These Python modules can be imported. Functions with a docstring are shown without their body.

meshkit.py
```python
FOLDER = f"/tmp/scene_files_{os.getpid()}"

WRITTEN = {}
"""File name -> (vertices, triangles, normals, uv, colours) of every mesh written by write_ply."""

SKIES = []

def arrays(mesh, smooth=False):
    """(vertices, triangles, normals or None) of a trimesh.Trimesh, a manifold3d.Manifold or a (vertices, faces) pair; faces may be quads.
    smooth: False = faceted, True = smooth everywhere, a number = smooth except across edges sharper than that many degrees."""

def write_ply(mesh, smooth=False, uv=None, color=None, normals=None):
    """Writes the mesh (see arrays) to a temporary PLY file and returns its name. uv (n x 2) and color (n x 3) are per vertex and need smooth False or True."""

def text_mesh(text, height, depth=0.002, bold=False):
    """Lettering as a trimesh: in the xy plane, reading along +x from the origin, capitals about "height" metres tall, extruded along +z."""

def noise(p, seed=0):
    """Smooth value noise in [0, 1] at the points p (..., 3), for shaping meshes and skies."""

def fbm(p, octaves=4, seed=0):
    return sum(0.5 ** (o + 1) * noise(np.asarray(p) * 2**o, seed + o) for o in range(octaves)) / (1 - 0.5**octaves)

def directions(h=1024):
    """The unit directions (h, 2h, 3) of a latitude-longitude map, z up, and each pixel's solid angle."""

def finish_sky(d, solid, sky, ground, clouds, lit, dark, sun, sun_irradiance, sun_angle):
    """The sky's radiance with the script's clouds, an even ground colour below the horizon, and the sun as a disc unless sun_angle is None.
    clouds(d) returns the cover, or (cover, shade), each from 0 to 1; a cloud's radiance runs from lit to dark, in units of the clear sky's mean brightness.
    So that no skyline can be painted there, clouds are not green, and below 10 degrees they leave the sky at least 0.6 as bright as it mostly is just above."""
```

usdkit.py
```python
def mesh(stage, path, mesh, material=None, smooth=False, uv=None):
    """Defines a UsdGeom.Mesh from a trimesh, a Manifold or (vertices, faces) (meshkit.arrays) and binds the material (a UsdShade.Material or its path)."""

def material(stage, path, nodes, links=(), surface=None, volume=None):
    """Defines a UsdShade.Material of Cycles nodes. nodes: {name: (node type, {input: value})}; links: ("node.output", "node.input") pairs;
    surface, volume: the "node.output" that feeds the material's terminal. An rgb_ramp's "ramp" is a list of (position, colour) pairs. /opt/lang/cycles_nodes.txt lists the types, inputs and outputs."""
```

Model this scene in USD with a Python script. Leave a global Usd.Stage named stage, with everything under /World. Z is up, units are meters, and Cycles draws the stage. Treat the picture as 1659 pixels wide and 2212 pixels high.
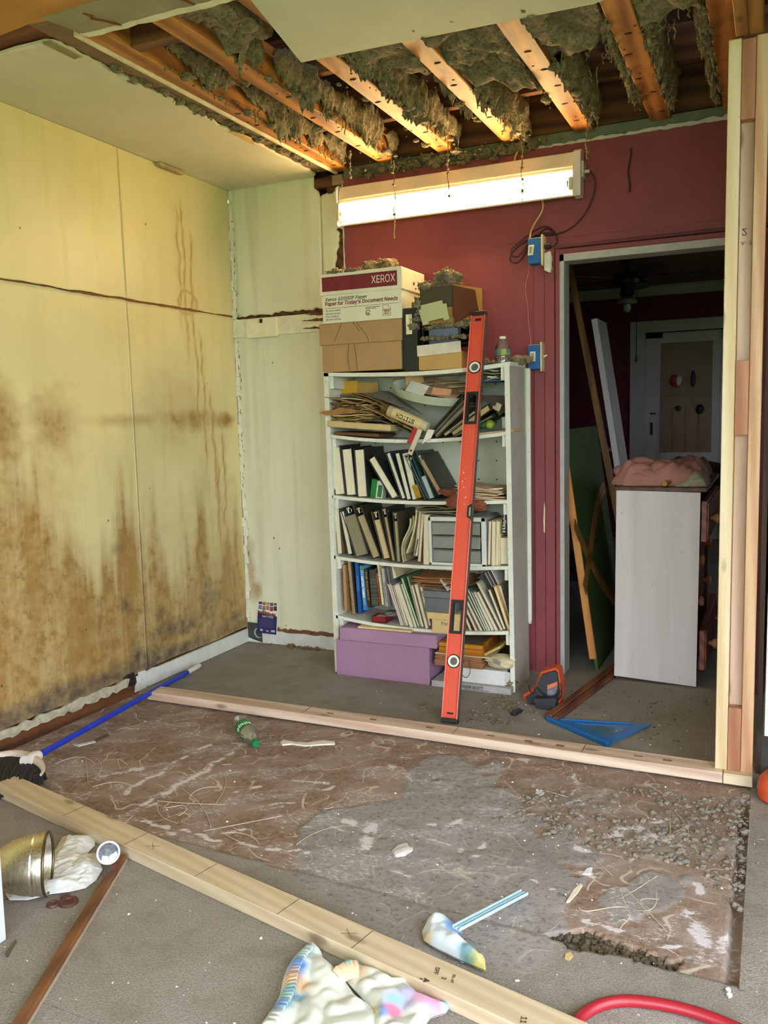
import math, numpy as np, trimesh, usdkit, meshkit
from pxr import Usd, UsdGeom, UsdLux, Gf, Sdf, Vt
from shapely.geometry import Polygon, Point, LineString
from scipy.spatial import Delaunay
import shapely

EXPOSURE, SKY, TUBE = 1.25, 1.12, 48.0
stage = Usd.Stage.CreateInMemory()
UsdGeom.SetStageUpAxis(stage, UsdGeom.Tokens.z); UsdGeom.SetStageMetersPerUnit(stage, 1.0)
W, H, FPX = 1659, 2212, 1828.0
UsdGeom.Xform.Define(stage, '/World'); UsdGeom.Scope.Define(stage, '/World/Looks')

# ---------------------------------------------------------------- camera
CAM = np.array([2.726, -4.0, 1.272])
def cam_axes(yaw, pitch, roll):
    y, p, r = np.radians([yaw, pitch, roll])
    fwd = np.array([np.sin(y)*np.cos(p), np.cos(y)*np.cos(p), -np.sin(p)])
    right = np.array([np.cos(y), -np.sin(y), 0]); down = np.cross(fwd, right)
    return np.array([np.cos(r)*right+np.sin(r)*down, -np.sin(r)*right+np.cos(r)*down, fwd])
RC = cam_axes(-24.72, 6.48, 1.48)
cam = UsdGeom.Camera.Define(stage, '/World/Camera')
cam.CreateHorizontalApertureAttr(36.0); cam.CreateVerticalApertureAttr(36.0*H/W)
cam.CreateFocalLengthAttr(36.0*FPX/W); cam.CreateClippingRangeAttr(Gf.Vec2f(0.05, 200))
cam.CreateExposureAttr(EXPOSURE)
M = np.eye(4); M[0,:3] = RC[0]; M[1,:3] = -RC[1]; M[2,:3] = -RC[2]; M[3,:3] = CAM
cam.AddTransformOp().Set(Gf.Matrix4d(M.tolist()))

# ---------------------------------------------------------------- sky: even overcast daylight that comes in through the wide opening on the right
sky = UsdLux.DomeLight.Define(stage, '/World/Sky')
sky.CreateIntensityAttr(SKY); sky.CreateColorAttr(Gf.Vec3f(0.90, 0.97, 1.08))

# survey: points measured in the photograph, turned into metres on a known wall, floor or shelf-front plane
def ray(px, py): return RC.T @ np.array([(px-W/2)/FPX, (py-H/2)/FPX, 1.0])
def onY(px, py, y=0.0):
    d = ray(px, py); return CAM + d*(y-CAM[1])/d[1]
def onX(px, py, x=0.0):
    d = ray(px, py); return CAM + d*(x-CAM[0])/d[0]
def onZ(px, py, z=0.0):
    d = ray(px, py); return CAM + d*(z-CAM[2])/d[2]

# ---------------------------------------------------------------- materials
def c(r, g, b):
    v = np.array([r, g, b])/255.0
    return tuple(np.where(v <= .04045, v/12.92, ((v+.055)/1.055)**2.4))
class Ref(str): pass
class Graph:
    def __init__(s): s.n, s.l = {}, []
    def add(s, kind, out, **inp):
        k = f'n{len(s.n)}'; vals = {}
        for a, v in inp.items():
            if isinstance(v, Ref): s.l.append((str(v), f'{k}.{a}'))
            elif v is not None: vals[a] = v
        s.n[k] = (kind, vals); return Ref(f'{k}.{out}')
    def pos(s): return s.add('geometry', 'position')
    def obj(s): return s.add('texture_coordinate', 'object')
    def rand(s): return s.add('object_info', 'random')
    def attr(s, name): return s.add('attribute', 'color', attribute=name)
    def map(s, v, scale=(1,1,1), loc=(0,0,0), rot=(0,0,0)): return s.add('mapping', 'vector', vector=v, scale=scale, location=loc, rotation=rot)
    def noise(s, v, scale=5., detail=3., rough=.55, dist=0., out='fac'): return s.add('noise_texture', out, vector=v, scale=scale, detail=detail, roughness=rough, distortion=dist)
    def vor(s, v, scale=5., feature='f1', out='distance'): return s.add('voronoi_texture', out, vector=v, scale=scale, feature=feature)
    def wave(s, v, scale=5., dist=2., detail=2., dscale=1., dir='x'): return s.add('wave_texture', 'fac', vector=v, scale=scale, distortion=dist, detail=detail, detail_scale=dscale, bands_direction=dir)
    def m(s, op, a, b=None, d=None): return s.add('math', 'value', math_type=op, value1=a, value2=b, value3=d)
    def rng(s, v, a, b, x=0., y=1.): return s.add('map_range', 'result', value=v, from_min=a, from_max=b, to_min=x, to_max=y, clamp=True)
    def mix(s, f, a, b, t='mix'): return s.add('mix', 'color', mix_type=t, fac=f, color1=a, color2=b)
    def ramp(s, f, stops): return s.add('rgb_ramp', 'color', fac=f, ramp=stops)
    def sep(s, v): 
        k = s.add('separate_xyz', 'x', vector=v).split('.')[0]; return Ref(k+'.x'), Ref(k+'.y'), Ref(k+'.z')
    def bump(s, h, strength=.3, dist=.002): return s.add('bump', 'normal', height=h, strength=strength, distance=dist)
    def done(s, name, color, rough=.6, normal=None, **kw):
        b = s.add('principled_bsdf', 'BSDF', base_color=color, roughness=rough, normal=normal, **kw)
        return usdkit.material(stage, f'/World/Looks/{name}', s.n, s.l, surface=str(b))
    def emit(s, name, closure): return usdkit.material(stage, f'/World/Looks/{name}', s.n, s.l, surface=str(closure))
MATS = {}
def mul(a, k): return tuple(min(1., x*k) for x in a)
def plain(col, rough=.6, var=.14, scale=14., grime=0., bump=.0, **kw):
    """an even colour with slight mottling and, if asked, a speckle of dust and dirt"""
    key = ('plain', tuple(np.round(col, 4)), rough, var, scale, grime, bump, tuple(sorted(kw.items())))
    if key not in MATS:
        g = Graph(); p = g.obj()
        f = g.noise(p, scale, 4, .6)
        k = g.mix(g.rng(f, .3, .7), mul(col, 1-var), mul(col, 1+var))
        if grime: k = g.mix(g.m('multiply', g.rng(g.noise(p, 75., 4, .75), .58, .72), grime*.75), k, c(70, 60, 44))
        nm = g.bump(g.noise(p, 90., 3), bump, .002) if bump else None
        MATS[key] = g.done(f'surface_{len(MATS):03d}', k, rough, nm, **kw)
    return MATS[key]
def wood(light, dark, axis='x', rough=.62, ring=7., knots=True, worn=0., seed=0):
    key = ('wood', tuple(np.round(light, 4)), tuple(np.round(dark, 4)), axis, ring, knots, worn, seed)
    if key not in MATS:
        g = Graph(); p = g.obj()
        st = {'x': (1., 16, 16), 'y': (16, 1., 16), 'z': (16, 16, 1.)}[axis]
        q = g.map(p, st, (seed*3.1, seed*1.7, seed*.9))
        a = g.noise(q, 1.6, 5, .6, .8)
        fine = g.noise(g.map(p, tuple(x*6 for x in st)), 2.0, 3, .6)
        rg = g.add('wave_texture', 'fac', vector=g.map(p, st, (seed*1.3, seed*.7, seed*2.1)), scale=.55*ring/7, distortion=5., detail=2., detail_scale=.7, bands_direction='diagonal')
        f = g.m('add', g.m('multiply', a, .45), g.m('multiply', rg, .32)); f = g.m('add', f, g.m('multiply', fine, .34))
        k = g.mix(g.rng(f, .36, .74), light, dark)
        if knots:
            sk = {'x': (4, 11, 11), 'y': (11, 4, 11), 'z': (11, 11, 4)}[axis]
            v = g.vor(g.map(p, sk, (seed*.37, .21, .53)), 1.)
            k = g.mix(g.rng(v, .08, .17, .8, 0.), k, mul(dark, .38))
        if worn: k = g.mix(g.m('multiply', g.rng(g.noise(p, 7., 5, .7), .5, .7), worn), k, mul(dark, .3))
        MATS[key] = g.done(f'timber_{len(MATS):03d}', k, rough, g.bump(f, .25, .001))
    return MATS[key]
def metal(col, rough=.35): return plain(col, rough, .06, 20., metallic=1.0)
def glassy(name, col, rough=.05, tr=.88):
    if name not in MATS:
        g = Graph(); f = g.add('fresnel', 'fac', IOR=1.45)
        cl = g.add('mix_closure', 'closure', fac=1-tr, closure1=g.add('transparent_bsdf', 'BSDF', color=col), closure2=g.add('diffuse_bsdf', 'BSDF', color=mul(col, .8)))
        o = g.add('mix_closure', 'closure', fac=g.m('add', f, .05), closure1=cl, closure2=g.add('glossy_bsdf', 'BSDF', color=(1, 1, 1), roughness=rough))
        MATS[name] = g.emit(name, o)
    return MATS[name]

# ---------------------------------------------------------------- objects
used = {}
def numbered(path):
    k = used.get(path, 0); used[path] = k+1
    return path if k == 0 else f'{path}_{k:03d}'
BASE = {}
def data(p, label=None, cat=None, group=None, kind=None):
    for k, v in (('label', label), ('category', cat), ('group', group), ('kind', kind)):
        if v: p.SetCustomDataByKey(k, v)
    return p
def thing(name, label, cat, loc=(0, 0, 0), group=None, kind=None, mat=None):
    """an Xform at the thing's base; its parts are given in world coordinates and moved to it (or in local ones with mat, a 4x4)"""
    path = numbered('/World/'+name); x = UsdGeom.Xform.Define(stage, path)
    if mat is not None:
        x.AddTransformOp().Set(Gf.Matrix4d(np.asarray(mat, float).T.tolist())); BASE[path] = None
    else:
        loc = np.asarray(loc, float); x.AddTranslateOp().Set(Gf.Vec3d(*map(float, loc))); BASE[path] = loc
    return data(x.GetPrim(), label, cat, group, kind)
def obj(name, mesh, m, parent=None, smooth=30, cols=None, label=None, kind=None):
    root = '/World' if parent is None else str(parent.GetPath())
    path = numbered(f'{root}/{name}')
    top = '/'.join(path.split('/')[:3]); b = BASE.get(top)
    if cols is not None: smooth = True
    v, f, n = meshkit.arrays(mesh, smooth)
    u = np.unique(f)
    if len(u) < len(v):                          # drop corners that no face uses
        re_ = np.full(len(v), -1); re_[u] = np.arange(len(u)); v, f = v[u], re_[f]; n = n[u] if n is not None else None; cols = np.asarray(cols)[u] if cols is not None else None
    if b is not None: v = v - b
    g = UsdGeom.Mesh.Define(stage, path)
    g.CreatePointsAttr(Vt.Vec3fArray.FromNumpy(v.astype(np.float32)))
    g.CreateFaceVertexCountsAttr(Vt.IntArray.FromNumpy(np.full(len(f), 3, np.int32)))
    g.CreateFaceVertexIndicesAttr(Vt.IntArray.FromNumpy(f.astype(np.int32).ravel()))
    g.CreateSubdivisionSchemeAttr('none')
    if n is not None:
        g.CreateNormalsAttr(Vt.Vec3fArray.FromNumpy(n.astype(np.float32))); g.SetNormalsInterpolation('vertex')
    if cols is not None:
        UsdGeom.PrimvarsAPI(g).CreatePrimvar('col', Sdf.ValueTypeNames.Color3fArray, 'vertex').Set(Vt.Vec3fArray.FromNumpy(np.asarray(cols, np.float32)))
    usdkit.UsdShade.MaterialBindingAPI.Apply(g.GetPrim()).Bind(m)
    return data(g.GetPrim(), label, None, None, kind)
def single(name, mesh, m, label, cat, group=None, kind=None, smooth=30, cols=None):
    """a thing that is one mesh"""
    return data(obj(name, mesh, m, None, smooth, cols), label, cat, group, kind)
def struct(name, mesh, m, smooth=30, cols=None): return data(obj(name, mesh, m, None, smooth, cols), kind='structure')
def struct_group(name): 
    p = thing(name, None, None); return data(p, kind='structure')

# ---------------------------------------------------------------- shapes
cat_ = trimesh.util.concatenate
def hull(pts): return trimesh.convex.convex_hull(np.asarray(pts, float))
_unit = {}
def bx(x0, x1, y0, y1, z0, z1, ch=.0015):
    h = np.array([x1-x0, y1-y0, z1-z0])/2; ctr = np.array([x0+x1, y0+y1, z0+z1])/2
    ch = min(ch, *(h*.45))
    if ch <= 0: 
        b = trimesh.creation.box(2*h); b.apply_translation(ctr); return b
    if 'f' not in _unit:
        base = []; tag = []
        for sx in (-1, 1):
            for sy in (-1, 1):
                for sz in (-1, 1):
                    for a in range(3):
                        base.append((sx, sy, sz)); tag.append(a)
        base, tag = np.array(base, float), np.array(tag)
        off = np.ones((24, 3))*1.0; off[np.arange(24), tag] = 0
        hm = hull(base*2 - base*off*.3)
        idx = np.array([np.argmin(np.linalg.norm((base*2-base*off*.3) - v, axis=1)) for v in hm.vertices])
        _unit['b'], _unit['o'], _unit['f'] = base[idx], off[idx], hm.faces
    v = _unit['b']*h - _unit['b']*_unit['o']*ch + ctr
    return trimesh.Trimesh(v, _unit['f'], process=False)
def framed(mesh, o, u, v, w):
    """a mesh given in a local u, v, w frame carried into the world"""
    m = mesh.copy(); A = np.stack([u, v, w], 1).astype(float)
    m.vertices = np.asarray(o, float) + m.vertices @ A.T
    if np.linalg.det(A) < 0: m.faces = m.faces[:, ::-1]
    return m
def tube(path, r, n=10, closed=False):
    P = np.asarray(path, float); k = len(P); r = np.broadcast_to(r, k).astype(float)
    T = np.gradient(P, axis=0); T /= np.linalg.norm(T, axis=1, keepdims=True)+1e-12
    a = np.array([0, 0, 1.]) if abs(T[0][2]) < .9 else np.array([1., 0, 0])
    N = []; nrm = np.cross(T[0], a); nrm /= np.linalg.norm(nrm)
    for t in T:
        nrm = nrm - t*(nrm@t); nrm /= np.linalg.norm(nrm); N.append(nrm)
    N = np.array(N); Bn = np.cross(T, N); th = np.linspace(0, 2*np.pi, n, endpoint=False)
    V = P[:, None] + r[:, None, None]*(np.cos(th)[None, :, None]*N[:, None] + np.sin(th)[None, :, None]*Bn[:, None])
    V = V.reshape(-1, 3); F = []
    for i in range(k-1):
        for j in range(n):
            q = (j+1) % n; F += [(i*n+j, i*n+q, (i+1)*n+q), (i*n+j, (i+1)*n+q, (i+1)*n+j)]
    V = np.vstack([V, P[0], P[-1]]); e = len(V)
    for j in range(n):
        q = (j+1) % n; F += [(e-2, q, j), (e-1, (k-1)*n+j, (k-1)*n+q)]
    return trimesh.Trimesh(V, F, process=False)
def spline(pts, k=24):
    from scipy.interpolate import CubicSpline
    P = np.asarray(pts, float); s = np.r_[0, np.cumsum(np.linalg.norm(np.diff(P, axis=0), axis=1))]
    return CubicSpline(s, P)(np.linspace(0, s[-1], k))
def lathe(prof, n=28):
    P = np.asarray(prof, float); th = np.linspace(0, 2*np.pi, n, endpoint=False)
    V = np.stack([P[:, None, 0]*np.cos(th), P[:, None, 0]*np.sin(th), np.repeat(P[:, None, 1], n, 1)], -1).reshape(-1, 3); F = []
    for i in range(len(P)-1):
        for j in range(n):
            q = (j+1) % n; F += [(i*n+j, i*n+q, (i+1)*n+q), (i*n+j, (i+1)*n+q, (i+1)*n+j)]
    m = trimesh.Trimesh(V, F, process=False); m.update_faces(m.area_faces > 1e-12); return m
def prism(pts, t):
    """polygon (u, v) extruded 0..t along w"""
    p = Polygon(pts).buffer(0)
    if p.geom_type != 'Polygon': p = max(p.geoms, key=lambda q: q.area)
    return trimesh.creation.extrude_polygon(p, t, engine='earcut')
def floor_prism(xy, z0, z1):
    m = prism([(p[0], p[1]) for p in xy], z1-z0); m.apply_translation((0, 0, z0)); return m
def profile_x(yz, x0, x1):
    """a (y, z) profile extruded along x"""
    return framed(prism(yz, x1-x0), (x0, 0, 0), (0, 1, 0), (0, 0, 1), (1, 0, 0))
def rough_poly(a, b, n, amp, seed):
    """a ragged line from a to b"""
    r = np.random.default_rng(seed); t = np.linspace(0, 1, n)[:, None]; a, b = np.array(a, float), np.array(b, float)
    d = (b-a)/np.linalg.norm(b-a); nn = np.array([-d[1], d[0]])
    return [tuple(p) for p in a+(b-a)*t + nn*(r.normal(0, amp, (n, 1)))]
def drape(poly, zf, step=.006, z0=0.0, thick=.0015):
    """a cloth lying on the floor: outline in (x, y), height from zf, with an underside"""
    P = Polygon(poly).buffer(0)
    if P.geom_type != 'Polygon': P = max(P.geoms, key=lambda q: q.area)
    L = P.exterior; nb = max(24, int(L.length/step)); bd = np.array([L.interpolate(i/nb, normalized=True).coords[0] for i in range(nb)])
    x0, y0, x1, y1 = P.bounds; gx, gy = np.meshgrid(np.arange(x0, x1, step), np.arange(y0, y1, step)); gg = np.c_[gx.ravel(), gy.ravel()]
    inn = shapely.contains_xy(P.buffer(-step*.6), gg[:, 0], gg[:, 1]); pts = np.vstack([bd, gg[inn]])
    D = Delaunay(pts).simplices; ce = pts[D].mean(1); D = D[shapely.contains_xy(P, ce[:, 0], ce[:, 1])]
    a, b, d = pts[D[:, 0]], pts[D[:, 1]], pts[D[:, 2]]; s = (b[:, 0]-a[:, 0])*(d[:, 1]-a[:, 1])-(b[:, 1]-a[:, 1])*(d[:, 0]-a[:, 0]); D[s < 0] = D[s < 0][:, ::-1]
    ed = np.array([L.distance(Point(p)) for p in pts]); z = zf(pts, ed)
    top = np.c_[pts, z0+z+thick]; bot = np.c_[pts, np.maximum(z0+z-.0005, z0)]; n = len(pts)
    F = [D, D[:, ::-1]+n]; i = np.arange(nb); j = (i+1) % nb
    F += [np.c_[i, i+n, j+n], np.c_[i, j+n, j]]
    return trimesh.Trimesh(np.vstack([top, bot]), np.vstack(F), process=False), np.vstack([pts, pts])
def lump(r, seed, sub=3, amp=.35, freq=3.0, sq=(1, 1, 1)):
    m = trimesh.creation.icosphere(sub, 1.0); v = m.vertices
    k = 1 + amp*(meshkit.fbm(v*freq+seed*7.3, 4, seed)-.5)*2
    m.vertices = v*k[:, None]*r*np.array(sq); return m
def move(m, *t):
    m = m.copy(); m.apply_translation(t); return m
def rotated(m, ax, deg, about=(0, 0, 0)):
    m = m.copy(); m.apply_transform(trimesh.transformations.rotation_matrix(np.radians(deg), ax, about)); return m
def text(parent, s, height, o, ux, uy, mat, name='lettering', bold=False, width=None, depth=.0006):
    t = meshkit.text_mesh(s, height, depth, bold); ux, uy = np.asarray(ux, float), np.asarray(uy, float)
    if width: t.vertices[:, 0] *= width/(t.bounds[1][0]-t.bounds[0][0])
    return obj(name, framed(t, o, ux, uy, np.cross(ux, uy)), mat, parent, False)
def fluffball(r, seed, sub=3, sq=(1, 1, 1), a=.42, b=.34):
    m = trimesh.creation.icosphere(sub, 1.0); v = m.vertices
    k = 1+a*(meshkit.fbm(v*1.9+seed*3.7, 3, seed)-.5)*2+b*(meshkit.fbm(v*6.5+seed*1.3, 3, seed+3)-.5)*2
    m.vertices = v*np.maximum(k, .15)[:, None]*r*np.array(sq); return m
def fuzz(p0, p1, rad, seed, n=40, amp=.5, size=(.008, .02)):
    """loose fluffy matter strewn along a line: ragged tufts and crumbs in one mesh"""
    r = np.random.default_rng(seed); out = []
    p0, p1 = np.array(p0, float), np.array(p1, float)
    for i in range(max(5, n//4)):
        q = p0+(p1-p0)*r.random() + r.normal(0, .8, 3)*np.array(rad)
        out.append(move(fluffball(r.uniform(*size)*1.5, seed*91+i, 3, (r.uniform(.7, 1.5), r.uniform(.7, 1.5), r.uniform(.45, .9))), *q))
    for i in range(n):
        q = p0+(p1-p0)*r.random() + r.normal(0, 1.3, 3)*np.array(rad)
        out.append(move(lump(r.uniform(.15, .4)*size[1], seed*17+i, 1, .7, 2.6), *q))
    return cat_(out)
def fluffrope(x, y0, y1, z, rx, rz, seed, cover=.5):
    """a ragged clump that clings along a joist"""
    k, n = max(8, int(abs(y1-y0)/.0055)), 30; Y = np.linspace(y0, y1, k)[:, None]; th = np.linspace(0, 2*np.pi, n, endpoint=False)[None]
    P = np.stack([np.cos(th)+0*Y, np.sin(th)+0*Y, 0*th+Y], -1); q = P*[.7, .7, 11]
    big = meshkit.fbm((q+seed*2.3).reshape(-1, 3), 3, seed).reshape(k, n); fine = meshkit.fbm((P*[3.4, 3.4, 60]+seed).reshape(-1, 3), 4, seed+1).reshape(k, n)
    env = np.clip((meshkit.fbm(np.c_[Y*5, Y*0, Y*0+seed], 3, seed+2)-.5+cover*.5)*4, .05, 1.25)[:, None]
    rr = env*(.35+1.1*big)*(.55+.95*fine)
    hang = np.where(np.sin(th) < -.3, 1+.35*np.clip(fine-.52, 0, 1)*4, 1)
    V = np.stack([x+rx*rr*np.cos(th), Y+.010*(fine-.5)+0*th, z+rz*rr*np.sin(th)*hang], -1).reshape(-1, 3); i = np.arange(k*n).reshape(k, n); j = np.roll(i, -1, 1)
    F = np.vstack([np.c_[i[:-1].ravel(), j[:-1].ravel(), j[1:].ravel()], np.c_[i[:-1].ravel(), j[1:].ravel(), i[1:].ravel()]])
    return trimesh.Trimesh(V, F[:, ::-1], process=False)
BLACK = plain(c(24, 24, 24), .5); INK = plain(c(30, 27, 24), .6)
DUST = plain(c(120, 105, 78), .95, .3, 60., bump=.6)
# ================================================================ the room
rng = np.random.default_rng(7)
CEIL = 2.51; RX = 3.9; NEAR = -5.2
# ---- floor: old concrete and carpet backing, a bared hardboard strip between the two planks, smeared with glue and grey levelling mortar
def PL(*p, z=0.0): return np.array([onZ(a, b, z)[:2] for a, b in p])
grey_zone = Polygon(PL((890,1655),(935,1625),(996,1628),(1030,1654),(1083,1637),(1068,1695),(1116,1722),(1136,1755),(1230,1780),(1300,1850),(1230,1930),(1220,2010),(1140,2100),(900,2060),(630,1900),(640,1790),(690,1745),(760,1740),(872,1718),(880,1690)))
grey_b = Polygon(PL((1290,1930),(1400,1880),(1500,1890),(1440,1960),(1330,1990)))
smears = [ # (pixels, width m, strength)
 ([(268,1709),(452,1601)], .022, .75), ([(282,1749),(427,1666),(503,1622)], .03, .55), ([(305,1764),(407,1794),(548,1825),(642,1831)], .014, .9),
 ([(163,1673),(240,1668),(325,1651)], .03, .55), ([(90,1655),(134,1702),(150,1740)], .02, .4), ([(489,1723),(500,1708),(540,1696),(563,1692)], .014, .95),
 ([(583,1731),(693,1727)], .018, .55), ([(634,1678),(716,1684)], .025, .5), ([(642,1782),(748,1790)], .012, .55), ([(783,1833),(795,1800),(806,1774)], .05, .55),
 ([(742,1772),(762,1774)], .03, .8), ([(650,1838),(668,1836)], .02, .7), ([(966,1785),(1011,1762)], .02, .8), ([(912,1772),(934,1776)], .016, .8),
 ([(1026,1848),(1070,1856),(1116,1851)], .02, .6), ([(1072,1868),(1160,1874)], .018, .35), ([(836,1652),(860,1664),(884,1658),(888,1686)], .035, .45),
 ([(1278,1805),(1330,1795),(1373,1780),(1410,1800),(1446,1812)], .04, .7), ([(1360,1790),(1400,1815)], .05, .5), ([(1395,1770),(1428,1768)], .02, .6),
 ([(1505,1905),(1515,1925)], .025, .65), ([(1490,1970),(1510,2000),(1518,2030)], .05, .55), ([(1267,1985),(1344,2003),(1400,2022),(1472,2042)], .022, .7),
 ([(1553,2044),(1590,2007)], .03, .5), ([(1553,2044),(1580,2066)], .03, .45), ([(1604,1897),(1612,1963)], .035, .5), ([(1500,2045),(1512,2070)], .03, .4),
 ([(1240,1826),(1262,1830)], .03, .7), ([(1258,1880),(1280,1884)], .025, .8), ([(1160,1712),(1176,1716)], .022, .7), ([(1236,1665),(1240,1710),(1250,1728)], .012, .6),
 ([(700,1655),(760,1650)], .03, .3), ([(420,1640),(470,1610)], .03, .3), ([(330,1580),(420,1560)], .04, .35), ([(200,1600),(300,1570)], .03, .3),
 ([(1148,1900),(1200,1920)], .02, .7), ([(840,1880),(900,1895)], .03, .45), ([(600,1850),(700,1878)], .012, .4), ([(1040,1830),(1050,1815)], .02, .6),
 ([(930,1810),(1000,1830)], .04, .4), ([(870,1795),(905,1800)], .04, .35), ([(1470,1820),(1530,1790)], .03, .4), ([(1240,1745),(1270,1760)], .02, .5),
 ([(480,1790),(530,1786)], .02, .6), ([(330,1790),(372,1800)], .03, .6), ([(560,1745),(610,1738)], .02, .4), ([(700,1700),(728,1692)], .016, .6), ([(325,1735),(350,1722)], .02, .7)]
XG = [np.arange(0, 2.7001, .009), np.arange(-2.745, .0301, .009)]
gx, gy = np.meshgrid(*XG); P2 = np.c_[gx.ravel(), gy.ravel()]; P3 = np.c_[P2, np.zeros(len(P2))]
nz1, nz2, nz3 = (meshkit.fbm(P3*s, 5, k) for s, k in ((9, 1), (3.2, 5), (28, 9)))
wob = P2 + np.c_[meshkit.fbm(P3*14, 4, 21)-.5, meshkit.fbm(P3*14, 4, 22)-.5]*.05
front = -2.055-.043*(P2[:, 0]-1.5)
inzone = (P2[:, 1] > front) & (P2[:, 1] < -.94)
def pmask(poly, soft=.015):
    return np.where(shapely.contains_xy(poly, wob[:, 0], wob[:, 1]), 1., 0.)
grey = np.maximum(pmask(grey_zone), pmask(grey_b))*np.where((nz1 > .24), 1, 0)
brown = np.where(inzone, 1., 0.)*(1-grey)
white = np.zeros(len(P2))
for pts, w, s in smears:
    q = shapely.distance(shapely.points(wob), LineString(PL(*pts)))
    white = np.maximum(white, s*np.clip(1.25-q/(w*.62), 0, 1)*np.clip((nz3-.28)*4.2, 0, 1))
scr = meshkit.fbm(np.c_[P2[:, 0]*6+P2[:, 1]*5, P2[:, 1]*13-P2[:, 0]*9, P2[:, 0]*0], 4, 33)
white = np.maximum(white, np.where(inzone, np.clip((scr-.54)*3.0, 0, .30), 0))
hz = np.zeros(len(P2)); hz[inzone] = -.010+.0022*nz3[inzone]
hz += np.where(inzone, grey*.0035, 0)
groove = (np.abs(P2[:, 0]-2.672) < .012) & (P2[:, 1] < -1.1) & (P2[:, 1] > -2.1); hz[groove] = -.03
ledge = shapely.contains_xy(Polygon(PL((1185,2010),(1262,2000),(1370,2040),(1480,2068),(1462,2090),(1330,2062),(1220,2040))), wob[:, 0], wob[:, 1]); hz[ledge] = -.022-.01*nz3[ledge]
mort = shapely.contains_xy(Polygon(PL((1300,1700),(1640,1690),(1650,1900),(1500,1880),(1350,1840),(1120,1760),(1000,1740),(1000,1700))), wob[:, 0], wob[:, 1])
dirt = np.where(mort, np.clip((nz1-.42)*4, 0, 1), 0)
hz += dirt*.008*nz3
nxg, nyg = len(XG[0]), len(XG[1]); idx = np.arange(nxg*nyg).reshape(nyg, nxg)
q = np.stack([idx[:-1, :-1], idx[:-1, 1:], idx[1:, 1:], idx[1:, :-1]], -1).reshape(-1, 4)
fm = trimesh.Trimesh(np.c_[P2, hz], np.vstack([q[:, [0, 1, 2]], q[:, [0, 2, 3]]]), process=False)
g = Graph(); a = g.attr('col'); aR, aG, aB = g.sep(a); p = g.pos()
n1 = g.noise(p, 3.0, 5, .6); n2 = g.noise(p, 60., 5, .75); n3 = g.noise(p, 240., 2, .6)
n4 = g.noise(p, 170., 4, .7); carpet = g.mix(g.rng(n1, .35, .65), c(136, 127, 115), c(153, 146, 136)); carpet = g.mix(g.rng(n4, .42, .72, 0, .8), carpet, c(98, 88, 76)); carpet = g.mix(g.rng(n3, .45, .75, 0, .45), carpet, c(186, 178, 168)); carpet = g.mix(g.rng(g.noise(p, 11., 4, .6), .5, .7, 0, .4), carpet, c(112, 98, 80))
board = g.mix(g.rng(n2, .35, .65), c(146, 122, 104), c(106, 82, 62)); board = g.mix(g.rng(g.noise(g.map(p, (30, 130, 1), (0, 0, 0), (0, 0, .4)), 1., 4, .7), .5, .72), board, c(160, 134, 112)); board = g.mix(g.rng(g.noise(p, 5., 5, .65), .44, .6, 0, .75), board, c(156, 136, 122)); board = g.mix(g.rng(g.noise(g.map(p, (150, 22, 1), (0, 0, 0), (0, 0, -.5)), 1., 4, .7), .56, .72, 0, .7), board, c(190, 172, 156))
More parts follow.
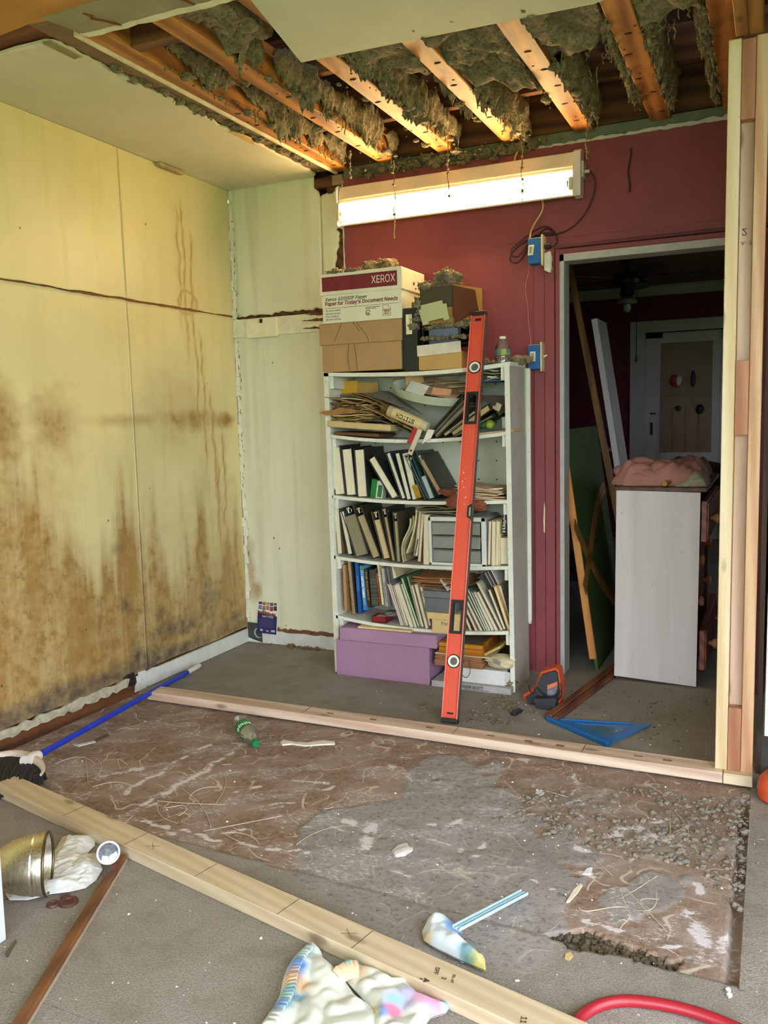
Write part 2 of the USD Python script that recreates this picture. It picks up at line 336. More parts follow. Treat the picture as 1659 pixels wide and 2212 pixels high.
mortar = g.mix(g.rng(n1, .3, .7), c(134, 126, 118), c(158, 152, 148)); mortar = g.mix(g.rng(n2, .5, .7), mortar, c(98, 88, 78))
k = g.mix(aR, carpet, board); k = g.mix(aG, k, mortar)
nw = g.noise(g.map(p, (48, 105, 1), (0, 0, 0), (0, 0, -.5)), 1., 6, .75); k = g.mix(g.m('multiply', g.rng(g.m('add', nw, g.m('multiply', aB, .72)), .74, .84), .85), k, c(220, 212, 212)); k = g.mix(g.m('multiply', aB, .35), k, c(204, 197, 200))
for sc_i, (s_, w_) in enumerate(((4.2, .006), (7.5, .009), (2.3, .0035))):
    nl = g.noise(g.map(p, (1, 1, 1), (sc_i*3.7, sc_i*1.9, 0)), s_, 1.5, .4); lf_ = g.m('multiply', g.rng(g.m('absolute', g.m('subtract', nl, .5)), w_*.4, w_, 1., 0.), g.rng(g.noise(p, 5.5+sc_i, 3, .6), .50, .56)); k = g.mix(g.m('multiply', g.m('multiply', lf_, .8), g.m('maximum', aR, g.m('multiply', aG, .5))), k, c(204, 190, 172))
spk = g.vor(p, 38.); k = g.mix(g.m('multiply', g.rng(spk, .02, .05, .9, 0), g.rng(n1, .45, .6)), k, c(222, 214, 200))
floor_mat = g.done('floor_old_screed', k, .9, g.bump(g.m('add', g.m('multiply', n2, .7), g.m('multiply', n3, .5)), .55, .006))
floor = struct_group('floor')
obj('screed', fm, floor_mat, floor, cols=np.c_[np.clip(brown-.7*dirt, 0, 1), np.clip(grey+.6*dirt*0, 0, 1), white])
rest = cat_([bx(0, RX, NEAR, -2.735, -.05, -.0012, 0), bx(2.688, RX, -2.735, .2, -.05, -.0012, 0), bx(-.4, 4.2, .02, 4.8, -.05, -.0005, 0), bx(0, 2.7, -2.75, .03, -.09, -.055, 0)])
obj('slab', rest, floor_mat, floor, False, cols=None)
lawn = Graph(); pp = lawn.pos()
struct('lawn', bx(-40, 40, -40, 40, -.3, -.2, 0), lawn.done('lawn_grass', lawn.mix(lawn.noise(pp, 9, 4), c(80, 112, 48), c(128, 150, 74)), .9))

# ---- left wall: four painted sheets with an open joint at mid height, water stains, drips and mould
def wall_mat(name, base, base2, stain=c(160, 126, 70), deep=c(92, 62, 24)):
    g = Graph(); a = g.attr('col'); r_, m_, d_ = g.sep(a); p = g.pos()
    n1 = g.noise(p, 2.2, 4, .6); st = g.noise(g.map(p, (16, 16, 1.1)), 1., 5, .62); sp = g.noise(p, 95., 4, .7); md = g.noise(p, 17., 5, .65)
    k = g.mix(g.rng(n1, .3, .7), base, base2); k = g.mix(g.rng(st, .5, .75, 0, .35), k, mul(base, .8))
    k = g.mix(g.m('multiply', r_, g.m('add', g.rng(st, .3, .66, .68, .98), g.rng(md, .4, .7, -.15, .15))), k, stain)
    k = g.mix(g.m('multiply', g.rng(r_, .45, 1.), g.rng(md, .52, .7, 0, .32)), k, deep)
    k = g.mix(g.m('multiply', g.rng(r_, .1, .9), g.rng(sp, .62, .72, 0, .6)), k, c(66, 46, 22))
    k = g.mix(g.m('multiply', m_, g.rng(md, .3, .65, .4, .95)), k, c(74, 70, 66))
    k = g.mix(g.rng(d_, .0, 1., 0, .8), k, c(160, 104, 34))
    sk = g.vor(p, 7.); k = g.mix(g.rng(sk, .028, .05, .85, 0), k, c(74, 62, 40))
    return g.done(name, k, .42, g.bump(g.m('add', n1, g.m('multiply', sp, .12)), .12, .004))
WL = wall_mat('wall_left_stained_paint', c(212, 199, 142), c(222, 211, 158))
def yz(px, py): v = onX(px, py); return v[1], v[2]
patches = [((-.44, 1.275), .26, .06, 1.1), ((-.13, 1.275), .085, .045, 1.5), ((-.22, 1.275), .06, .04, 1.0), ((-.9, 1.285), .40, .03, .6), ((-1.34, 1.24), .14, .16, .95), ((-1.6, 1.24), .10, .22, 1.0), ((-1.45, .95), .2, .3, .5),
           ((-.60, .62), .32, .22, .45), ((-.20, .72), .17, .25, .5), ((-1.05, .62), .2, .12, .55), ((-.55, 1.34), .2, .2, .4), ((-.35, .9), .1, .16, .4)]
moulds = [((-.62, .235), .25, .05, .8), ((-.93, .15), .06, .08, 1.), ((-.1, .17), .08, .03, .9), ((-.75, .34), .05, .06, .5), ((-.33, .33), .08, .07, .55), ((-.98, .42), .05, .05, .6), ((-1.02, .7), .03, .03, .6), ((-.37, .40), .02, .05, .6)]
drips = [(-.456, 2.36, 1.70), (-.415, 2.40, 1.55), (-.36, 2.25, 1.20), (-.30, 1.75, .95), (-.24, 1.45, .75), (-.345, 1.95, 1.82), (-.22, 1.1, .5), (-.16, 1.25, .55)]
def wall_cols(y, z):
    V = np.c_[y*0, y, z]; n = meshkit.fbm(V*5, 4, 3); n2 = meshkit.fbm(V*[1, 1, 1]*16, 4, 4); st = meshkit.fbm(np.c_[y*0, y*13, z*.9], 4, 8)
    line = .84+.5*(st-.5)*1.9+.16*(n-.5); line = line + np.where(y < -1.2, .35, 0)*np.clip((-1.2-y)*3, 0, 1)
    r = np.clip((line-z)/.34, 0, 1)*(.85+.5*st)
    for (py, pz), ry, rz, s in patches:
        d = np.sqrt(((y-py)/ry)**2+((z-pz)/rz)**2)+1.1*(n2-.5); r = np.maximum(r, s*np.clip(1.35-d, 0, 1)*np.clip(.4+st, 0, 1))
    m = np.clip((.185-z+.10*(n-.5)+.02*np.clip(-y-.9, 0, 1))/.06, 0, 1)*np.where(y < -.45, .95, .45)
    for (py, pz), ry, rz, s in moulds:
        d = np.sqrt(((y-py)/ry)**2+((z-pz)/rz)**2)+1.2*(n2-.5); m = np.maximum(m, s*np.clip(1.3-d, 0, 1))
    dr = np.zeros_like(y)
    for y0, za, zb in drips:
        w = .024*(meshkit.fbm(np.c_[z*0+y0*50, z*11, z*0], 3, 11)-.5)*2
        q = np.abs(y-y0-w+.03*(za-z)*0); e = np.clip((za-z)/.08, 0, 1)*np.clip((z-zb)/.15, 0, 1)
        dr = np.maximum(dr, .95*np.clip(1.15-q/.0105, 0, 1)*e*np.clip(n2*1.8, .35, 1))
        r = np.maximum(r, .3*np.clip(1-q/.05, 0, 1)*e*np.where(z < 1.2, 1, .4))
    # tide mark of an old leak
    d = np.abs(np.sqrt(((y+.40)/.075)**2+((z-1.87)/.055)**2)+.5*(n2-.5)-1); dr = np.maximum(dr, .8*np.clip(1-d/.16, 0, 1))
    return np.c_[r, m, dr]
def wall_sheet(y0, y1, zb, zt, step=.011, t=.012):
    """one sheet on the left wall; zb and zt give its lower and upper edge along y"""
    ys = np.linspace(y0, y1, max(2, int(abs(y1-y0)/step))); k = max(2, int(1.3/step)); s = np.linspace(0, 1, k)
    Y = np.repeat(ys[:, None], k, 1); B, T = zb(ys)[:, None], zt(ys)[:, None]; Z = B+(T-B)*s
    X = -.002+.006*(meshkit.fbm(np.stack([Y*0, Y*1.4, Z*1.4], -1).reshape(-1, 3), 3, 2).reshape(Y.shape)-.5)
    V = np.stack([X, Y, Z], -1).reshape(-1, 3); i = np.arange(len(ys)*k).reshape(len(ys), k)
    q = np.stack([i[:-1, :-1], i[:-1, 1:], i[1:, 1:], i[1:, :-1]], -1).reshape(-1, 4); q = q[:, ::-1] if y1 < y0 else q
    F = np.vstack([q[:, [0, 2, 1]], q[:, [0, 3, 2]]]); n = len(V)
    bd = np.r_[i[:, 0], i[-1, 1:], i[::-1, -1][1:], i[0, ::-1][1:-1]]; nx = np.roll(bd, -1)
    V2 = np.vstack([V, V-[t, 0, 0]]); F2 = np.vstack([F, np.c_[bd, bd+n, nx+n], np.c_[bd, nx+n, nx]])
    return trimesh.Trimesh(V2, F2, process=False), wall_cols(V2[:, 1], V2[:, 2])
wall_left = struct_group('wall_left')
r1 = lambda s, amp, f, base: (lambda ys: base+amp*(meshkit.fbm(np.c_[ys*f, ys*0, ys*0+s], 4, s)-.5)*2)
VS = lambda t: -.86
for y0, y1 in ((-.002, -.8592), (-.8600, -2.05), (-2.051, -3.2), (-3.201, NEAR)):
    for zb, zt in ((r1(3, .005, 9, 1.8395), lambda ys: ys*0+CEIL), (r1(7, .008, 3, .082), r1(5, .007, 5, 1.8315))):
        ms, cl = wall_sheet(y0, y1, zb, zt); obj('panel', ms, WL, wall_left, cols=cl)
lath = wood(c(104, 62, 30), c(60, 34, 18), 'y', seed=3)
obj('backing', bx(-.12, -.020, NEAR, .02, -.02, CEIL+.1, 0), lath, wall_left); obj('joint_strip', bx(-.012, -.0075, NEAR, 0, 1.815, 1.86, 0), wood(c(150, 92, 48), c(104, 58, 26), 'y', seed=15), wall_left)
# skirting: sound at the far end, rotten and bare nearer by
trim_w = plain(c(206, 208, 196), .55, .08, 18., .55, bump=.15)
sk = struct_group('baseboard_left')
obj('board', framed(prism([(-.005, .004), (-.88, .004), (-.88, .078), (-.84, .084), (-.80, .079), (-.005, .079)], .014), (0, 0, 0), (0, 1, 0), (0, 0, 1), (1, 0, 0)), trim_w, sk)
rotten = [(-.90, .0)]+[(-.93, .05), (-.96, .03), (-.985, .075)]+rough_poly((-1.0, .078), (-3.2, .080), 60, .006, 4)+rough_poly((-3.2, .055), (-1.03, .052), 90, .008, 5)+[(-1.0, .03)]
obj('rotten_board', framed(prism([(-1.0, .078)]+rough_poly((-1.02, .081), (-3.2, .083), 60, .004, 4)+rough_poly((-3.2, .048), (-1.02, .044), 90, .007, 5), .011), (0, 0, 0), (0, 1, 0), (0, 0, 1), (1, 0, 0)), plain(c(176, 168, 142), .8, .25, 30., .9, bump=.5), sk, label='rotten flaking skirting with torn lower edge')
obj('bare_sill', bx(-.01, .006, -3.2, -.90, -.012, .06, .001), wood(c(120, 74, 40), c(70, 40, 22), 'y', worn=.6, seed=5), sk)
obj('broken_end', framed(prism([(-.885, .0), (-.97, .0), (-.965, .03), (-.95, .045), (-.955, .075), (-.93, .07), (-.925, .088), (-.885, .086)], .012), (-.004, 0, 0), (0, 1, 0), (0, 0, 1), (1, 0, 0)), trim_w, sk)
hole = move(lump(.04, 12, 3, .5, 3, (.35, 1.25, .9)), -.004, -.99, .062)
obj('hole', hole, plain(c(30, 20, 14), .9, .4, 60.), sk)
# loose flap and a taped corner
tape = []
for a in range(46):
    z0, z1 = .09+a*.0525, .09+(a+1)*.0525; w = .022+.012*rng.random(); o = .004*rng.normal()
    tape.append(framed(prism([(o, z0+.001), (w+o, z0+.002*rng.random()), (w*.9+o+.003*rng.normal(), z1-.0015), (.002+o, z1)], .003), (.004, -.004, 0), (1, 0, 0), (0, 0, 1), (0, -1, 0)))
wall_back = struct_group('wall_back')
WB = wall_mat('wall_back_pale_paint', c(216, 216, 184), c(226, 225, 196))
def back_sheet(pts, y, m, name, t=.012, cols=True, step=.012):
    P = Polygon(pts).buffer(0); x0, z0, x1, z1 = P.bounds
    ms, ed = drape(list(P.exterior.coords), lambda p, e: np.zeros(len(p)), step, 0, 0)
    n = len(ms.vertices)//2; F = ms.faces[(ms.faces < n).all(1)]; V = np.c_[ms.vertices[:n, 0], np.full(n, y), ms.vertices[:n, 1]]
    V2 = np.vstack([V, V+[0, t, 0]]); e = np.sort(np.vstack([F[:, [0, 1]], F[:, [1, 2]], F[:, [2, 0]]]), 1)
    allE = np.vstack([F[:, [0, 1]], F[:, [1, 2]], F[:, [2, 0]]]); _, inv, cnt = np.unique(e, axis=0, return_inverse=True, return_counts=True)
    b = allE[cnt[inv.ravel()] == 1]; Fs = np.vstack([F, np.c_[b[:, 0], b[:, 0]+n, b[:, 1]+n], np.c_[b[:, 0], b[:, 1]+n, b[:, 1]]])
    x, z = V2[:, 0], V2[:, 2]; nn = meshkit.fbm(np.c_[x*14, z*14, z*0], 4, 6); st = meshkit.fbm(np.c_[x*17, z*.8, z*0], 4, 15)
    r = .25*np.clip((st-.58)*5, 0, 1)
    for (a, bb), ra, rb, s in ((.03, .45), .04, .16, .8), ((.04, .3), .05, .07, .8), ((.08, .30), .03, .05, .8):
        r = np.maximum(r, s*np.clip(1.4-np.sqrt(((x-a)/ra)**2+((z-bb)/rb)**2)-.9*(nn-.5), 0, 1))
    return obj(name, trimesh.Trimesh(V2, Fs, process=False), m, wall_back, smooth=True, cols=np.c_[r, r*0, r*0])
top = [(.0, CEIL+.006), (.0, 1.838)]+[(x, z) for x, z in rough_poly((.03, 1.835), (.56, 1.842), 26, .004, 9)]+[(.566, 2.40), (.555, 2.44), (.53, 2.455), (.53, CEIL+.006)]
back_sheet(top, 0.0, WB, 'panel'); back_sheet([(.0, .085), (.0, 1.815), (.57, 1.815), (.575, .085)], 0.0, WB, 'panel')
strip = [(.571, .085), (.568, 2.405)]+rough_poly((.572, 2.412), (.672, 2.425), 12, .004, 12)+[(.675, 2.28)]+rough_poly((.672, 2.25), (.630, 2.00), 16, .006, 13)+[(.64, 1.9), (.66, .085)]
back_sheet(strip, 0.003, WB, 'panel')
obj('corner_tape', cat_(tape), plain(c(224, 224, 196), .7, .1, 30.), wall_back)
crk = []; zc0 = .5
while zc0 < 2.34:
    L_ = rng.uniform(.006, .034); x_ = .028+.006*rng.normal(); crk.append(tube(spline([(x_, -.0075, zc0), (x_+.004*rng.normal(), -.0085, zc0+L_*.5), (x_+.008*rng.normal(), -.0075, zc0+L_)], 5), [.0005, .0016*rng.uniform(.4, 1.4), .0014, .001, .0004], 5)); zc0 += L_+rng.exponential(.022)
obj('cracks', cat_(crk), INK, wall_back, kind='stuff')
obj('stud', bx(.60, .70, .014, .10, 0, CEIL, 0), lath, wall_back); obj('backing', bx(-.02, .72, .10, .12, -.02, CEIL+.1, 0), lath, wall_back)
obj('blocking', bx(.535, .665, .004, .09, 2.45, 2.50, .001), wood(c(118, 66, 30), c(76, 40, 18), 'x', seed=8), wall_back)
obj('blocking', bx(.64, .70, -.002, .012, 2.452, 2.502, .001), plain(c(150, 128, 104), .8), wall_back)
obj('joint_gap', bx(.0, .60, .013, .03, 1.80, 1.86, 0), lath, wall_back)
obj('batten', bx(.0, .575, -.012, .0, 1.722, 1.818, .0015), plain(c(222, 220, 190), .55, .1, 20., .5), wall_back)
obj('notch', bx(.174, .208, -.0128, -.011, 1.785, 1.812, 0), plain(c(70, 34, 18), .9), wall_back)
obj('bare_patch', cat_([framed(prism(rough_poly((.44+.0, z_), (.575, z_+.004), 10, .0025, int(z_*1e4))+rough_poly((.575, z_-.012), (.50, z_-.006), 6, .002, int(z_*1e4)+1), .002), (0, -.0118, 0), (1, 0, 0), (0, 0, 1), (0, -1, 0)) for z_ in (1.745, 1.785, 1.815)]), plain(c(110, 62, 30), .9, .2), wall_back)
obj('plate', cat_([bx(.100, .176, -.034, -.012, 1.712, 1.812, .002), bx(.176, .206, -.034, -.012, 1.712, 1.788, .002), bx(.206, .292, -.034, -.012, 1.712, 1.812, .002)]), plain(c(228, 222, 188), .5, .08, 20., .35), wall_back)
bb = struct_group('baseboard_back')
obj('board', framed(prism([(.012, .003), (.60, .003)]+rough_poly((.60, .075), (.2, .078), 12, .002, 18)+[(.012, .082)], .013), (0, 0, 0), (1, 0, 0), (0, 0, 1), (0, -1, 0)), trim_w, bb)
obj('torn_edge', framed(prism(rough_poly((.20, .078), (.60, .072), 26, .003, 19)+rough_poly((.60, .096), (.21, .092), 26, .004, 20), .006), (0, -.001, 0), (1, 0, 0), (0, 0, 1), (0, -1, 0)), plain(c(112, 72, 42), .9, .3, 60.), bb)
# maroon part of the back wall with the doorway
DL, DR, DT = 1.832, 2.645, 1.985
g = Graph(); p = g.pos(); n1 = g.noise(p, 3., 4, .6); n2 = g.noise(g.map(p, (9, 9, 1.5)), 1., 4, .6); n3 = g.noise(p, 70, 4, .7)
k = g.mix(g.rng(n1, .3, .7), c(132, 58, 62), c(146, 68, 70)); k = g.mix(g.rng(n2, .55, .75, 0, .4), k, c(112, 46, 50)); k = g.mix(g.rng(n3, .62, .74, 0, .5), k, c(84, 34, 40))
MAROON = g.done('maroon_wall_paint', k, .55, g.bump(n3, .15, .002))
ptop = rough_poly((2.71, 2.479), (.70, 2.478), 60, .0025, 30)
wall_poly = [(.70, 0), (DL-.02, 0), (DL-.02, DT), (DR, DT), (DR, 0), (2.71, 0)]+ptop
obj('maroon_panel', framed(prism(wall_poly, .02), (0, .022, 0), (1, 0, 0), (0, 0, 1), (0, -1, 0)), MAROON, wall_back, False)
obj('maroon_panel', framed(prism([(1.55, 2.066), (2.71, 2.066), (2.71, 2.074), (1.55, 2.074)], .006), (0, .004, 0), (1, 0, 0), (0, 0, 1), (0, -1, 0)), MAROON, wall_back)
obj('torn_paper_edge', framed(prism(rough_poly((1.62, 2.474), (2.60, 2.474), 60, .0015, 31)+rough_poly((2.60, 2.492), (1.62, 2.482), 60, .003, 32), .005), (0, .004, 0), (1, 0, 0), (0, 0, 1), (0, -1, 0)), plain(c(206, 200, 192), .8), wall_back)
obj('top_plate', bx(.70, 2.75, .012, .10, 2.478, 2.535, .001), plain(c(120, 128, 108), .85, .2, 20., .6), wall_back)
obj('paint_edge', framed(prism(rough_poly((.700, 1.5), (.700, 2.47), 40, .0022, 34)+[(.692, 2.47), (.692, 1.5)], .004), (0, .004, 0), (1, 0, 0), (0, 0, 1), (0, -1, 0)), plain(c(206, 204, 198), .7), wall_back)
door1 = struct_group('door_1')
for x0, x1, t in ((1.690, 1.742, .010), (1.744, 1.790, .020), (1.792, 1.812, .012)): obj('casing', bx(x0, x1, .002-t, .004, 0, 2.02+(.0 if x0 > 1.75 else .0), .002), MAROON, door1)
obj('casing', bx(1.742, 2.72, -.018, .004, 2.016, 2.030, .002), plain(c(96, 40, 46), .6), door1); obj('casing', bx(1.79, 2.72, -.008, .004, 1.992, 2.014, .002), MAROON, door1)
jm = plain(c(176, 176, 168), .45, .12, 16., .5)
obj('jamb', bx(1.812, 1.834, -.012, .10, 0, DT+.006, .002), jm, door1); obj('jamb', bx(DR, DR+.03, -.012, .10, 0, DT, .002), jm, door1); obj('head', bx(1.812, DR+.03, -.012, .10, DT-.028, DT+.006, .002), jm, door1)
# partition behind the post, right part of the room, wall behind the camera
dim = plain(c(96, 80, 64), .9, .2, 6.)
struct('wall_right', cat_([bx(RX, RX+.1, -2.1, .1, 0, CEIL+.9, 0), bx(RX, RX+.1, NEAR, -2.1, 2.32, CEIL, 0), bx(RX, RX+.1, NEAR, -4.9, 0, 2.32, 0)]), dim)
struct('wall_front', cat_([bx(-.1, 1.5, NEAR-.1, NEAR, 0, CEIL, 0), bx(1.5, RX+.1, NEAR-.1, NEAR, 2.25, CEIL, 0)]), plain(c(190, 184, 166), .8))
pr = struct_group('wall_partition')
obj('gypsum_sheet', bx(2.724, 2.738, -.96, .02, .16, 1.30, .0015), plain(c(216, 216, 206), .7, .1, 30., .4), pr)
obj('gypsum_sheet', bx(2.729, 2.743, -.96, .02, 1.304, 2.34, .0015), plain(c(218, 216, 204), .7, .1, 30., .4), pr)
obj('backing', bx(2.700, 2.716, -.90, .02, 0, CEIL, 0), wood(c(84, 58, 36), c(52, 34, 22), 'z', seed=2), pr)
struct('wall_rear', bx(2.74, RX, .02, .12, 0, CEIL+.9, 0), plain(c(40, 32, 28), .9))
# ================================================================ ceiling
ceiling = struct_group('ceiling')
g = Graph(); p = g.pos(); n1 = g.noise(p, 2.5, 4, .6); n2 = g.noise(p, 60, 4, .7)
k = g.mix(g.rng(n1, .3, .7), c(206, 200, 176), c(222, 214, 190)); k = g.mix(g.rng(g.noise(g.map(p, (9, 1.2, 1)), 1., 4), .58, .75, 0, .4), k, c(176, 162, 130)); k = g.mix(g.rng(n2, .64, .74, 0, .6), k, c(140, 118, 80))
CM = g.done('ceiling_board_paint', k, .7, g.bump(n2, .1, .002))
torn = rough_poly((.566, -.03), (.566, -1.78), 70, .0045, 40)
obj('board', floor_prism([(0, .0), (.53, .0), (.55, -.02)]+torn+[(.535, -1.795), (0, -1.795)], CEIL, CEIL+.012), CM, ceiling)
obj('torn_flap', floor_prism([(.56, -.62)]+rough_poly((.565, -.60), (.60, -.70), 8, .004, 41)+[(.585, -.76), (.56, -.80)], CEIL-.006, CEIL), plain(c(206, 170, 116), .8, .2, 40.), ceiling)
obj('corner_scrap', bx(.53, .566, -1.80, -1.66, CEIL-.004, CEIL, .0005), plain(c(150, 140, 100), .8, .2), ceiling)
obj('edge_scrap', bx(.004, .03, -.60, -.42, CEIL-.02, CEIL-.002, .001), plain(c(170, 150, 104), .8, .2), ceiling)
LUM, LUMD = c(198, 132, 66), c(140, 82, 34)
jw = [wood(LUM, LUMD, 'y', .55, seed=s, worn=.25) for s in (1, 4, 9)]
old = wood(c(128, 84, 50), c(82, 50, 28), 'x', .7, seed=6)
obj('plank', bx(.562, .668, -1.90, -.02, CEIL+.014, CEIL+.034, .001), plain(c(136, 108, 78), .85, .2, 9., .8, bump=.3), ceiling, label='grey brown dusty plank between ceiling board and first joist')
obj('lip', bx(.656, .672, -1.79, .004, CEIL-.004, CEIL+.014, .001), plain(c(224, 214, 184), .6), ceiling)
JX = [(.672, .742), (.925, 1.005), (1.240, 1.322), (1.560, 1.640), (1.885, 1.970), (2.210, 2.298), (2.505, 2.590)]
for i, (a, b) in enumerate(JX):
    jy1 = (.0, -.03, -.02, -.02, -.01, .0, .0)[i]
    obj('joist', bx(a, b, NEAR+.02, jy1, CEIL+.004, CEIL+.135, .003), jw[i % 3], ceiling)
scars = []
for i, (a, b) in enumerate(JX[:6]):
    r = np.random.default_rng(50+i)
    for y in np.arange(-.15, -1.2, -.21):
        y += r.uniform(-.05, .05); x = r.uniform(a+.012, b-.03)
        scars.append(move(lump(.009, i*31+int(y*-50), 2, .4, 3, (1.5, .7, .25)), x+.008, y, CEIL+.0035)); 
        if r.random() < .6: scars.append(move(lump(.005, i*13+int(y*-70), 1, .4, 3, (1, 1, .3)), r.uniform(a+.01, b-.01), y-.05, CEIL+.0035))
obj('nail_scars', cat_(scars), plain(c(62, 36, 18), .8), ceiling, kind='stuff')
for i, y in enumerate((-.20, -.82)): obj('strongback', bx(.66, 2.75, y-.02, y+.02, CEIL+.137, CEIL+.30, .002), old, ceiling)
obj('rim_board', bx(.55, 2.75, .02, .06, CEIL+.03, CEIL+.32, .002), old, ceiling)
obj('noggin', bx(1.006, 1.239, -1.52, -1.10, CEIL+.30, CEIL+.34, .002), jw[1], ceiling); obj('noggin', bx(.672, .93, -1.62, -1.57, CEIL+.01, CEIL+.09, .002), old, ceiling)
obj('roof_deck', cat_([bx(-.1, RX+.1, NEAR-.1, .2, 3.32, 3.36, 0), bx(-.1, RX, .12, .16, CEIL, 3.34, 0), bx(-.14, -.1, NEAR, .16, CEIL, 3.34, 0), bx(-.1, RX+.1, NEAR-.14, NEAR-.1, CEIL, 3.34, 0)]), plain(c(70, 44, 26), .9, .2, 5.), ceiling)
# boards nearer the viewer: plywood, bare joist block, an old gypsum strip, and the sheet still hanging in the middle
PLYM = plain(c(186, 128, 62), .6, .12, 5., .25)
obj('plywood_sheet', floor_prism([(0, NEAR), (1.02, NEAR), (1.02, -1.905), (.675, -1.905), (.60, -1.915), (.454, -1.900), (0, -1.895)], CEIL-.002, CEIL+.010), PLYM, ceiling)
obj('bare_block', bx(.0, .56, -1.93, -1.785, CEIL+.014, CEIL+.06, .002), wood(c(132, 66, 40), c(92, 44, 26), 'x', seed=12), ceiling)
obj('torn_edge', floor_prism(rough_poly((.30, -1.79), (.535, -1.785), 14, .004, 43)+[(.535, -1.80), (.42, -1.806), (.30, -1.80)], CEIL-.001, CEIL+.008), plain(c(224, 218, 200), .8), ceiling)
obj('gypsum_strip', floor_prism([(.665, -1.93), (1.28, -1.95)]+rough_poly((1.27, -1.775), (.71, -1.79), 24, .004, 44)+[(.70, -1.80)], CEIL-.006, CEIL+.004), plain(c(152, 142, 116), .85, .15, 8., .6), ceiling)
obj('gypsum_lip', floor_prism(rough_poly((.69, -1.796), (1.27, -1.782), 24, .003, 45)+rough_poly((1.27, -1.752), (.70, -1.768), 24, .003, 46), CEIL-.007, CEIL+.003), plain(c(222, 218, 190), .8), ceiling)
r = np.random.default_rng(3)
for pts in ([(.80, -1.90), (.815, -1.875), (.80, -1.865), (.82, -1.84), (.845, -1.80), (.85, -1.785)], [(1.08, -1.90), (1.10, -1.87), (1.12, -1.83), (1.13, -1.79)]):
    obj('tear', tube([(x, y, CEIL-.0065) for x, y in pts], [.002, .006, .005, .004, .005, .002][:len(pts)], 6), plain(c(120, 66, 28), .9), ceiling)
obj('hanging_sheet', floor_prism([(1.205, -1.288), (2.20, -1.238), (2.235, -1.25), (2.24, -2.2), (1.39, -2.2)], CEIL-.011, CEIL+.003), plain(c(204, 204, 182), .75, .05, 6., .15), ceiling, label='pale green grey sheet still nailed under the joists')
obj('near_boards', bx(1.03, RX, NEAR, -2.21, CEIL-.002, CEIL+.003, 0), plain(c(196, 190, 168), .8), ceiling)
obj('side_boards', bx(2.75, RX, -2.21, .0, CEIL+.14, CEIL+.16, 0), plain(c(60, 44, 32), .9), ceiling)
obj('corbel', bx(2.592, 2.672, -2.2, -1.0+.004, 2.415, 2.508, .002), wood(c(176, 118, 58), c(140, 88, 40), 'y', seed=14), ceiling, label='doubled beam resting on the stud post')
obj('corbel_joint', bx(2.629, 2.631, -2.2, -1.0+.002, 2.4135, 2.42, 0), plain(c(70, 42, 20), .9), ceiling)
# loose cellulose between the joists: ragged hanging sheets and tufts along the joist sides
g = Graph(); p = g.pos(); n1 = g.noise(p, 22., 5, .7); n2 = g.noise(p, 90., 4, .75)
k = g.mix(g.rng(n1, .35, .65), c(118, 106, 80), c(168, 154, 122)); k = g.mix(g.rng(n2, .5, .7), k, c(76, 64, 44))
FL = g.done('cellulose_fluff', k, .95, g.bump(g.m('add', n1, n2), .9, .012))
def fluff_sheet(x0, x1, y0, y1f, z, seed, step=.012):
    """underside of a hanging batt; y1f(x) is its ragged end"""
    xs = np.arange(x0, x1+1e-6, step); k = int(abs(y0-(-.2))/step); s = np.linspace(0, 1, 70)
    X = np.repeat(xs[:, None], len(s), 1); E = y1f(xs)[:, None]; Y = y0+(E-y0)*s
    n = meshkit.fbm(np.stack([X*9, Y*9, X*0], -1).reshape(-1, 3), 5, seed).reshape(X.shape); n2 = meshkit.fbm(np.stack([X*34, Y*34, X*0], -1).reshape(-1, 3), 3, seed+1).reshape(X.shape)
    Z = z+.10*(n-.55)+.035*(n2-.5)-.03*np.clip(s-.75, 0, 1)*4*n2+.10*np.clip(s-.93, 0, 1)/.07*.4
    V = np.stack([X, Y, Z], -1).reshape(-1, 3); i = np.arange(X.size).reshape(X.shape); q = np.stack([i[:-1, :-1], i[:-1, 1:], i[1:, 1:], i[1:, :-1]], -1).reshape(-1, 4)
    F = np.vstack([q[:, [0, 1, 2]], q[:, [0, 2, 3]]]); nV = len(V); T = V.copy(); T[:, 2] = np.maximum(V[:, 2]+.02, z+.10)
    bd = np.r_[i[:, 0], i[-1, 1:], i[::-1, -1][1:], i[0, ::-1][1:-1]]; nx = np.roll(bd, -1)
    return trimesh.Trimesh(np.vstack([V, T]), np.vstack([F, F[:, ::-1]+nV, np.c_[bd, bd+nV, nx+nV], np.c_[bd, nx+nV, nx]]), process=False)
def ragged(base, amp, seed, slope=0.): return lambda xs: base+slope*(xs-xs.mean())+amp*(meshkit.fbm(np.c_[xs*16, xs*0, xs*0+seed], 4, seed)-.5)*2
FLUFF = 'grey loose cellulose insulation hanging '
def fluff(mesh, label): single('insulation_clump', mesh, FL, label, 'insulation', 'insulation between the joists', 'stuff', True)
def along(x, y0, y1, seed, n=70, w=.014, dz=.03): return cat_([fluffrope(x, y0, y1, CEIL+.085, w*1.5+.008, .060, seed, n/(abs(y1-y0)*100)*.85), fuzz((x, y0, CEIL+.0), (x, y1, CEIL+.01), (w*.8, .01, .008), seed, n//3, .7, (.006, .013))])
def strands(x0, x1, y0, y1, seed, n):
    r = np.random.default_rng(seed); out = []
    for i in range(n):
        x, y = r.uniform(x0, x1), r.uniform(y0, y1); L = r.uniform(.02, .07); z = CEIL+.03
        pts = [(x+.004*r.normal(), y+.004*r.normal(), z-L*t) for t in np.linspace(0, 1, 6)]
        out.append(tube(pts, np.array([.004, .003, .004, .002, .003, .0012])*r.uniform(.6, 1.2), 5))
    return cat_(out)
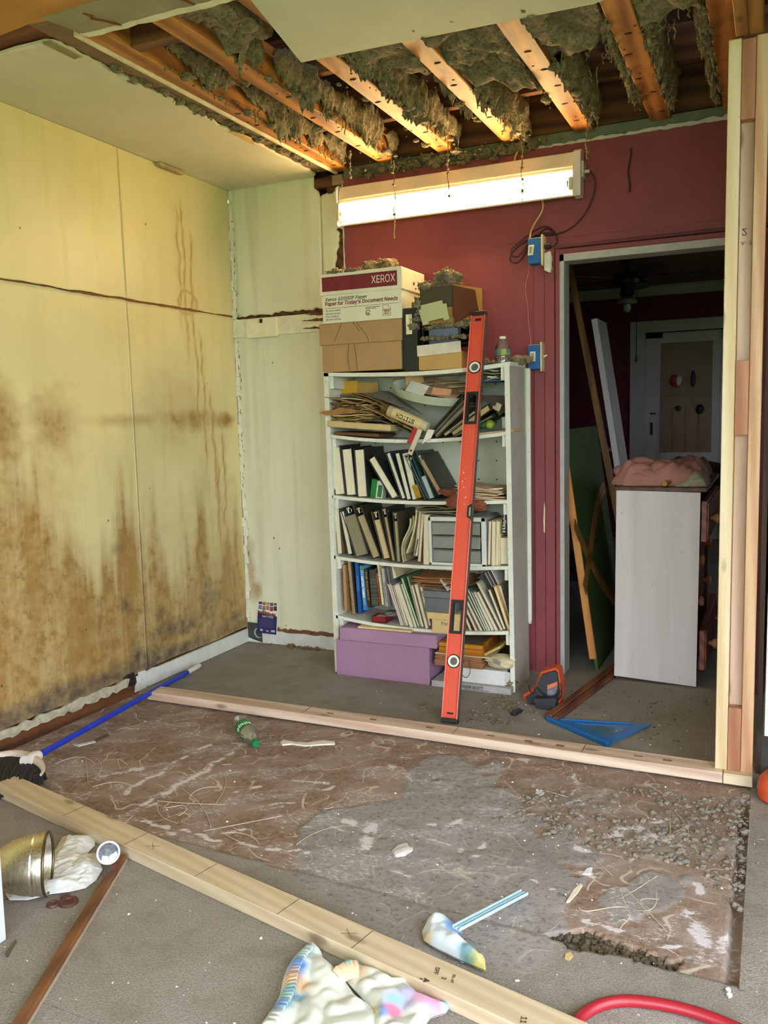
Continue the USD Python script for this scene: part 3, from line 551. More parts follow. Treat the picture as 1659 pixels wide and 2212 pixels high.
fluff(cat_([along(.758, -1.45, -.10, 61, 80, .010), along(.912, -1.3, -.2, 62, 26, .005), strands(.75, .78, -1.2, -.1, 63, 14)]), FLUFF+'in the leftmost joist bay beside the ceiling board')
fluff(cat_([along(1.022, -1.4, -.06, 64, 95, .012), along(1.226, -1.1, -.2, 65, 28, .006), strands(1.01, 1.04, -1.2, -.05, 66, 16), fluff_sheet(1.006, 1.19, -1.75, ragged(-1.42, .05, 4), CEIL+.03, 67)]), FLUFF+'in the second joist bay, left of the hanging sheet corner')
fluff(cat_([along(1.342, -1.25, -.06, 68, 130, .016), along(1.545, -1.1, -.3, 69, 34, .007), strands(1.33, 1.38, -.9, -.05, 70, 18), fluff_sheet(1.325, 1.558, -1.6, ragged(-.93, .06, 5, .6), CEIL+.035, 71)]), FLUFF+'in the third bay behind the hanging sheet corner')
fluff(cat_([along(1.658, -.75, -.05, 72, 100, .018), along(1.87, -.8, -.4, 73, 30, .008), strands(1.6, 1.72, -.6, -.05, 74, 22), fluff_sheet(1.642, 1.884, -1.6, ragged(-.70, .10, 6, .9), CEIL+.02, 75)]), FLUFF+'as a thick brown sheet in the bay above the lamp')
fluff(cat_([along(1.988, -.85, -.08, 76, 90, .014), along(2.195, -1.1, -.2, 77, 90, .012), strands(1.98, 2.2, -.9, -.6, 78, 14), fluff_sheet(1.972, 2.208, -1.6, ragged(-.86, .09, 7, -.5), CEIL+.02, 79)]), FLUFF+'in the bay right of the lamp end')
fluff(cat_([along(2.314, -1.0, -.15, 80, 90, .012), along(2.490, -1.1, -.1, 81, 110, .012), strands(2.3, 2.5, -1.05, -.85, 82, 14), fluff_sheet(2.300, 2.503, -1.6, ragged(-.98, .05, 8), CEIL+.015, 83)]), FLUFF+'in the rightmost bay beside the stud post')
single('wall_plate_dust', cat_([fuzz((.75, -.02, 2.485), (1.75, -.02, 2.50), (.05, .018, .012), 90, 200, .6, (.008, .018)), fuzz((1.0, .0, 2.47), (1.6, -.01, 2.475), (.08, .006, .01), 91, 60, .6, (.005, .012))]), FL, 'brown insulation dust clinging along the top of the maroon wall', 'insulation', None, 'stuff', True)
single('wall_plate_dust', cat_([fuzz((.575, -1.5, CEIL+.012), (.61, -.15, CEIL+.012), (.012, .03, .004), 92, 170, .6, (.006, .013))]), FL, 'brown dust caked on the dusty plank by the torn ceiling edge', 'insulation', None, 'stuff', True)
# dust strings that hang in front of the lamp
for px, py, L, y, lab in ((850, 375, .30, -.16, 'above the left end of the lamp'), (968, 335, .20, -.2, 'above the middle of the lamp'), (1128, 305, .26, -.2, 'above the right half of the lamp'), (1268, 270, .14, -.2, 'near the right end of the lamp'), (756, 350, .08, -.16, 'at the foot of the first joist')):
    o = onY(px, py, y); rr = np.random.default_rng(px)
    pts = [o+np.array([.003*rr.normal(), .003*rr.normal(), .06-(L+.06)*t]) for t in np.linspace(0, 1, 14)]
    single('dust_string', cat_([tube(pts, .0012+.0022*rr.random(14), 5)]+[move(lump(rr.uniform(.004, .008), px+i, 1, .6, 2), *pts[rr.integers(1, 13)]) for i in range(7)]), FL, 'thin string of dust hanging from the joists '+lab, 'dust', None, None, True)

# ---- stud post at the right, plank on the floor under it
PINE, PINED = c(222, 202, 164), c(204, 174, 128)
post = thing('stud_post', 'pale pine stud post of three uprights with spacer blocks at the right', 'post', (2.63, -.95, .038))
obj('stud', bx(2.572, 2.610, -1.0, -.912, .038, 2.41, .002), wood(PINE, PINED, 'z', .55, seed=21), post, label='palest left upright with knots')
obj('stud', bx(2.653, 2.690, -1.0, -.912, .038, 2.41, .002), wood(c(206, 170, 130), c(184, 134, 94), 'z', .55, 9., seed=22), post, label='reddish streaked right upright')
obj('stud', bx(2.611, 2.652, -.960, -.912, .038, 2.41, .002), wood(c(206, 178, 154), c(186, 152, 124), 'z', .55, seed=23), post, label='recessed middle upright')
bm = wood(c(180, 128, 92), c(154, 100, 66), 'z', .6, seed=24)
for z0, z1 in ((.038, .26), (1.18, 1.42), (2.165, 2.405)): obj('spacer_block', bx(2.6112, 2.6518, -1.0, -.961, z0, z1, .0015), bm, post)
text(post, '2', .022, (2.618, -.9605, 1.84), (1, 0, 0), (0, 0, -1), INK, 'pencil_mark'); text(post, 'A-31', .012, (2.618, -.9605, 1.80), (1, 0, 0), (0, 0, -1), INK, 'pencil_mark')
sill = thing('floor_plank', 'long pale two by four lying along the floor from the left wall to the stud post', 'plank', (1.4, -.985, 0))
obj('plank', bx(.13, 2.598, -1.028, -.940, 0, .038, .002), wood(c(216, 196, 172), c(192, 160, 136), 'x', .55, seed=25), sill)
obj('end_piece', bx(2.600, 2.692, -1.028, -.940, 0, .038, .002), wood(c(220, 204, 174), c(204, 178, 138), 'x', .55, seed=26), sill)
for x in (.95, 1.62, 2.12): obj('pencil_line', bx(x, x+.002, -1.02, -.945, .0379, .0384, 0), INK, sill)
for i, x in enumerate((1.05, 1.25, 1.5, 1.75, 1.9, 2.02, 2.3, 2.4)): obj('stamp_mark', bx(x, x+.03, -.99-.004*(i % 3), -.978, .0379, .0383, 0), plain(c(136, 104, 84), .7), sill)
# wide plank in the foreground
A, Bp = onZ(35, 1675, .038)[:2], onZ(1250, 2200, .038)[:2]
d = (Bp-A)/np.linalg.norm(Bp-A); nrm = np.array([d[1], -d[0]]); ang = math.degrees(math.atan2(d[1], d[0])); L = np.linalg.norm(Bp-A)+.02
Mx = np.eye(4); ca, sa = d; Mx[:3, 0] = (ca, sa, 0); Mx[:3, 1] = (-sa, ca, 0); Mx[:3, 3] = (A[0], A[1], 0)
fp = thing('floor_plank', 'wide pale plank lying aslant across the foreground with pencil marks and a grade stamp', 'plank', mat=Mx)
FBW = wood(c(202, 185, 154), c(186, 165, 132), 'x', .55, 14., seed=27)
obj('plank', bx(0, L, -.089, 0, .0, .038, .002), FBW, fp)
for x in (.42, .74, 1.05, 1.36, 1.60): obj('pencil_line', bx(x, x+.0018, -.086, -.003, .0379, .0384, 0), plain(c(90, 74, 54), .7), fp)
for x, s in ((.80, 1), (1.54, -1)):
    for q in (-1, 1): obj('pencil_mark', bx(0, .04, -.0008, .0008, 0, .0005, 0).apply_transform(trimesh.transformations.translation_matrix((x, -.045, .038)) @ trimesh.transformations.rotation_matrix(q*.6, (0, 0, 1), (.02, 0, 0))), plain(c(110, 92, 68), .7), fp)
for s, x, y, h in (('SPF', 1.80, -.03, .010), ('2', 1.83, -.05, .010), ('KD-HT', 1.845, -.03, .006), ('11', 2.03, -.06, .012)): text(fp, s, h, (x, y, .038), (.35, -.94, 0), (.94, .35, 0), plain(c(80, 62, 48), .7), 'grade_stamp', True)
obj('grade_stamp', cat_([framed(prism([(0, 0), (.016, 0), (.008, .014)], .0005), (1.80, -.075, .038), (.35, -.94, 0), (.94, .35, 0), (0, 0, 1)), bx(1.792, 1.80, -.084, -.081, .038, .0385, 0)]), plain(c(72, 60, 52), .7), fp)
# ================================================================ bookcase and what it holds
FY = -.35                                   # plane of the shelf fronts
def shelf_line(pts, n=44):
    P = np.array([onY(a, b, FY) for a, b in pts]); xs = np.linspace(.768, 1.662, n)
    co = np.polyfit(P[:, 0], P[:, 2], 3); return xs, np.polyval(co, xs), co
SHELF = [shelf_line(p) for p in (
 [(699,805),(810,804),(900,804),(960,798),(1044,789),(1100,781.5)],
 [(710,938),(770,944.6),(840,949),(931,948.4),(1036,939.4),(1094,932.5)],
 [(714,1069),(794,1078),(857,1080.3),(950,1083),(1020,1083),(1090,1080)],
 [(721,1200),(769,1208),(832,1215),(908,1221.4),(1010,1224),(1098,1223)],
 [(726,1328.6),(786,1342),(853,1352.5),(931,1359),(1002,1365),(1105,1363)])]
def sz(i, x): return float(np.polyval(SHELF[i][2], x))
case = thing('bookcase', 'white painted bookcase with sagging shelves crammed with binders and papers', 'bookcase', (1.21, -.22, 0))
CW = plain(c(214, 214, 196), .5, .08, 14., .7, bump=.15); CG = plain(c(176, 168, 154), .6, .1, 9., .6, bump=.2)
BY = -.095
obj('side_panel', hull([(.743, FY, 1.485), (.768, FY, 1.485), (.752, FY, 0), (.780, FY, 0), (.743, BY, 1.485), (.768, BY, 1.485), (.752, BY, 0), (.780, BY, 0)]), CW, case, False)
obj('side_panel', hull([(1.648, FY+.004, 1.485), (1.668, FY+.004, 1.485), (1.664, FY+.004, 0), (1.682, FY+.004, 0), (1.648, BY, 1.485), (1.668, BY, 1.485), (1.664, BY, 0), (1.682, BY, 0)]), CG, case, False, label='grey dusty right side panel')
obj('stile', hull([(1.646, FY-.002, 1.485), (1.669, FY-.002, 1.485), (1.662, FY-.002, 0), (1.683, FY-.002, 0), (1.646, FY+.004, 1.485), (1.669, FY+.004, 1.485), (1.662, FY+.004, 0), (1.683, FY+.004, 0)]), CW, case, False, label='white front edge of the right side')
def bent(i, x0, x1, t):
    xs = np.linspace(x0, x1, 44); z = np.polyval(SHELF[i][2], xs); top = [(a, b) for a, b in zip(xs, z)]; bot = [(a, b-t) for a, b in zip(xs, z)][::-1]
    return framed(prism(top+bot, BY-FY), (0, FY, 0), (1, 0, 0), (0, 0, 1), (0, 1, 0))
obj('top', bent(0, .740, 1.672, .018), CW, case, 20)
for i in range(1, 5): obj('shelf', bent(i, .768, 1.655, .016), CW, case, 20)
for i in range(5):
    xl, xr = .768+.003*i, 1.648+.003*i; h = .05 if i else .06
    obj('cleat', bx(xl, xl+.020, FY+.012, BY, sz(i, .77)-.018-h, sz(i, .77)-.018, .002), CW, case); obj('cleat', bx(xr-.022, xr, FY+.008, BY, sz(i, 1.65)-.018-h, sz(i, 1.65)-.018, .002), CW, case)
g = Graph(); p = g.obj(); x_, y_, z_ = g.sep(p); n1 = g.noise(p, 5, 4)
fx, fz = (g.m('subtract', g.m('fraction', g.m('multiply', q, 11.)), .5) for q in (x_, z_))
dd = g.m('sqrt', g.m('add', g.m('multiply', fx, fx), g.m('multiply', fz, fz)))
k = g.mix(g.rng(n1, .3, .7), c(176, 182, 158), c(196, 200, 178)); k = g.mix(g.rng(dd, .035, .05, 1., 0.), k, c(40, 36, 28))
obj('back_panel', bx(.752, 1.692, BY, BY+.012, .26, 1.475, .001), g.done('pegboard_back', k, .6), case)
obj('back_edge', bx(1.676, 1.694, BY-.003, BY+.014, .27, 1.468, .001), CW, case)
obj('back_panel', bx(.752, 1.672, BY, BY+.012, .0, .255, .001), plain(c(90, 70, 52), .8), case)

# ---- helpers for what stands on the shelves
def frame(bl, br, tl, y0):
    A, B, T = onY(*bl, y0), onY(*br, y0), onY(*tl, y0); v = T-A; h = np.linalg.norm(v); v = v/h; u = np.array([v[2], 0, -v[0]]); w = max(.004, float((B-A)@u)); return A, u, v, w, h
def zo(ox, oy, s): return lambda *p: [(ox+a/s, oy+b/s) for a, b in p]
PAGE = c(226, 218, 186); PAGES = {}
def pagemat(col=PAGE):
    k = tuple(np.round(col, 3))
    if k not in PAGES:
        g = Graph(); p = g.obj(); n = g.noise(g.map(p, (260, 2, 12)), 1., 3, .6); n2 = g.noise(p, 16, 4, .7)
        kk = g.mix(g.rng(n, .35, .65), mul(col, .84), col); kk = g.mix(g.rng(n2, .55, .72, 0, .5), kk, mul(col, .62)); PAGES[k] = g.done(f'page_edges_{len(PAGES)}', kk, .85)
    return PAGES[k]
def lean(f, deg): return f
def binder(name, label, cat, q, y0=-.335, depth=.225, cover=c(34, 32, 30), pages=PAGE, t=.0035, gap=.012, ring=False, group=None, slack=0.0):
    """a ring binder seen from its open side: two boards, a spine at the back, the block of pages between, sometimes the ring"""
    A, u, v, w, h = frame(*q, y0); y = np.array([0, 1., 0]); F = lambda m: framed(m, A, u, y, v)
    th = thing(name, label, cat, A+u*w/2, group); cm = plain(cover, .45, .15, 20., .35)
    obj('cover', F(bx(0, t, 0, depth, 0, h, .0008)), cm, th); obj('cover', F(bx(w-t, w, 0, depth, 0, h, .0008)), cm, th); obj('spine', F(bx(t, w-t, depth-t, depth, 0, h, .0005)), cm, th)
    if pages is not None and w > .009:
        pm = bx(t+.0008, w-t-.0008, .006, depth-.02, .003, h-gap, .0015)
        obj('pages', F(pm), pagemat(pages), th)
    if ring:
        cx_ = w/2; cm2 = metal(c(206, 200, 186), .25)
        rr = [(cx_+.011*math.cos(a), .02, h-.022+.012*math.sin(a)) for a in np.linspace(0, 2*np.pi, 14)]
        obj('ring', F(cat_([tube(rr, .0022, 6), bx(cx_-.009, cx_+.009, .004, .012, h-.016, h-.004, .002), bx(cx_-.004, cx_+.004, .002, .012, h-.034, h-.014, .002)])), cm2, th)
    return th, (A, u, v, w, h)
def book(name, label, cat, q, y0=-.33, depth=.17, cover=c(60, 50, 40), pages=PAGE, group=None, title=None, tcol=c(220, 200, 140), th_=None, tpos=(.1, .9), up=False, rough=.45, bands=()):
    A, u, v, w, h = frame(*q, y0); y = np.array([0, 1., 0]); F = lambda m: framed(m, A, u, y, v)
    th = thing(name, label, cat, A+u*w/2, group); cm = plain(cover, rough, .12, 26., .35)
    t = min(.003, w*.2)
    obj('cover', F(cat_([bx(0, t, 0, depth, 0, h, .0008), bx(w-t, w, 0, depth, 0, h, .0008), bx(0, w, 0, t, 0, h, .001)])), cm, th)
    obj('pages', F(bx(t, w-t, t, depth-.006, .003, h-.005, .0008)), pagemat(pages), th)
    if title:
        hh = (th_ or .5)*w; a, b = tpos; z0, z1 = (h*b, h*a)
        if up: o = A+u*(w*.5+hh*.5)+v*(h*a); ux, uy = v, -u
        else: o = A+u*(w*.5-hh*.5)+v*(h*b); ux, uy = -v, u
        text(th, title, hh, o-y*.0006, ux, uy, plain(tcol, .5), 'title', True, width=h*(b-a))
    for z, bh, bc in bands: obj('band', F(bx(.0008, w-.0008, -.0008, .001, h*z, h*(z+bh), .0003)), plain(bc, .5), th)
    return th
def folder(name, label, cat, q, y0=-.335, depth=.2, col=c(190, 178, 150), group=None, sheets=0, rough=.8):
    A, u, v, w, h = frame(*q, y0); y = np.array([0, 1., 0]); F = lambda m: framed(m, A, u, y, v)
    th = thing(name, label, cat, A+u*w/2, group); cm = plain(col, rough, .14, 18., .35); t = min(.0016, w*.25)
    obj('cover', F(cat_([bx(0, t, 0, depth, 0, h, .0004), bx(w-t, w, .004, depth, 0, h*.985, .0004), bx(0, w, 0, depth, 0, .001, 0)])), cm, th)
    obj('papers', F(bx(t, w-t, .004, depth-.004, .001, h*.97, .0006)), pagemat(mul(PAGE, .9) if sheets == 0 else c(200, 196, 180)), th)
    return th
def pile(name, label, cat, ctr, size, n, seed, cols, h, tilt=6, group=None, warp=.006, kind=None):
    """papers lying on one another: each sheet its own part, warped and turned a little"""
    r = np.random.default_rng(seed); th = thing(name, label, cat, ctr, group, kind); z = ctr[2]
    for i in range(n):
        a, b = size[0]*r.uniform(.8, 1.1), size[1]*r.uniform(.8, 1.05); t = h/n
        k = 9; gx, gy = np.meshgrid(np.linspace(-a/2, a/2, k), np.linspace(-b/2, b/2, 6), indexing='ij')
        zz = warp*(meshkit.fbm(np.stack([gx*9, gy*9, gx*0+i*3.1], -1).reshape(-1, 3), 3, seed+i).reshape(gx.shape)-.3)*2*(.4+i/n)
        V = np.stack([gx, gy, zz], -1).reshape(-1, 3); ii = np.arange(k*6).reshape(k, 6); q = np.stack([ii[:-1, :-1], ii[1:, :-1], ii[1:, 1:], ii[:-1, 1:]], -1).reshape(-1, 4)
        F = np.vstack([q[:, [0, 1, 2]], q[:, [0, 2, 3]]]); m = len(V); bd = np.r_[ii[:, 0], ii[-1, 1:], ii[::-1, -1][1:], ii[0, ::-1][1:-1]]; nx = np.roll(bd, -1)
        ms = trimesh.Trimesh(np.vstack([V+[0, 0, t*.8], V]), np.vstack([F, F[:, ::-1]+m, np.c_[bd, bd+m, nx+m], np.c_[bd, nx+m, nx]]), process=False)
        ms = rotated(rotated(ms, (0, 0, 1), r.uniform(-tilt, tilt)), (0, 1, 0), r.uniform(-1, 1)*tilt*.25)
        obj('sheet', move(ms, ctr[0]+r.normal(0, .006), max(ctr[1]+r.normal(0, .006), ctr[1]-.004), z+i*t), plain(cols[i % len(cols)], .85, .15, 18., .4), th, 40)
    return th
Q = lambda z, bl, br, tl: tuple(z(bl, br, tl))

# ---- second shelf
z3 = zo(700, 940, 6.38)
g3 = 'black binders stuffed with white paper'
for lab, a in (('leftmost of three upright black binders full of pale pages', ((140,830),(296,834),(62,160))), ('middle of three upright black binders full of pale pages', ((298,838),(450,850),(228,180))), ('right one of three upright black binders full of pale pages', ((452,858),(602,872),(402,186)))):
    binder('ring_binder', lab, 'binder', Q(z3, *a), gap=.008, t=.004, group=g3)
th, _ = binder('ring_binder', 'thick leaning black binder with a slanting block of yellowed pages, right of the green box', 'binder', Q(z3, (930,890), (1062,898), (590,318)), gap=.012, group=None)
binder('ring_binder', 'slim leaning dark blue binder with pale pages, second shelf centre', 'binder', Q(z3, (1066,892), (1140,898), (842,246)), cover=c(38, 40, 58), gap=.006)
folder('report_folder', 'dark teal report folder leaning right of the slim blue binder', 'folder', Q(z3, (1142,894), (1200,896), (972,240)), col=c(52, 66, 60))
folder('report_folder', 'clear grey folder leaning with its dark sheets showing, second shelf', 'folder', Q(z3, (1215,896), (1300,900), (1066,240)), col=c(58, 62, 54))
th, _ = binder('ring_binder', 'teal binder with open black inside and silver ring, leaning on second shelf', 'binder', Q(z3, (1390,892), (1440,894), (1100,278)), cover=c(78, 100, 96), pages=None, ring=True)
th, _ = binder('ring_binder', 'dark green binder leaning between the teal ring binder and the black one', 'binder', Q(z3, (1445,894), (1540,898), (1190,256)), cover=c(56, 78, 72), pages=c(170, 182, 184), gap=.12)
th, (A, u, v, w, h) = binder('ring_binder', 'black binder leaning furthest right with its big black cover in view', 'binder', Q(z3, (1570,840), (1640,800), (1262,290)), cover=c(46, 42, 34), pages=c(168, 140, 110), ring=True, gap=.03)
Z2 = sz(2, 1.0)
pk = thing('glittering_packet', 'small gold foil packet standing among the leaning folders', 'packet', onY(908, 1079, -.34))
A, u, v, w, h = frame(*z3((1270,885), (1340,850), (1205,700)), -.338); obj('packet', framed(bx(0, w, 0, .03, 0, h, .003), A, u, (0, 1., 0), v), plain(c(190, 160, 70), .25, .3, 60., metallic=.8), pk)
gb = thing('green_box', 'small green and white carton beside the upright binders', 'box', onY(803, 1077, -.30))
A, u, v, w, h = frame(*z3((628,872), (702,876), (660,600)), -.30)
obj('side', framed(bx(0, w, 0, .05, 0, h, .001), A, u, (0, 1., 0), v), plain(c(28, 120, 52), .45), gb); obj('front', framed(bx(w, w+.035, .004, .05, 0, h*.95, .001), A, u, (0, 1., 0), v), plain(c(214, 220, 200), .5), gb)
obj('panel', framed(bx(w+.008, w+.03, .002, .004, h*.15, h*.75, .0005), A, u, (0, 1., 0), v), plain(c(52, 110, 60), .5), gb)
zb = sz(2, 1.5)
pile('envelope_pile', 'loose pile of buff envelopes and letters at the right end of the second shelf', 'papers', (1.505, -.235, zb+.001), (.24, .2), 9, 5, [c(206, 180, 140), c(216, 196, 160), c(196, 168, 130), c(226, 216, 196)], .055, 14, warp=.012)
rb = thing('crumpled_paper', 'reddish brown crumpled paper hanging over the shelf edge behind the level', 'paper', (1.40, -.33, zb-.06))
for s, dx, dz, k in ((3, 0, .02, (1., .5, .9)), (4, .05, -.02, (.7, .4, 1.1)), (5, .12, .0, (.9, .4, .6)), (6, -.03, .06, (1.1, .6, .4))): obj('fold', move(lump(.038, s, 3, .8, 1.7, k), 1.405+dx, -.352, zb-.02+dz), plain(c(132, 74, 50), .85, .25, 16.), rb, 40)

# ---- third shelf
z4 = zo(700, 1080, 7.213)
folder('worn_notebook', 'tattered brown notebook at the left end of the third shelf', 'notebook', Q(z4, (205,840), (275,850), (152,105)), col=c(118, 98, 70))
folder('report_folder', 'blue edged folder leaning beside the tattered notebook', 'folder', Q(z4, (370,850), (440,880), (236,170)), col=c(52, 72, 84))
g4 = 'dusty open binders on the third shelf'
for lab, a, cv, pg in (('wide dusty binder with grey page edges and a white stripe, third shelf left', ((490,902), (715,925), (250,140)), c(62, 62, 46), c(136, 128, 98)),
                       ('thickest dusty binder with tan page edges, second of the third shelf binders', ((750,925), (895,935), (450,135)), c(48, 44, 34), c(166, 150, 110)),
                       ('slim dusty binder with one cream stripe of pages, third of the third shelf binders', ((920,935), (1040,944), (725,185)), c(74, 68, 50), c(196, 176, 126)),
                       ('black framed binder with a bright metal ring, fourth of the third shelf binders', ((1045,962), (1118,972), (890,130)), c(40, 40, 36), c(170, 146, 100)),
                       ('slim binder with silver ring standing next to the dark gap', ((1122,972), (1196,978), (1062,190)), c(70, 64, 46), c(160, 150, 108))):
    binder('ring_binder', lab, 'binder', Q(z4, *a), cover=cv, pages=pg, ring=True, gap=.045)
def curled(name, label, pxs, y0, depth, t, col):
    P = np.array([onY(a, b, y0) for a, b in pxs]); S = spline(P, 22); T = np.gradient(S, axis=0); T /= np.linalg.norm(T, axis=1, keepdims=True); N = np.c_[T[:, 2], T[:, 1]*0, -T[:, 0]]
    lo, hi = S-N*t/2, S+N*t/2; poly = [(a[0], a[2]) for a in lo]+[(a[0], a[2]) for a in hi[::-1]]
    return single(name, framed(prism(poly, depth), (0, y0, 0), (1, 0, 0), (0, 0, 1), (0, 1, 0)), plain(col, .8, .2, 24., .4), label, 'magazine' if name == 'magazine' else 'scrap', None)
curled('magazine', 'outer of two magazines slumped into a curl in the dark gap', z4((1340,290),(1310,480),(1230,650),(1212,800),(1240,970)), -.33, .2, .006, c(190, 184, 140))
curled('magazine', 'inner magazine slumped into a curl in the dark gap', z4((1385,250),(1360,470),(1262,660),(1245,800),(1280,955)), -.325, .2, .008, c(150, 140, 104))
curled('magazine', 'bowed pale magazine leaning beside the curled ones', z4((1440,155),(1415,400),(1350,650),(1285,830)), -.325, .2, .008, c(200, 190, 146))
for i, (a, col, lab) in enumerate((( ((1400,870),(1450,880),(1480,160)), c(170, 140, 104), 'tan folder bundle standing left of the buff slip box'), (((1455,960),(1500,975),(1510,190)), c(142, 112, 80), 'brown papers wedged against the buff slip box'), (((1395,860),(1420,870),(1445,600)), c(226, 220, 196), 'short white booklet in front of the tan folder bundle'))): folder('paper_bundle', lab, 'papers', Q(z4, *a), col=col)
folder('slip_box', 'buff cardboard slip case left of the clear drawers', 'box', Q(z4, (1545,1005), (1632,1012), (1550,205)), y0=-.34, col=c(216, 182, 128))
z5 = zo(900, 1080, 7.54)
A, u, v, w, h = frame(*z5((205,1058), (1135,1066), (182,272)), -.345); A = A+np.array([0, 0, 0.0])
dr = thing('drawer_unit', 'small clear three drawer unit with a white frame, third shelf', 'drawers', A+u*w/2)
F = lambda m: framed(m, A, u, (0, 1., 0), v); wp = plain(c(208, 214, 204), .4, .06, 12., .3); e = .014
obj('frame', F(cat_([bx(0, e, 0, .22, 0, h, .003), bx(w-e*1.6, w, 0, .22, 0, h, .003), bx(0, w, 0, .22, 0, e, .003), bx(0, w, 0, .22, h-e*1.5, h, .003), bx(e, w-e, .215, .22, e, h-e, 0)])), wp, dr)
H3 = (h-2.6*e)/3; cl = glassy('clear_plastic', c(206, 212, 204), .12, .55)
for i, (cc, nm) in enumerate(((c(150, 160, 186), 'contents'), (c(214, 188, 178), 'contents'), (c(150, 200, 100), 'contents'))):
    zl = e+H3*i+.003; f_ = obj('drawer', F(cat_([bx(e*1.4, w-e*2.0, .004, .007, zl, zl+H3-.005, .001), bx(e*1.4, w-e*2, .004, .018, zl+H3-.012, zl+H3-.005, .001)])), cl, dr)
    obj('contents', F(cat_([bx(e*2+.05*(i == 2), w-e*3, .012, .19, zl+.002, zl+H3*.70, .004), bx(e*2, w*.30, .010, .05, zl+.002, zl+H3*.34, .003)])), plain(cc, .7, .18, 22.), dr)
    obj('drawer_handle', F(bx(w*.3, w*.55, -.002, .005, zl+H3-.016, zl+H3-.008, .001)), cl, dr)
zt = A[2]+h; pile('paper_heap', 'dark crumpled papers heaped on top of the clear drawers', 'papers', (1.355, -.23, zt+.001), (.3, .2), 6, 8, [c(92, 88, 64), c(120, 112, 80), c(70, 72, 70), c(150, 146, 112)], .035, 16, warp=.016)
for i, (a, col, lab) in enumerate(((((1150,1060),(1200,1065),(1165,330)), c(120, 84, 54), 'brown cardboard sheets right of the clear drawers'), (((1215,1070),(1275,1068),(1225,330)), c(204, 184, 130), 'cream stack of upright papers right of the cardboard sheets'), (((1280,1064),(1330,1062),(1300,330)), c(214, 196, 142), 'second cream stack of upright papers at the right'), (((1335,1060),(1365,1058),(1330,540)), c(206, 188, 136), 'short cream papers at the right end of the third shelf'), (((1368,1045),(1500,1020),(1350,605)), c(190, 172, 120), 'buff envelope standing at the right end of the third shelf'))): folder('paper_bundle', lab, 'papers', Q(z5, *a), col=col, y0=-.335+.002*i)
bg = thing('dark_bag', 'dark blue bag with pale lettering tucked at the right end of the third shelf', 'bag', onY(1094, 1158, -.31))
A, u, v, w, h = frame(*z5((1425,580), (1495,575), (1430,180)), -.31); obj('bag', framed(bx(0, w, 0, .12, 0, h, .004), A, u, (0, 1., 0), v), plain(c(30, 34, 50), .5), bg); obj('strip', framed(bx(-.002, .004, -.002, 0, h*.35, h*.9, .0005), A, u, (0, 1., 0), v), plain(c(190, 186, 170), .6), bg)
text(bg, 'illy', .012, A+u*w*.25+v*h*.1-np.array([0, .001, 0]), v, -u, plain(c(214, 210, 190), .5), 'print', True, width=h*.6)

# ---- fourth shelf
z6 = zo(720, 1200, 7.54)
B = lambda *a, **k: book(*a, **k)
B('old_book', 'worn tan spined book at the left end of the fourth shelf', 'book', Q(z6, (175,902), (240,912), (140,150)), cover=c(168, 132, 84))
th = B('spiral_notebook', 'tan wire bound notebook next to the worn tan book', 'notebook', Q(z6, (308,945), (365,950), (225,95)), cover=c(176, 146, 108))
A, u, v, w, h = frame(*z6((308,945), (365,950), (225,95)), -.333)
obj('wire_binding', cat_([tube([A+u*(w*.5+w*.55*math.cos(a))+v*z+np.array([0, -.005*math.sin(a)-.001, 0]) for a in np.linspace(0, np.pi, 7)], .0011, 5) for z in np.linspace(.01, h-.01, 26)]), metal(c(170, 150, 124), .4), th)
B('book', 'black narrow book left of the two blue ones', 'book', Q(z6, (368,932), (395,938), (288,112)), cover=c(26, 30, 36))
B('book', 'deep blue hardback on the fourth shelf', 'book', Q(z6, (398,938), (468,932), (342,118)), cover=c(20, 78, 146), title='THE CONSERVATION', tcol=c(90, 150, 200), th_=.3, tpos=(.45, .75))
B('book', 'pale sky blue book with white script title', 'book', Q(z6, (488,890), (550,888), (424,168)), cover=c(92, 156, 200), title='GABBIES TWILLEPS', tcol=c(236, 240, 244), th_=.55, tpos=(.28, .76), up=True, bands=((.0, .12, c(60, 120, 176)), (.9, .1, c(70, 130, 110))))
B('book', 'dark brown book with gilt title THE BALANCE', 'book', Q(z6, (565,850), (615,848), (502,222)), cover=c(58, 38, 24), title='THE BALANCE', tcol=c(170, 134, 60), th_=.6, tpos=(.2, .95))
B('book', 'thick charcoal hardback with faded gilt lines', 'book', Q(z6, (622,822), (745,818), (575,235)), cover=c(58, 62, 60), tcol=c(120, 122, 90), bands=tuple((z, .012, c(112, 114, 84)) for z in (.06, .1, .14, .2, .3, .42, .52, .56, .62, .66, .7, .74)))
B('book', 'narrow orange book wedged beside the charcoal hardback', 'book', Q(z6, (748,822), (782,820), (690,288)), cover=c(178, 92, 40), title='THE COUNTRY', tcol=c(70, 34, 20), th_=.45, tpos=(.05, .7))
B('book', 'cream spined book right of the narrow orange one', 'book', Q(z6, (785,806), (832,808), (706,162)), cover=c(216, 206, 170), title='WAY 9', tcol=c(150, 140, 110), th_=.5, tpos=(.7, .95))
B('book', 'pale grey book with small black title', 'book', Q(z6, (846,830), (902,828), (772,212)), cover=c(168, 164, 154), title='THE HOLLIES OF IT', tcol=c(40, 40, 40), th_=.28, tpos=(.12, .62))
B('book', 'smoky grey book leaning with its broad side in view', 'book', Q(z6, (960,850), (1010,840), (850,190)), cover=c(104, 104, 102))
folder('booklet', 'small cream booklet leaning high under the third shelf', 'booklet', Q(z6, (980,380), (1030,352), (905,192)), col=c(206, 192, 146), y0=-.30)
rx = thing('gift_box', 'small open dark red box with white lining in front of the books', 'box', onY(818, 1345, -.345))
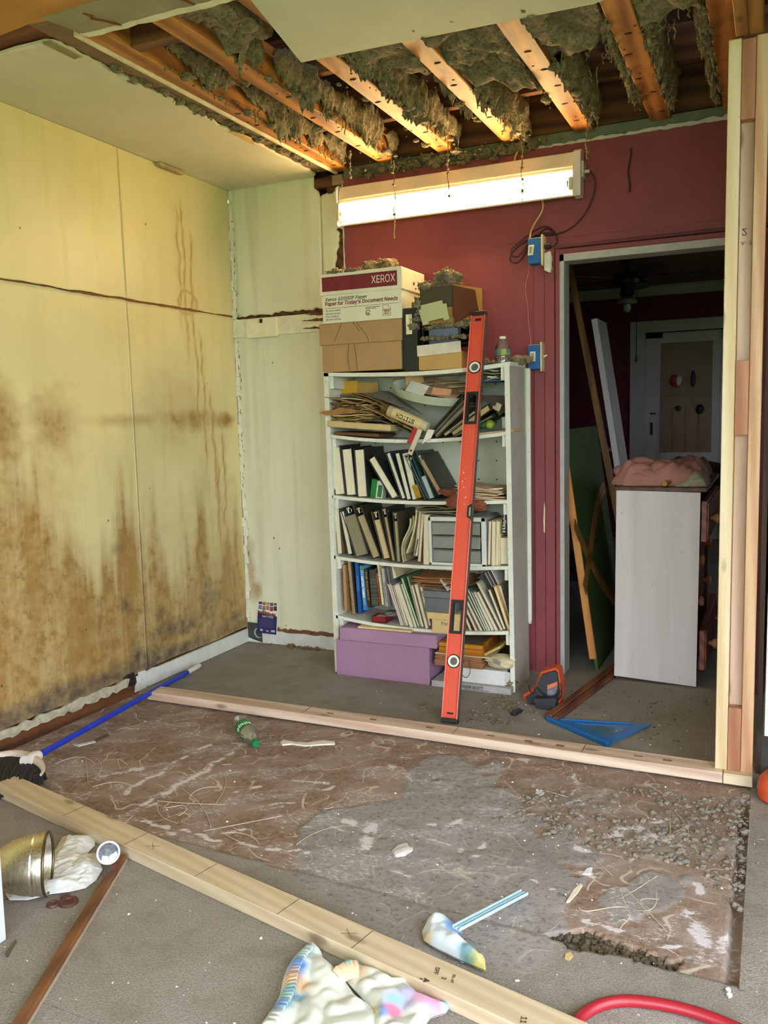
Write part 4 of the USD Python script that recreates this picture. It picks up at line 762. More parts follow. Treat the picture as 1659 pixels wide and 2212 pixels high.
A = onY(803, 1342, -.347); Bq = onY(834, 1338, -.347); w = Bq[0]-A[0]; h = .030; A = np.array([A[0], -.347, sz(4, A[0])+.001]); rm = plain(c(128, 22, 30), .5)
obj('tray', move(cat_([bx(0, w, 0, .003, 0, h, .001), bx(0, w, .077, .08, 0, h, .001), bx(0, .003, 0, .08, 0, h, .001), bx(w-.003, w, 0, .08, 0, h, .001), bx(0, w, 0, .08, 0, .003, .001)]), *A), rm, rx); obj('lining', move(bx(.004, w-.004, .004, .076, .003, h-.007, .004), *A), plain(c(214, 196, 176), .9), rx)
gl = thing('grey_slippers_box', 'low grey bundle lying behind the small red box', 'bundle', onY(847, 1330, -.30)); obj('bundle', move(lump(.03, 44, 3, .5, 2., (1.4, 1.4, .45)), *(onY(850, 1325, -.29)+[0, 0, 0])), plain(c(110, 108, 108), .8, .2), gl)
rowL = [(((1098,1140),(1118,1143),(878,462)), c(222, 196, 192), 'pink edged white folder, first of the leaning folders left of the grey box'), (((1122,1143),(1150,1146),(912,460)), c(206, 170, 172), 'rose folder, second of the leaning folders left of the grey box'), (((1152,1146),(1178,1150),(945,470)), c(88, 78, 108), 'purple folder leaning left of the grey box'), (((1180,1150),(1225,1158),(972,478)), c(150, 134, 108), 'tan folder leaning beside the purple one'),
        (((1252,1178),(1310,1184),(1006,465)), c(226, 220, 196), 'bright white bound report leaning in the middle of the fourth shelf'), (((1318,1186),(1362,1172),(1080,450)), c(98, 104, 84), 'grey green folder right of the white report'), (((1372,1170),(1400,1160),(1090,360)), c(58, 108, 62), 'bright green folder leaning beside the grey green one'), (((1402,1150),(1418,1130),(1190,330)), c(84, 104, 70), 'tall olive folder leaning behind the green one'),
        (((1430,1170),(1475,1184),(1250,470)), c(136, 114, 88), 'brown paper folder leaning left of the cream papers'), (((1500,1190),(1545,1196),(1312,462)), c(196, 186, 158), 'cream papers leaning against the buff shoe box'), (((1550,1150),(1590,1160),(1400,500)), c(166, 140, 112), 'dull pink papers squeezed beside the buff shoe box')]
for a, col, lab in rowL: folder('paper_folder', lab, 'folder', Q(z6, *a), col=col)
z7 = zo(900, 1220, 7.54)
def lidded(name, label, body, lid, y0, depth, col, col2=None, grp=None):
    A, u, v, w, h = frame(*z7(*body), y0); th = thing(name, label, 'box', A+u*w/2+np.array([0, depth/2, 0])); F = lambda m: framed(m, A, (1., 0, 0), (0, 1., 0), (0, 0, 1.))
    Bq, u2, v2, w2, h2 = frame(*z7(*lid), y0-.004); lm = plain(col2 or col, .8, .1, 12., .35)
    obj('body', F(bx(0, w, 0, depth, 0, h, .002)), plain(col, .8, .1, 12., .35), th); obj('lid', move(bx(0, w2, 0, depth+.008, 0, h2, .002), *Bq), lm, th)
    return th, A, w, h
th, A, w, h = lidded('shoe_box', 'buff shoe box printed THE Flors sitting at the shelf edge behind the level', ((250,1102), (690,1100), (226,880)), ((170,880), (700,880), (165,772)), -.362, .25, c(206, 178, 120))
text(th, 'THE', .008, A+np.array([.048, -.001, .064]), (1, 0, 0), (0, 0, 1), INK, 'print', True); text(th, 'Florsh', .016, A+np.array([.048, -.001, .040]), (1, 0, 0), (0, 0, 1), plain(c(84, 70, 46), .7), 'print')
lidded('card_box', 'slate grey lidded box stacked on the buff shoe box', ((135,760), (640,760), (110,530)), ((104,525), (640,525), (92,420)), -.35, .24, c(98, 102, 104), c(106, 110, 112))
pile('accordion_file', 'orange brown accordion file lying above the slate grey box', 'papers', (1.30, -.215, onY(930, 1263, -.30)[2]), (.30, .2), 8, 12, [c(150, 100, 56), c(176, 122, 70), c(128, 84, 48)], .03, 5, warp=.01)
single('paper_scrap', framed(bx(-.001, .001, 0, .10, 0, .075, .0005), onY(964, 1253, -.33)+np.array([.012, 0, -.06]), (.8, 0, .6), (0, 1, 0), (-.6, 0, .8)), plain(c(226, 224, 214), .8), 'white card propped on the slate grey box', 'card')
single('dust_heap', move(lump(.05, 23, 3, .5, 3, (2.0, 1.6, .45)), *(onY(945, 1272, -.26))), DUST, 'heap of grey brown dust on the slate grey box lid', 'dust', None, 'stuff', True)
rowR = [(((860,1085),(905,1090),(770,860)), c(120, 92, 66), 'brown folder lowest of the right hand leaning row'), (((965,1105),(1000,1108),(775,700)), c(176, 156, 130), 'pale tan folder second of the right hand leaning row'), (((1045,1105),(1075,1090),(790,590)), c(186, 164, 142), 'pinkish folder with frayed edge in the right hand leaning row'), (((1098,1085),(1130,1088),(800,480)), c(84, 120, 84), 'green folder in the right hand leaning row'), (((1132,1088),(1165,1088),(812,400)), c(80, 96, 74), 'dull green folder with grey papers in the right hand leaning row'), (((1170,1088),(1210,1088),(880,440)), c(150, 156, 140), 'grey white papers left of the navy folder'), (((1212,1088),(1275,1086),(905,440)), c(36, 60, 92), 'navy blue folder in the right hand leaning row'),
        (((1290,1108),(1345,1112),(955,440)), c(160, 136, 110), 'wide buff folder with rounded corner in the right hand leaning row'), (((1368,1075),(1402,1068),(968,290)), c(186, 182, 158), 'tall pale folder rising above the right hand leaning row'), (((1410,1060),(1450,1050),(1150,400)), c(110, 92, 66), 'dust covered brown folder right of the tall pale one'), (((1480,1062),(1520,1058),(1245,345)), c(214, 172, 96), 'yellow edged folder at the right end of the fourth shelf')]
for a, col, lab in rowR: folder('paper_folder', lab, 'folder', Q(z7, *a), col=col)
A, u, v, w, h = frame(*z7((1225,380), (1300,330), (1085,110)), -.30)
for i, (cc, lab) in enumerate(((c(36, 34, 34), 'black notebook, first of three wedged at the top right of the fourth shelf'), (c(60, 58, 56), 'charcoal notebook with white band at the top right of the fourth shelf'), (c(48, 30, 30), 'dark maroon notebook at the top right of the fourth shelf'))):
    th = thing('notebook', lab, 'notebook', A+u*(.014*i)); F = lambda m: framed(m, A+u*(.016*i-.01), u, (0, 1., 0), v)
    obj('cover', F(bx(0, .012, 0, .15, 0, h*.95, .001)), plain(cc, .5), th); obj('pages', F(bx(.0125, .0155, .002, .145, .004, h*.93, .0005)), pagemat(c(214, 210, 200)), th)
folder('grey_folio', 'big grey folio leaning flat in the right corner of the fourth shelf', 'folder', Q(z7, (1500,1050), (1545,1000), (1310,330)), col=c(128, 124, 116), y0=-.30)

# ---- top shelf
z1a = zo(690, 800, 6.636); z2a = zo(900, 780, 7.213); zs1 = lambda x: sz(1, x)
yb = thing('yellow_box', 'battered yellow card box at the back left of the top shelf', 'box', onY(750, 850, -.2)); A = onY(733, 851, -.22); Bq = onY(772, 848, -.22); w = Bq[0]-A[0]
obj('front', move(bx(0, w, 0, .003, 0, .062, .001), *A), plain(c(196, 148, 30), .6, .15), yb); obj('side', framed(bx(0, .105, -.003, 0, 0, .05, .001), A+[w, 0, 0], (.93, .36, 0), (-.36, .93, 0), (0, 0, 1)), plain(c(150, 112, 24), .6, .15), yb)
single('torn_flap', framed(prism([(0, .05), (.03, .058), (.06, .05), (.085, .052), (.1, .062), (.1, .04), (0, .04)], .002), A+[w, 0, 0], (.93, .36, 0), (0, 0, 1), (.36, -.93, 0)), plain(c(166, 124, 40), .7), 'torn yellow flap standing up on the battered yellow box', 'paper')
single('box_stand', bx(A[0]-.01, A[0]+.16, -.235, -.12, zs1(.8)+.075, A[2]-.001, .002), plain(c(120, 112, 90), .8), 'grey card stack under the battered yellow box', 'papers')
pile('leather_scraps', 'ragged heap of brown papers and hide scraps spilling from the left of the top shelf', 'papers', (.892, -.262, onY(780, 918, -.34)[2]), (.235, .19), 16, 17, [c(128, 96, 46), c(166, 134, 78), c(96, 72, 38), c(198, 178, 130), c(140, 110, 62)], .085, 12, warp=.03)
r = np.random.default_rng(77)
for k_, (pts, col, lab) in enumerate(((((702,858),(745,866),(800,884),(850,912)), c(150, 118, 66), 'curling tan strip on top of the ragged brown heap'), (((705,868),(760,880),(820,892),(875,924)), c(112, 84, 44), 'dark brown strip sagging right from the ragged heap'), (((710,880),(770,878),(830,898),(900,934)), c(186, 164, 112), 'pale strip with a bright edge sagging right from the ragged heap'), (((738,852),(790,862),(832,884),(862,905)), c(132, 102, 52), 'olive brown strip leaning over the ragged heap'), (((760,850),(815,866),(855,890),(905,932)), c(98, 76, 42), 'darkest strip reaching down to the scraper handle'), (((700,890),(760,893),(812,890),(850,902)), c(160, 130, 80), 'flat strip along the front of the ragged heap'), (((716,862),(770,862),(822,876),(846,892)), c(204, 184, 136), 'cream paper curl in the ragged heap'), (((725,906),(780,900),(840,915),(893,938)), c(90, 88, 70), 'grey green strip low in the ragged heap'))):
    curled('scrap_strip', lab, pts, -.352+.006*k_, r.uniform(.06, .12), r.uniform(.003, .007), col)
single('hide_scrap', framed(prism([(0, .0), (.02, .012), (.06, .014), (.12, .03), (.2, .02), (.2, .005), (.1, -.004), (.04, -.008)], .12), onY(689, 893, -.375), (1, 0, -.04), (0, 0, 1), (0, 1, 0)), plain(c(150, 106, 50), .8, .25, 18., .4), 'pointed brown scrap sticking out past the left side of the bookcase', 'scrap')
single('flat_carton', framed(bx(0, .335, 0, .22, 0, .030, .003), onY(707, 922, -.362), (.996, 0, -.08), (0, 1, 0), (.08, 0, .996)), plain(c(196, 172, 118), .8, .1), 'flat buff carton lying under the ragged brown heap', 'box')
single('brown_binder', framed(bx(0, .24, 0, .2, 0, .016, .003), onY(713, 940, -.345)+np.array([.02, 0, .001]), (.997, 0, -.06), (0, 1, 0), (.06, 0, .997)), plain(c(96, 62, 30), .5, .2), 'brown binder lying flat beneath the buff carton', 'binder')
single('brown_wedge', hull([tuple(onY(a, b, y)) for a, b in z1a((860,480), (1000,490), (1010,640), (880,600)) for y in (-.30, -.22)]), plain(c(120, 92, 44), .8), 'brown leather wedge left of the STITCH tube', 'scrap')
sheet_ = hull([tuple(onY(a, b, y)) for a, b, y in [(z1a((880,290))[0]+(-.25,)), (z1a((640,350))[0]+(-.3,)), (z1a((1240,520))[0]+(-.3,)), (z1a((1500,640))[0]+(-.3,)), (z1a((900,420))[0]+(-.31,)), (z1a((1000,300))[0]+(-.2,))]])
single('grey_board', sheet_, plain(c(106, 98, 82), .85), 'dull grey board sloping beneath the oval tray', 'board')
# oval tray with letters
T0, T1 = onY(823, 845, -.33), onY(972, 868, -.33); tc = (T0+T1)/2+np.array([.05, .09, .0]); tilt = math.degrees(math.atan2(T0[2]-T1[2], T1[0]-T0[0]))
tr = thing('oval_tray', 'pale green oval tray full of letters tilted on the top shelf', 'tray', tc)
def tip(m): return move(rotated(rotated(m, (1, 0, 0), 20), (0, 1, 0), tilt*.9+2), *tc)
def oval(z0, z1, rr=1.0, a=.205, b=.105):
    m = lathe([(0.86*rr, z0), (.98*rr, z1), (1.0*rr, z1), (.9*rr, z0-.004), (0.01, z0-.004), (.01, z0), (.86*rr, z0)], 48); m.vertices[:, 0] *= a; m.vertices[:, 1] *= b; return m
obj('tray', tip(oval(0, .040)), plain(c(186, 194, 168), .45, .08), tr)
for i, (dx, dy, dz, w, hh, rz, rx_, cc, lab) in enumerate(((.02, .03, .050, .24, .09, 4, 12, c(140, 116, 90), 'brown card in the oval tray'), (-.09, .0, .060, .09, .08, 44, 62, c(176, 140, 92), 'buff triangular card corner in the oval tray'), (-.05, -.06, .050, .11, .06, -16, 40, c(200, 200, 184), 'white letter hanging over the rim of the oval tray'), (.02, -.02, .040, .26, .10, -3, 6, c(190, 160, 130), 'pinkish letter in the oval tray'), (.07, -.055, .052, .09, .04, 10, 30, c(206, 150, 110), 'orange and white envelope in the oval tray'), (.10, .0, .062, .17, .1, 14, 14, c(128, 104, 74), 'tan sheet at the right of the oval tray'))):
    single('letter', tip(move(rotated(rotated(bx(-w/2, w/2, -hh/2, hh/2, 0, .003, .0008), (1, 0, 0), rx_), (0, 0, 1), rz), dx, dy, dz)), plain(cc, .8, .15, 20., .3), lab, 'letter', None)
kn = thing('kitchen_knife', 'old knife with a dark wooden handle lying on the letters', 'knife', onY(935, 829, -.24))
A = onY(922, 831, -.24); obj('handle', move(bx(0, .062, -.008, .008, -.006, .010, .004), *A), plain(c(70, 54, 36), .6), kn); obj('blade', move(bx(-.06, .0, -.001, .001, -.002, .006, .0005), *A), metal(c(70, 66, 58), .5), kn)
pile('letter_pile', 'stack of old letters lying behind the knife on the top shelf', 'papers', (1.30, -.19, onY(960, 850, -.19)[2]), (.34, .16), 7, 19, [c(150, 128, 96), c(176, 158, 124), c(126, 104, 74)], .045, 5)
single('back_sheet', framed(prism([(0, 0), (.26, .0), (.30, .075), (.16, .085), (.02, .04)], .002), onY(870, 845, -.12), (1, 0, 0), (0, 0, 1), (0, 1, 0)), plain(c(186, 178, 146), .85), 'pale sheet standing against the back of the top shelf', 'paper')
# STITCH tube, upside down
A, Bq = onY(843, 888, -.37), onY(912, 918, -.37); dv = (Bq-A)/np.linalg.norm(Bq-A); L = np.linalg.norm(Bq-A); nv = np.array([-dv[2], 0, dv[0]])
st = thing('thread_tube', 'cream tube printed STITCH upside down lying aslant across the top shelf', 'tube', (A+Bq)/2)
obj('tube', tube([A-dv*.004, A+dv*L], .026, 24), plain(c(204, 184, 128), .6, .08), st); obj('cap', tube([A+dv*L, A+dv*(L+.03)], [.024, .022], 20), plain(c(184, 176, 140), .4), st); obj('rim', tube([A-dv*.006, A+dv*.02], .0268, 24), plain(c(176, 160, 116), .6), st)
tm = meshkit.text_mesh('STITCH', .020, .001, True); tm.vertices[:, 0] *= .095/np.ptp(tm.vertices[:, 0]); yq = tm.vertices[:, 1]-.010; R0 = .0262
o = A+dv*(L*.82); ph = yq/R0; rad = R0+tm.vertices[:, 2]
obj('print', trimesh.Trimesh(o-dv*tm.vertices[:, :1]+(-nv)*(rad*np.sin(ph))[:, None]+np.array([0, -1, 0])*(rad*np.cos(ph))[:, None], tm.faces, process=False), INK, st, False)
# paint scraper hanging over the shelf
hs = thing('hand_scraper', 'red and white hand tool handle hanging over the top shelf edge', 'tool', onY(890, 950, -.37))
A, Bq = onY(907, 930, -.375), onY(888, 975, -.385); dv = (Bq-A)/np.linalg.norm(Bq-A); nv = np.array([dv[2], 0, -dv[0]])
obj('handle', framed(bx(0, .15, -.011, .011, -.006, .006, .002), A-dv*.03, dv, -nv, (0, 1, 0)), plain(c(196, 184, 160), .5, .15, 20., .4), hs); obj('rivet', framed(lathe([(0, 0), (.006, 0), (.005, .003), (0, .003)], 14), A+dv*.10+np.array([0, -.0062, 0]), dv, nv, (0, -1, 0)), plain(c(120, 40, 20), .6), hs)
obj('grip', framed(bx(0, .085, -.035, -.011, -.005, .005, .002), A-dv*.01, dv, -nv, (0, 1, 0)), plain(c(160, 34, 34), .45), hs); obj('white_side', framed(prism([(0, 0), (.075, .0), (.03, .03), (-.01, .03)], .006), A-dv*.02-nv*.034, dv, -nv, (0, 1, 0)), plain(c(214, 206, 190), .5), hs)
# leaning binders on the right of the top shelf
for i, (a, cv, pg, lab) in enumerate(((((130,1190),(190,1120),(760,470)), c(104, 98, 76), c(130, 122, 92), 'grey green folder leaning lowest over the curled paper on the top shelf'), (((195,1150),(290,1140),(775,520)), c(34, 34, 34), c(110, 104, 84), 'black binder leaning flat behind the level, top shelf'), (((250,1140),(380,1120),(760,640)), c(112, 104, 82), c(150, 140, 106), 'drab folder leaning under the black binder'), (((400,1130),(490,1150),(930,730)), c(44, 42, 36), c(190, 178, 140), 'slim dark binder leaning behind the level opening'), (((510,1090),(600,1160),(1140,640)), c(52, 46, 34), c(190, 168, 112), 'fat binder with two rows of cream pages leaning at the right of the top shelf'), (((555,1165),(640,1165),(1215,810)), c(46, 40, 30), c(204, 182, 126), 'lowest fat binder with cream pages beside the green ball'))):
    binder('ring_binder', lab, 'binder', Q(z2a, *a), cover=cv, pages=pg, y0=-.33+.004*i, depth=.18, gap=.02)
single('dark_satchel', hull([tuple(onY(a, b, y)) for a, b in z2a((1000,520), (1200,560), (1380,540), (1395,780), (1290,850), (1130,640)) for y in (-.30, -.16)]), plain(c(60, 50, 34), .7, .2), 'dark brown leather case squeezed at the right end of the top shelf', 'case')
cp = thing('bulldog_clip', 'bright steel clip on the fat binder at the right end of the top shelf', 'clip', onY(1077, 880, -.335)); A = onY(1076, 879, -.338)
obj('jaw', move(rotated(bx(-.015, .015, -.004, .004, -.018, .018, .002), (0, 1, 0), 24), *A), metal(c(220, 220, 214), .2), cp); obj('lever', move(rotated(bx(-.024, -.006, -.005, .001, -.012, .004, .002), (0, 1, 0), 10), *A), metal(c(220, 220, 214), .2), cp)
bl = thing('rubber_ball', 'yellow green ball at the right end of the top shelf', 'ball', onY(1055, 925, -.28)); A = onY(1058, 917, -.28); obj('ball', move(lump(.022, 3, 3, .06, 2.), *A), plain(c(126, 150, 34), .5, .15), bl); obj('leaf', move(lump(.02, 5, 2, .4, 2., (1.3, .6, .8)), *(A-[.035, 0, .002])), plain(c(36, 92, 44), .6, .2), bl)
single('measuring_cup', move(lathe([(0, 0), (.015, 0), (.018, .05), (.016, .05), (.013, .003), (0, .003)], 22), *(onY(1092, 925, -.27))), plain(c(206, 204, 190), .4), 'small white plastic cup at the far right of the top shelf', 'cup')
single('tan_file', framed(bx(0, .16, 0, .2, 0, .010, .002), onY(1035, 940, -.34), (.995, 0, .08), (0, 1, 0), (-.08, 0, .995)), plain(c(190, 160, 112), .8), 'tan file lying under the yellow green ball', 'file')
pile('wrapper_heap', 'blue and clear wrappers crammed under the top board at the right', 'papers', (1.57, -.25, onY(1060, 815, -.25)[2]-.03), (.13, .14), 8, 29, [c(60, 76, 100), c(160, 156, 130), c(48, 54, 76), c(200, 196, 176), c(120, 110, 80)], .06, 22, warp=.03)

# ---- bottom: purple box and packets
pb = thing('purple_box', 'big mauve lidded carton filling the bottom left of the bookcase', 'box', (1.0, -.26, 0)); pm = plain(c(156, 118, 144), .75, .07, 7., .25)
A, Bq = onZ(727, 1454), onZ(927, 1480); y0 = -.392; xa, xb = onY(727, 1430, y0)[0], onY(927, 1440, y0)[0]; zt = onY(825, 1390, y0)[2]; zl = onY(825, 1365, y0)[2]
obj('body', cat_([bx(xa, xb, y0, FY-.004, 0, zt, .003), bx(.786, xb-.002, FY-.006, y0+.26, 0, zt-.001, .003)]), pm, pb); xl0, xl1 = onY(733, 1366, y0-.006)[0], onY(943, 1388, y0-.006)[0]; obj('lid', bx(xl0, xl1, y0-.006, y0+.268, zt, zl+.006, .003), plain(c(162, 124, 150), .75, .07, 7., .25), pb)
single('padded_envelope', framed(bx(0, .285, 0, .16, 0, .012, .004), onY(772, 1358, y0+.01)+np.array([0, 0, -.0]), (1, 0, 0), (0, 1, 0), (0, 0, 1)), plain(c(206, 184, 130), .8), 'flat buff envelope lying on the mauve carton', 'envelope')
z8 = zo(900, 1360, 7.213)
fl = thing('flat_carton', 'grey printed carton lying flat on the floor at the bottom right of the bookcase', 'box', (1.48, -.33, 0)); gm = plain(c(164, 160, 156), .7, .1, 14., .5)
xa, xb = onY(932, 1485, -.40)[0], onY(1103, 1505, -.40)[0]; obj('carton', bx(xa, xb, -.40, -.12, 0, .030, .002), gm, fl)
text(fl, 'JOUDIE SCOTT', .012, (onY(994, 1480, -.40)[0], -.4006, .012), (1, 0, 0), (0, 0, 1), INK, 'print', True, width=.11); obj('print_line', bx(xa+.16, xb-.10, -.4006, -.40, .006, .0075, 0), INK, fl)
wb = thing('white_packet', 'white cardboard packet standing on the grey printed carton', 'box', (1.53, -.3, .03)); A = onY(986, 1475, -.375); Bq = onY(1090, 1478, -.375); obj('packet', bx(A[0], Bq[0], -.375, -.16, .0305, onY(1040, 1446, -.375)[2], .003), plain(c(206, 206, 200), .7, .06, 10., .3), wb); obj('flap', hull([(Bq[0], -.37, .035), (Bq[0], -.37, .10), (Bq[0]+.022, -.34, .035), (Bq[0]+.022, -.34, .085), (Bq[0], -.36, .035), (Bq[0], -.36, .10)]), plain(c(190, 188, 178), .7), wb)
zc = onY(1040, 1446, -.375)[2]
cs = thing('corrugated_stack', 'stack of brown corrugated sheets on the white packet', 'cardboard', (1.48, -.25, zc)); xa, xb = onY(937, 1435, -.385)[0], onY(1044, 1440, -.385)[0]; r = np.random.default_rng(2)
for i in range(6): obj('sheet', bx(xa+r.uniform(0, .012), xb-r.uniform(0, .01), -.385+r.uniform(0, .006), -.14, zc+.0005+i*.009, zc+.0085+i*.009, .001), plain(c(146+6*(i % 2), 96+5*(i % 3), 66), .85, .1, 20., .3), cs)
zd = zc+6*.009+.001
bo = thing('buff_board', 'thin buff board lying between the corrugated sheets and the amber frame', 'board', (1.5, -.25, zd)); obj('board', bx(xa+.005, xb+.035, -.38, -.15, zd, zd+.006, .001), plain(c(200, 186, 150), .8), bo)
ze = zd+.0065; xa2, xb2 = onY(948, 1420, -.385)[0], onY(1042, 1420, -.385)[0]
fr = thing('picture_frame', 'amber wooden picture frame box lying flat at the bottom right of the bookcase', 'frame', (1.48, -.25, ze)); AM = wood(c(196, 128, 38), c(156, 92, 22), 'x', .4, knots=False, seed=31)
for nm, zz0, zz1 in (('lower_frame', ze, ze+.030), ('upper_frame', ze+.032, ze+.052)): obj(nm, cat_([bx(xa2, xb2, -.385, -.365, zz0, zz1, .002), bx(xa2, xb2, -.15, -.13, zz0, zz1, .002), bx(xa2, xa2+.02, -.365, -.15, zz0, zz1, .002), bx(xb2-.02, xb2, -.365, -.15, zz0, zz1, .002)]), AM, fr)
obj('picture', bx(xa2+.018, xb2-.018, -.367, -.148, ze+.03, ze+.046, .001), plain(c(112, 100, 84), .5, .3, 9.), fr)
single('yellow_folder', framed(bx(0, .09, 0, .2, 0, .012, .002), (xb2+.006, -.37, zd+.007), (.86, 0, .5), (0, 1, 0), (-.5, 0, .86)), plain(c(186, 160, 84), .7), 'yellowed plastic folder slumped against the amber frame', 'folder')
mp = thing('mailing_packet', 'crumpled cream mailing packet with a grey stamp at the bottom right corner', 'envelope', (1.62, -.3, .1)); A = onY(1078, 1432, -.36); mpm = lump(.075, 71, 3, .4, 1.4, (1.0, .9, .42)); obj('packet', move(mpm, A[0], A[1]+.035, A[2]), plain(c(206, 192, 152), .8, .1), mp, 25); obj('stamp', framed(bx(-.016, .016, 0, .001, -.010, .010, 0), A+np.array([.002, -.036, .012]), (.94, 0, -.3), (0, 1, 0), (.3, 0, .94)), plain(c(128, 124, 118), .8), mp)
single('cord_loop', tube(spline([onY(a, b, -.392) for a, b in z8((745,470),(700,580),(700,680),(765,750),(825,690),(830,560),(815,470))], 30), .0014, 6), BLACK, 'thin dark cord loop hanging in front of the white packet', 'cord')
single('dust_lump', move(lump(.03, 9, 3, .5, 3, (1.5, 1, .6)), 1.64, -.33, .04), DUST, 'grey dust lump on the printed carton in the corner of the bookcase', 'dust', None, 'stuff', True)
# ================================================================ on top of the bookcase
TY = -.345; tz = lambda x: sz(0, x)
KR = c(172, 136, 90); krm = plain(KR, .8, .08, 9., .3, bump=.1)
def X(px, py, y): return onY(px, py, y)[0]
def Zz(px, py, y): return onY(px, py, y)[2]
yb0 = -.350
x0, x1 = X(691, 770, yb0), X(868, 770, yb0); zb, zm, ztp = Zz(780, 802, yb0)+.002, Zz(780, 741, yb0), Zz(780, 694, yb0)
kb = thing('kraft_box', 'brown water stained kraft carton with a deep lid on the left of the bookcase top', 'box', ((x0+x1)/2, -.2, zb))
def stained(name):
    g = Graph(); p = g.obj(); n = g.noise(p, 6., 4, .6); w = g.noise(g.map(p, (9, 9, 2.5)), 1., 3, .5, 1.)
    k = g.mix(g.rng(n, .3, .7), mul(KR, .92), mul(KR, 1.06)); e = g.m('absolute', g.m('subtract', w, .56)); k = g.mix(g.rng(e, .0, .008, .22, 0), k, c(120, 80, 40)); return g.done(name, k, .8)
km = stained('stained_kraft'); obj('body', bx(x0+.010, x1-.004, yb0+.006, yb0+.255, zb, zm, .002), km, kb); obj('lid', bx(x0, x1+.002, yb0, yb0+.262, zm, ztp, .003), km, kb)
# crazed water marks
for i, pts in enumerate((((738,697),(730,718),(722,739)), ((771,695),(782,712),(790,722),(796,740)), ((762,695),(770,706),(776,714)), ((753,745),(752,770),(756,800)), ((765,743),(769,770),(772,800)))):
    obj('water_mark', tube(spline([onY(a, b, yb0-.0004) for a, b in pts], 14), .0011, 5), plain(c(112, 70, 30), .8), kb)
x0, x1 = X(694, 670, yb0), X(868, 655, yb0); zb2, zm2, zt2 = ztp+.001, Zz(780, 632, yb0), Zz(780, 584, yb0)
xb = thing('paper_carton', 'white printed paper carton with maroon banded lid, on top of the kraft carton', 'box', ((x0+x1)/2, -.2, zb2))
wm = plain(c(222, 218, 190), .65, .05, 8., .2); obj('body', bx(x0+.004, x1-.003, yb0+.004, yb0+.27, zb2, zm2+.004, .002), wm, xb); obj('lid', bx(x0-.005, x1+.004, yb0-.003, yb0+.278, zm2, zt2, .003), wm, xb)
lx0, lx1 = x0-.005, x1+.004; lw = lx1-lx0; lh = zt2-zm2; wd = x1-x0; yf = yb0-.0036
dk = plain(c(122, 30, 42), .6); gy = plain(c(98, 96, 84), .6); ol = plain(c(60, 58, 44), .6)
obj('band', bx(lx0+.035*lw, lx1-.055*lw, yf, yf+.001, zm2+.18*lh, zm2+.84*lh, 0), dk, xb, label='maroon band on the lid')
text(xb, 'XEROX', .34*lh, (lx0+.64*lw, yf-.0004, zm2+.36*lh), (1, 0, 0), (0, 0, 1), plain(c(232, 222, 206), .5), 'print', False, width=.28*lw)
bh = zm2-zb2; yf = yb0+.0034; it = np.array([.16, 0, 1.])
text(xb, 'Xerox 4200DP Paper', .115*bh, (x0+.045*wd, yf, zb2+.80*bh), (1, 0, 0), it, gy, 'print', True, width=.53*wd); text(xb, "Paper for Today's Document Needs", .13*bh, (x0+.042*wd, yf, zb2+.64*bh), (1, 0, 0), it, dk, 'print', True, width=.90*wd)
obj('rule', bx(x0+.045*wd, x1-.04*wd, yf-.0004, yf+.001, zb2+.535*bh, zb2+.545*bh, 0), ol, xb)
for i, s in enumerate(('The most versatile', 'paper you can use.', 'From copying to', 'electronic printing.')): text(xb, s, .055*bh, (x0+.05*wd, yf, zb2+(.43-.105*i)*bh), (1, 0, 0), (0, 0, 1), gy, 'print', False, width=(.19, .19, .165, .195)[i]*wd)
for i in range(2): obj('small_print', bx(x0+.555*wd, x0+.73*wd-.02*i, yf-.0003, yf+.001, zb2+(.46-.05*i)*bh, zb2+(.48-.05*i)*bh, 0), gy, xb)
RG = lambda r0, r1, x, z, n=28, a0=0, a1=2*math.pi: framed(prism([(r1*math.cos(t), r1*math.sin(t)) for t in np.linspace(a0, a1, n)]+[(r0*math.cos(t), r0*math.sin(t)) for t in np.linspace(a1, a0, n)], .0008), (x, yf, z), (1, 0, 0), (0, 0, 1), (0, -1, 0))
cx_, cz_ = x0+.585*wd, zb2+.28*bh; obj('emblem', cat_([RG(.075*bh, .098*bh, cx_, cz_, 28, .35, 5.95), RG(.028*bh, .045*bh, cx_, cz_, 20, 3.3, 6.1), framed(prism([(-.05*bh, .02*bh), (0, -.045*bh), (.05*bh, .02*bh), (0, -.02*bh)], .0008), (cx_, yf, cz_), (1, 0, 0), (0, 0, 1), (0, -1, 0))]), ol, xb)
ex0, ex1, ez0, ez1 = x0+.765*wd, x0+.86*wd, zb2+.12*bh, zb2+.50*bh; lw_ = .0012
obj('emblem', cat_([bx(ex0, ex1, yf-.0004, yf+.001, ez0, ez0+lw_, 0), bx(ex0, ex0+lw_, yf-.0004, yf+.001, ez0, ez1, 0), bx(ex1-lw_, ex1, yf-.0004, yf+.001, ez0, ez1-.09*bh, 0), bx(ex0, ex1-.03*wd, yf-.0004, yf+.001, ez1-lw_, ez1, 0), tube([(ex1-.03*wd, yf, ez1), (ex1-.028*wd, yf, ez1-.09*bh), (ex1, yf, ez1-.09*bh), (ex1-.03*wd, yf, ez1)], .0006, 5)]+[RG(.022*bh, .034*bh, ex0+.018*wd+i*.0155*wd, zb2+(.33-.02*(i % 2))*bh, 16) for i in range(5)]+[bx(ex0+.016*wd, ex1-.018*wd, yf-.0004, yf+.001, zb2+(.17+.035*i)*bh, zb2+(.185+.035*i)*bh, 0) for i in range(4)]), dk, xb)
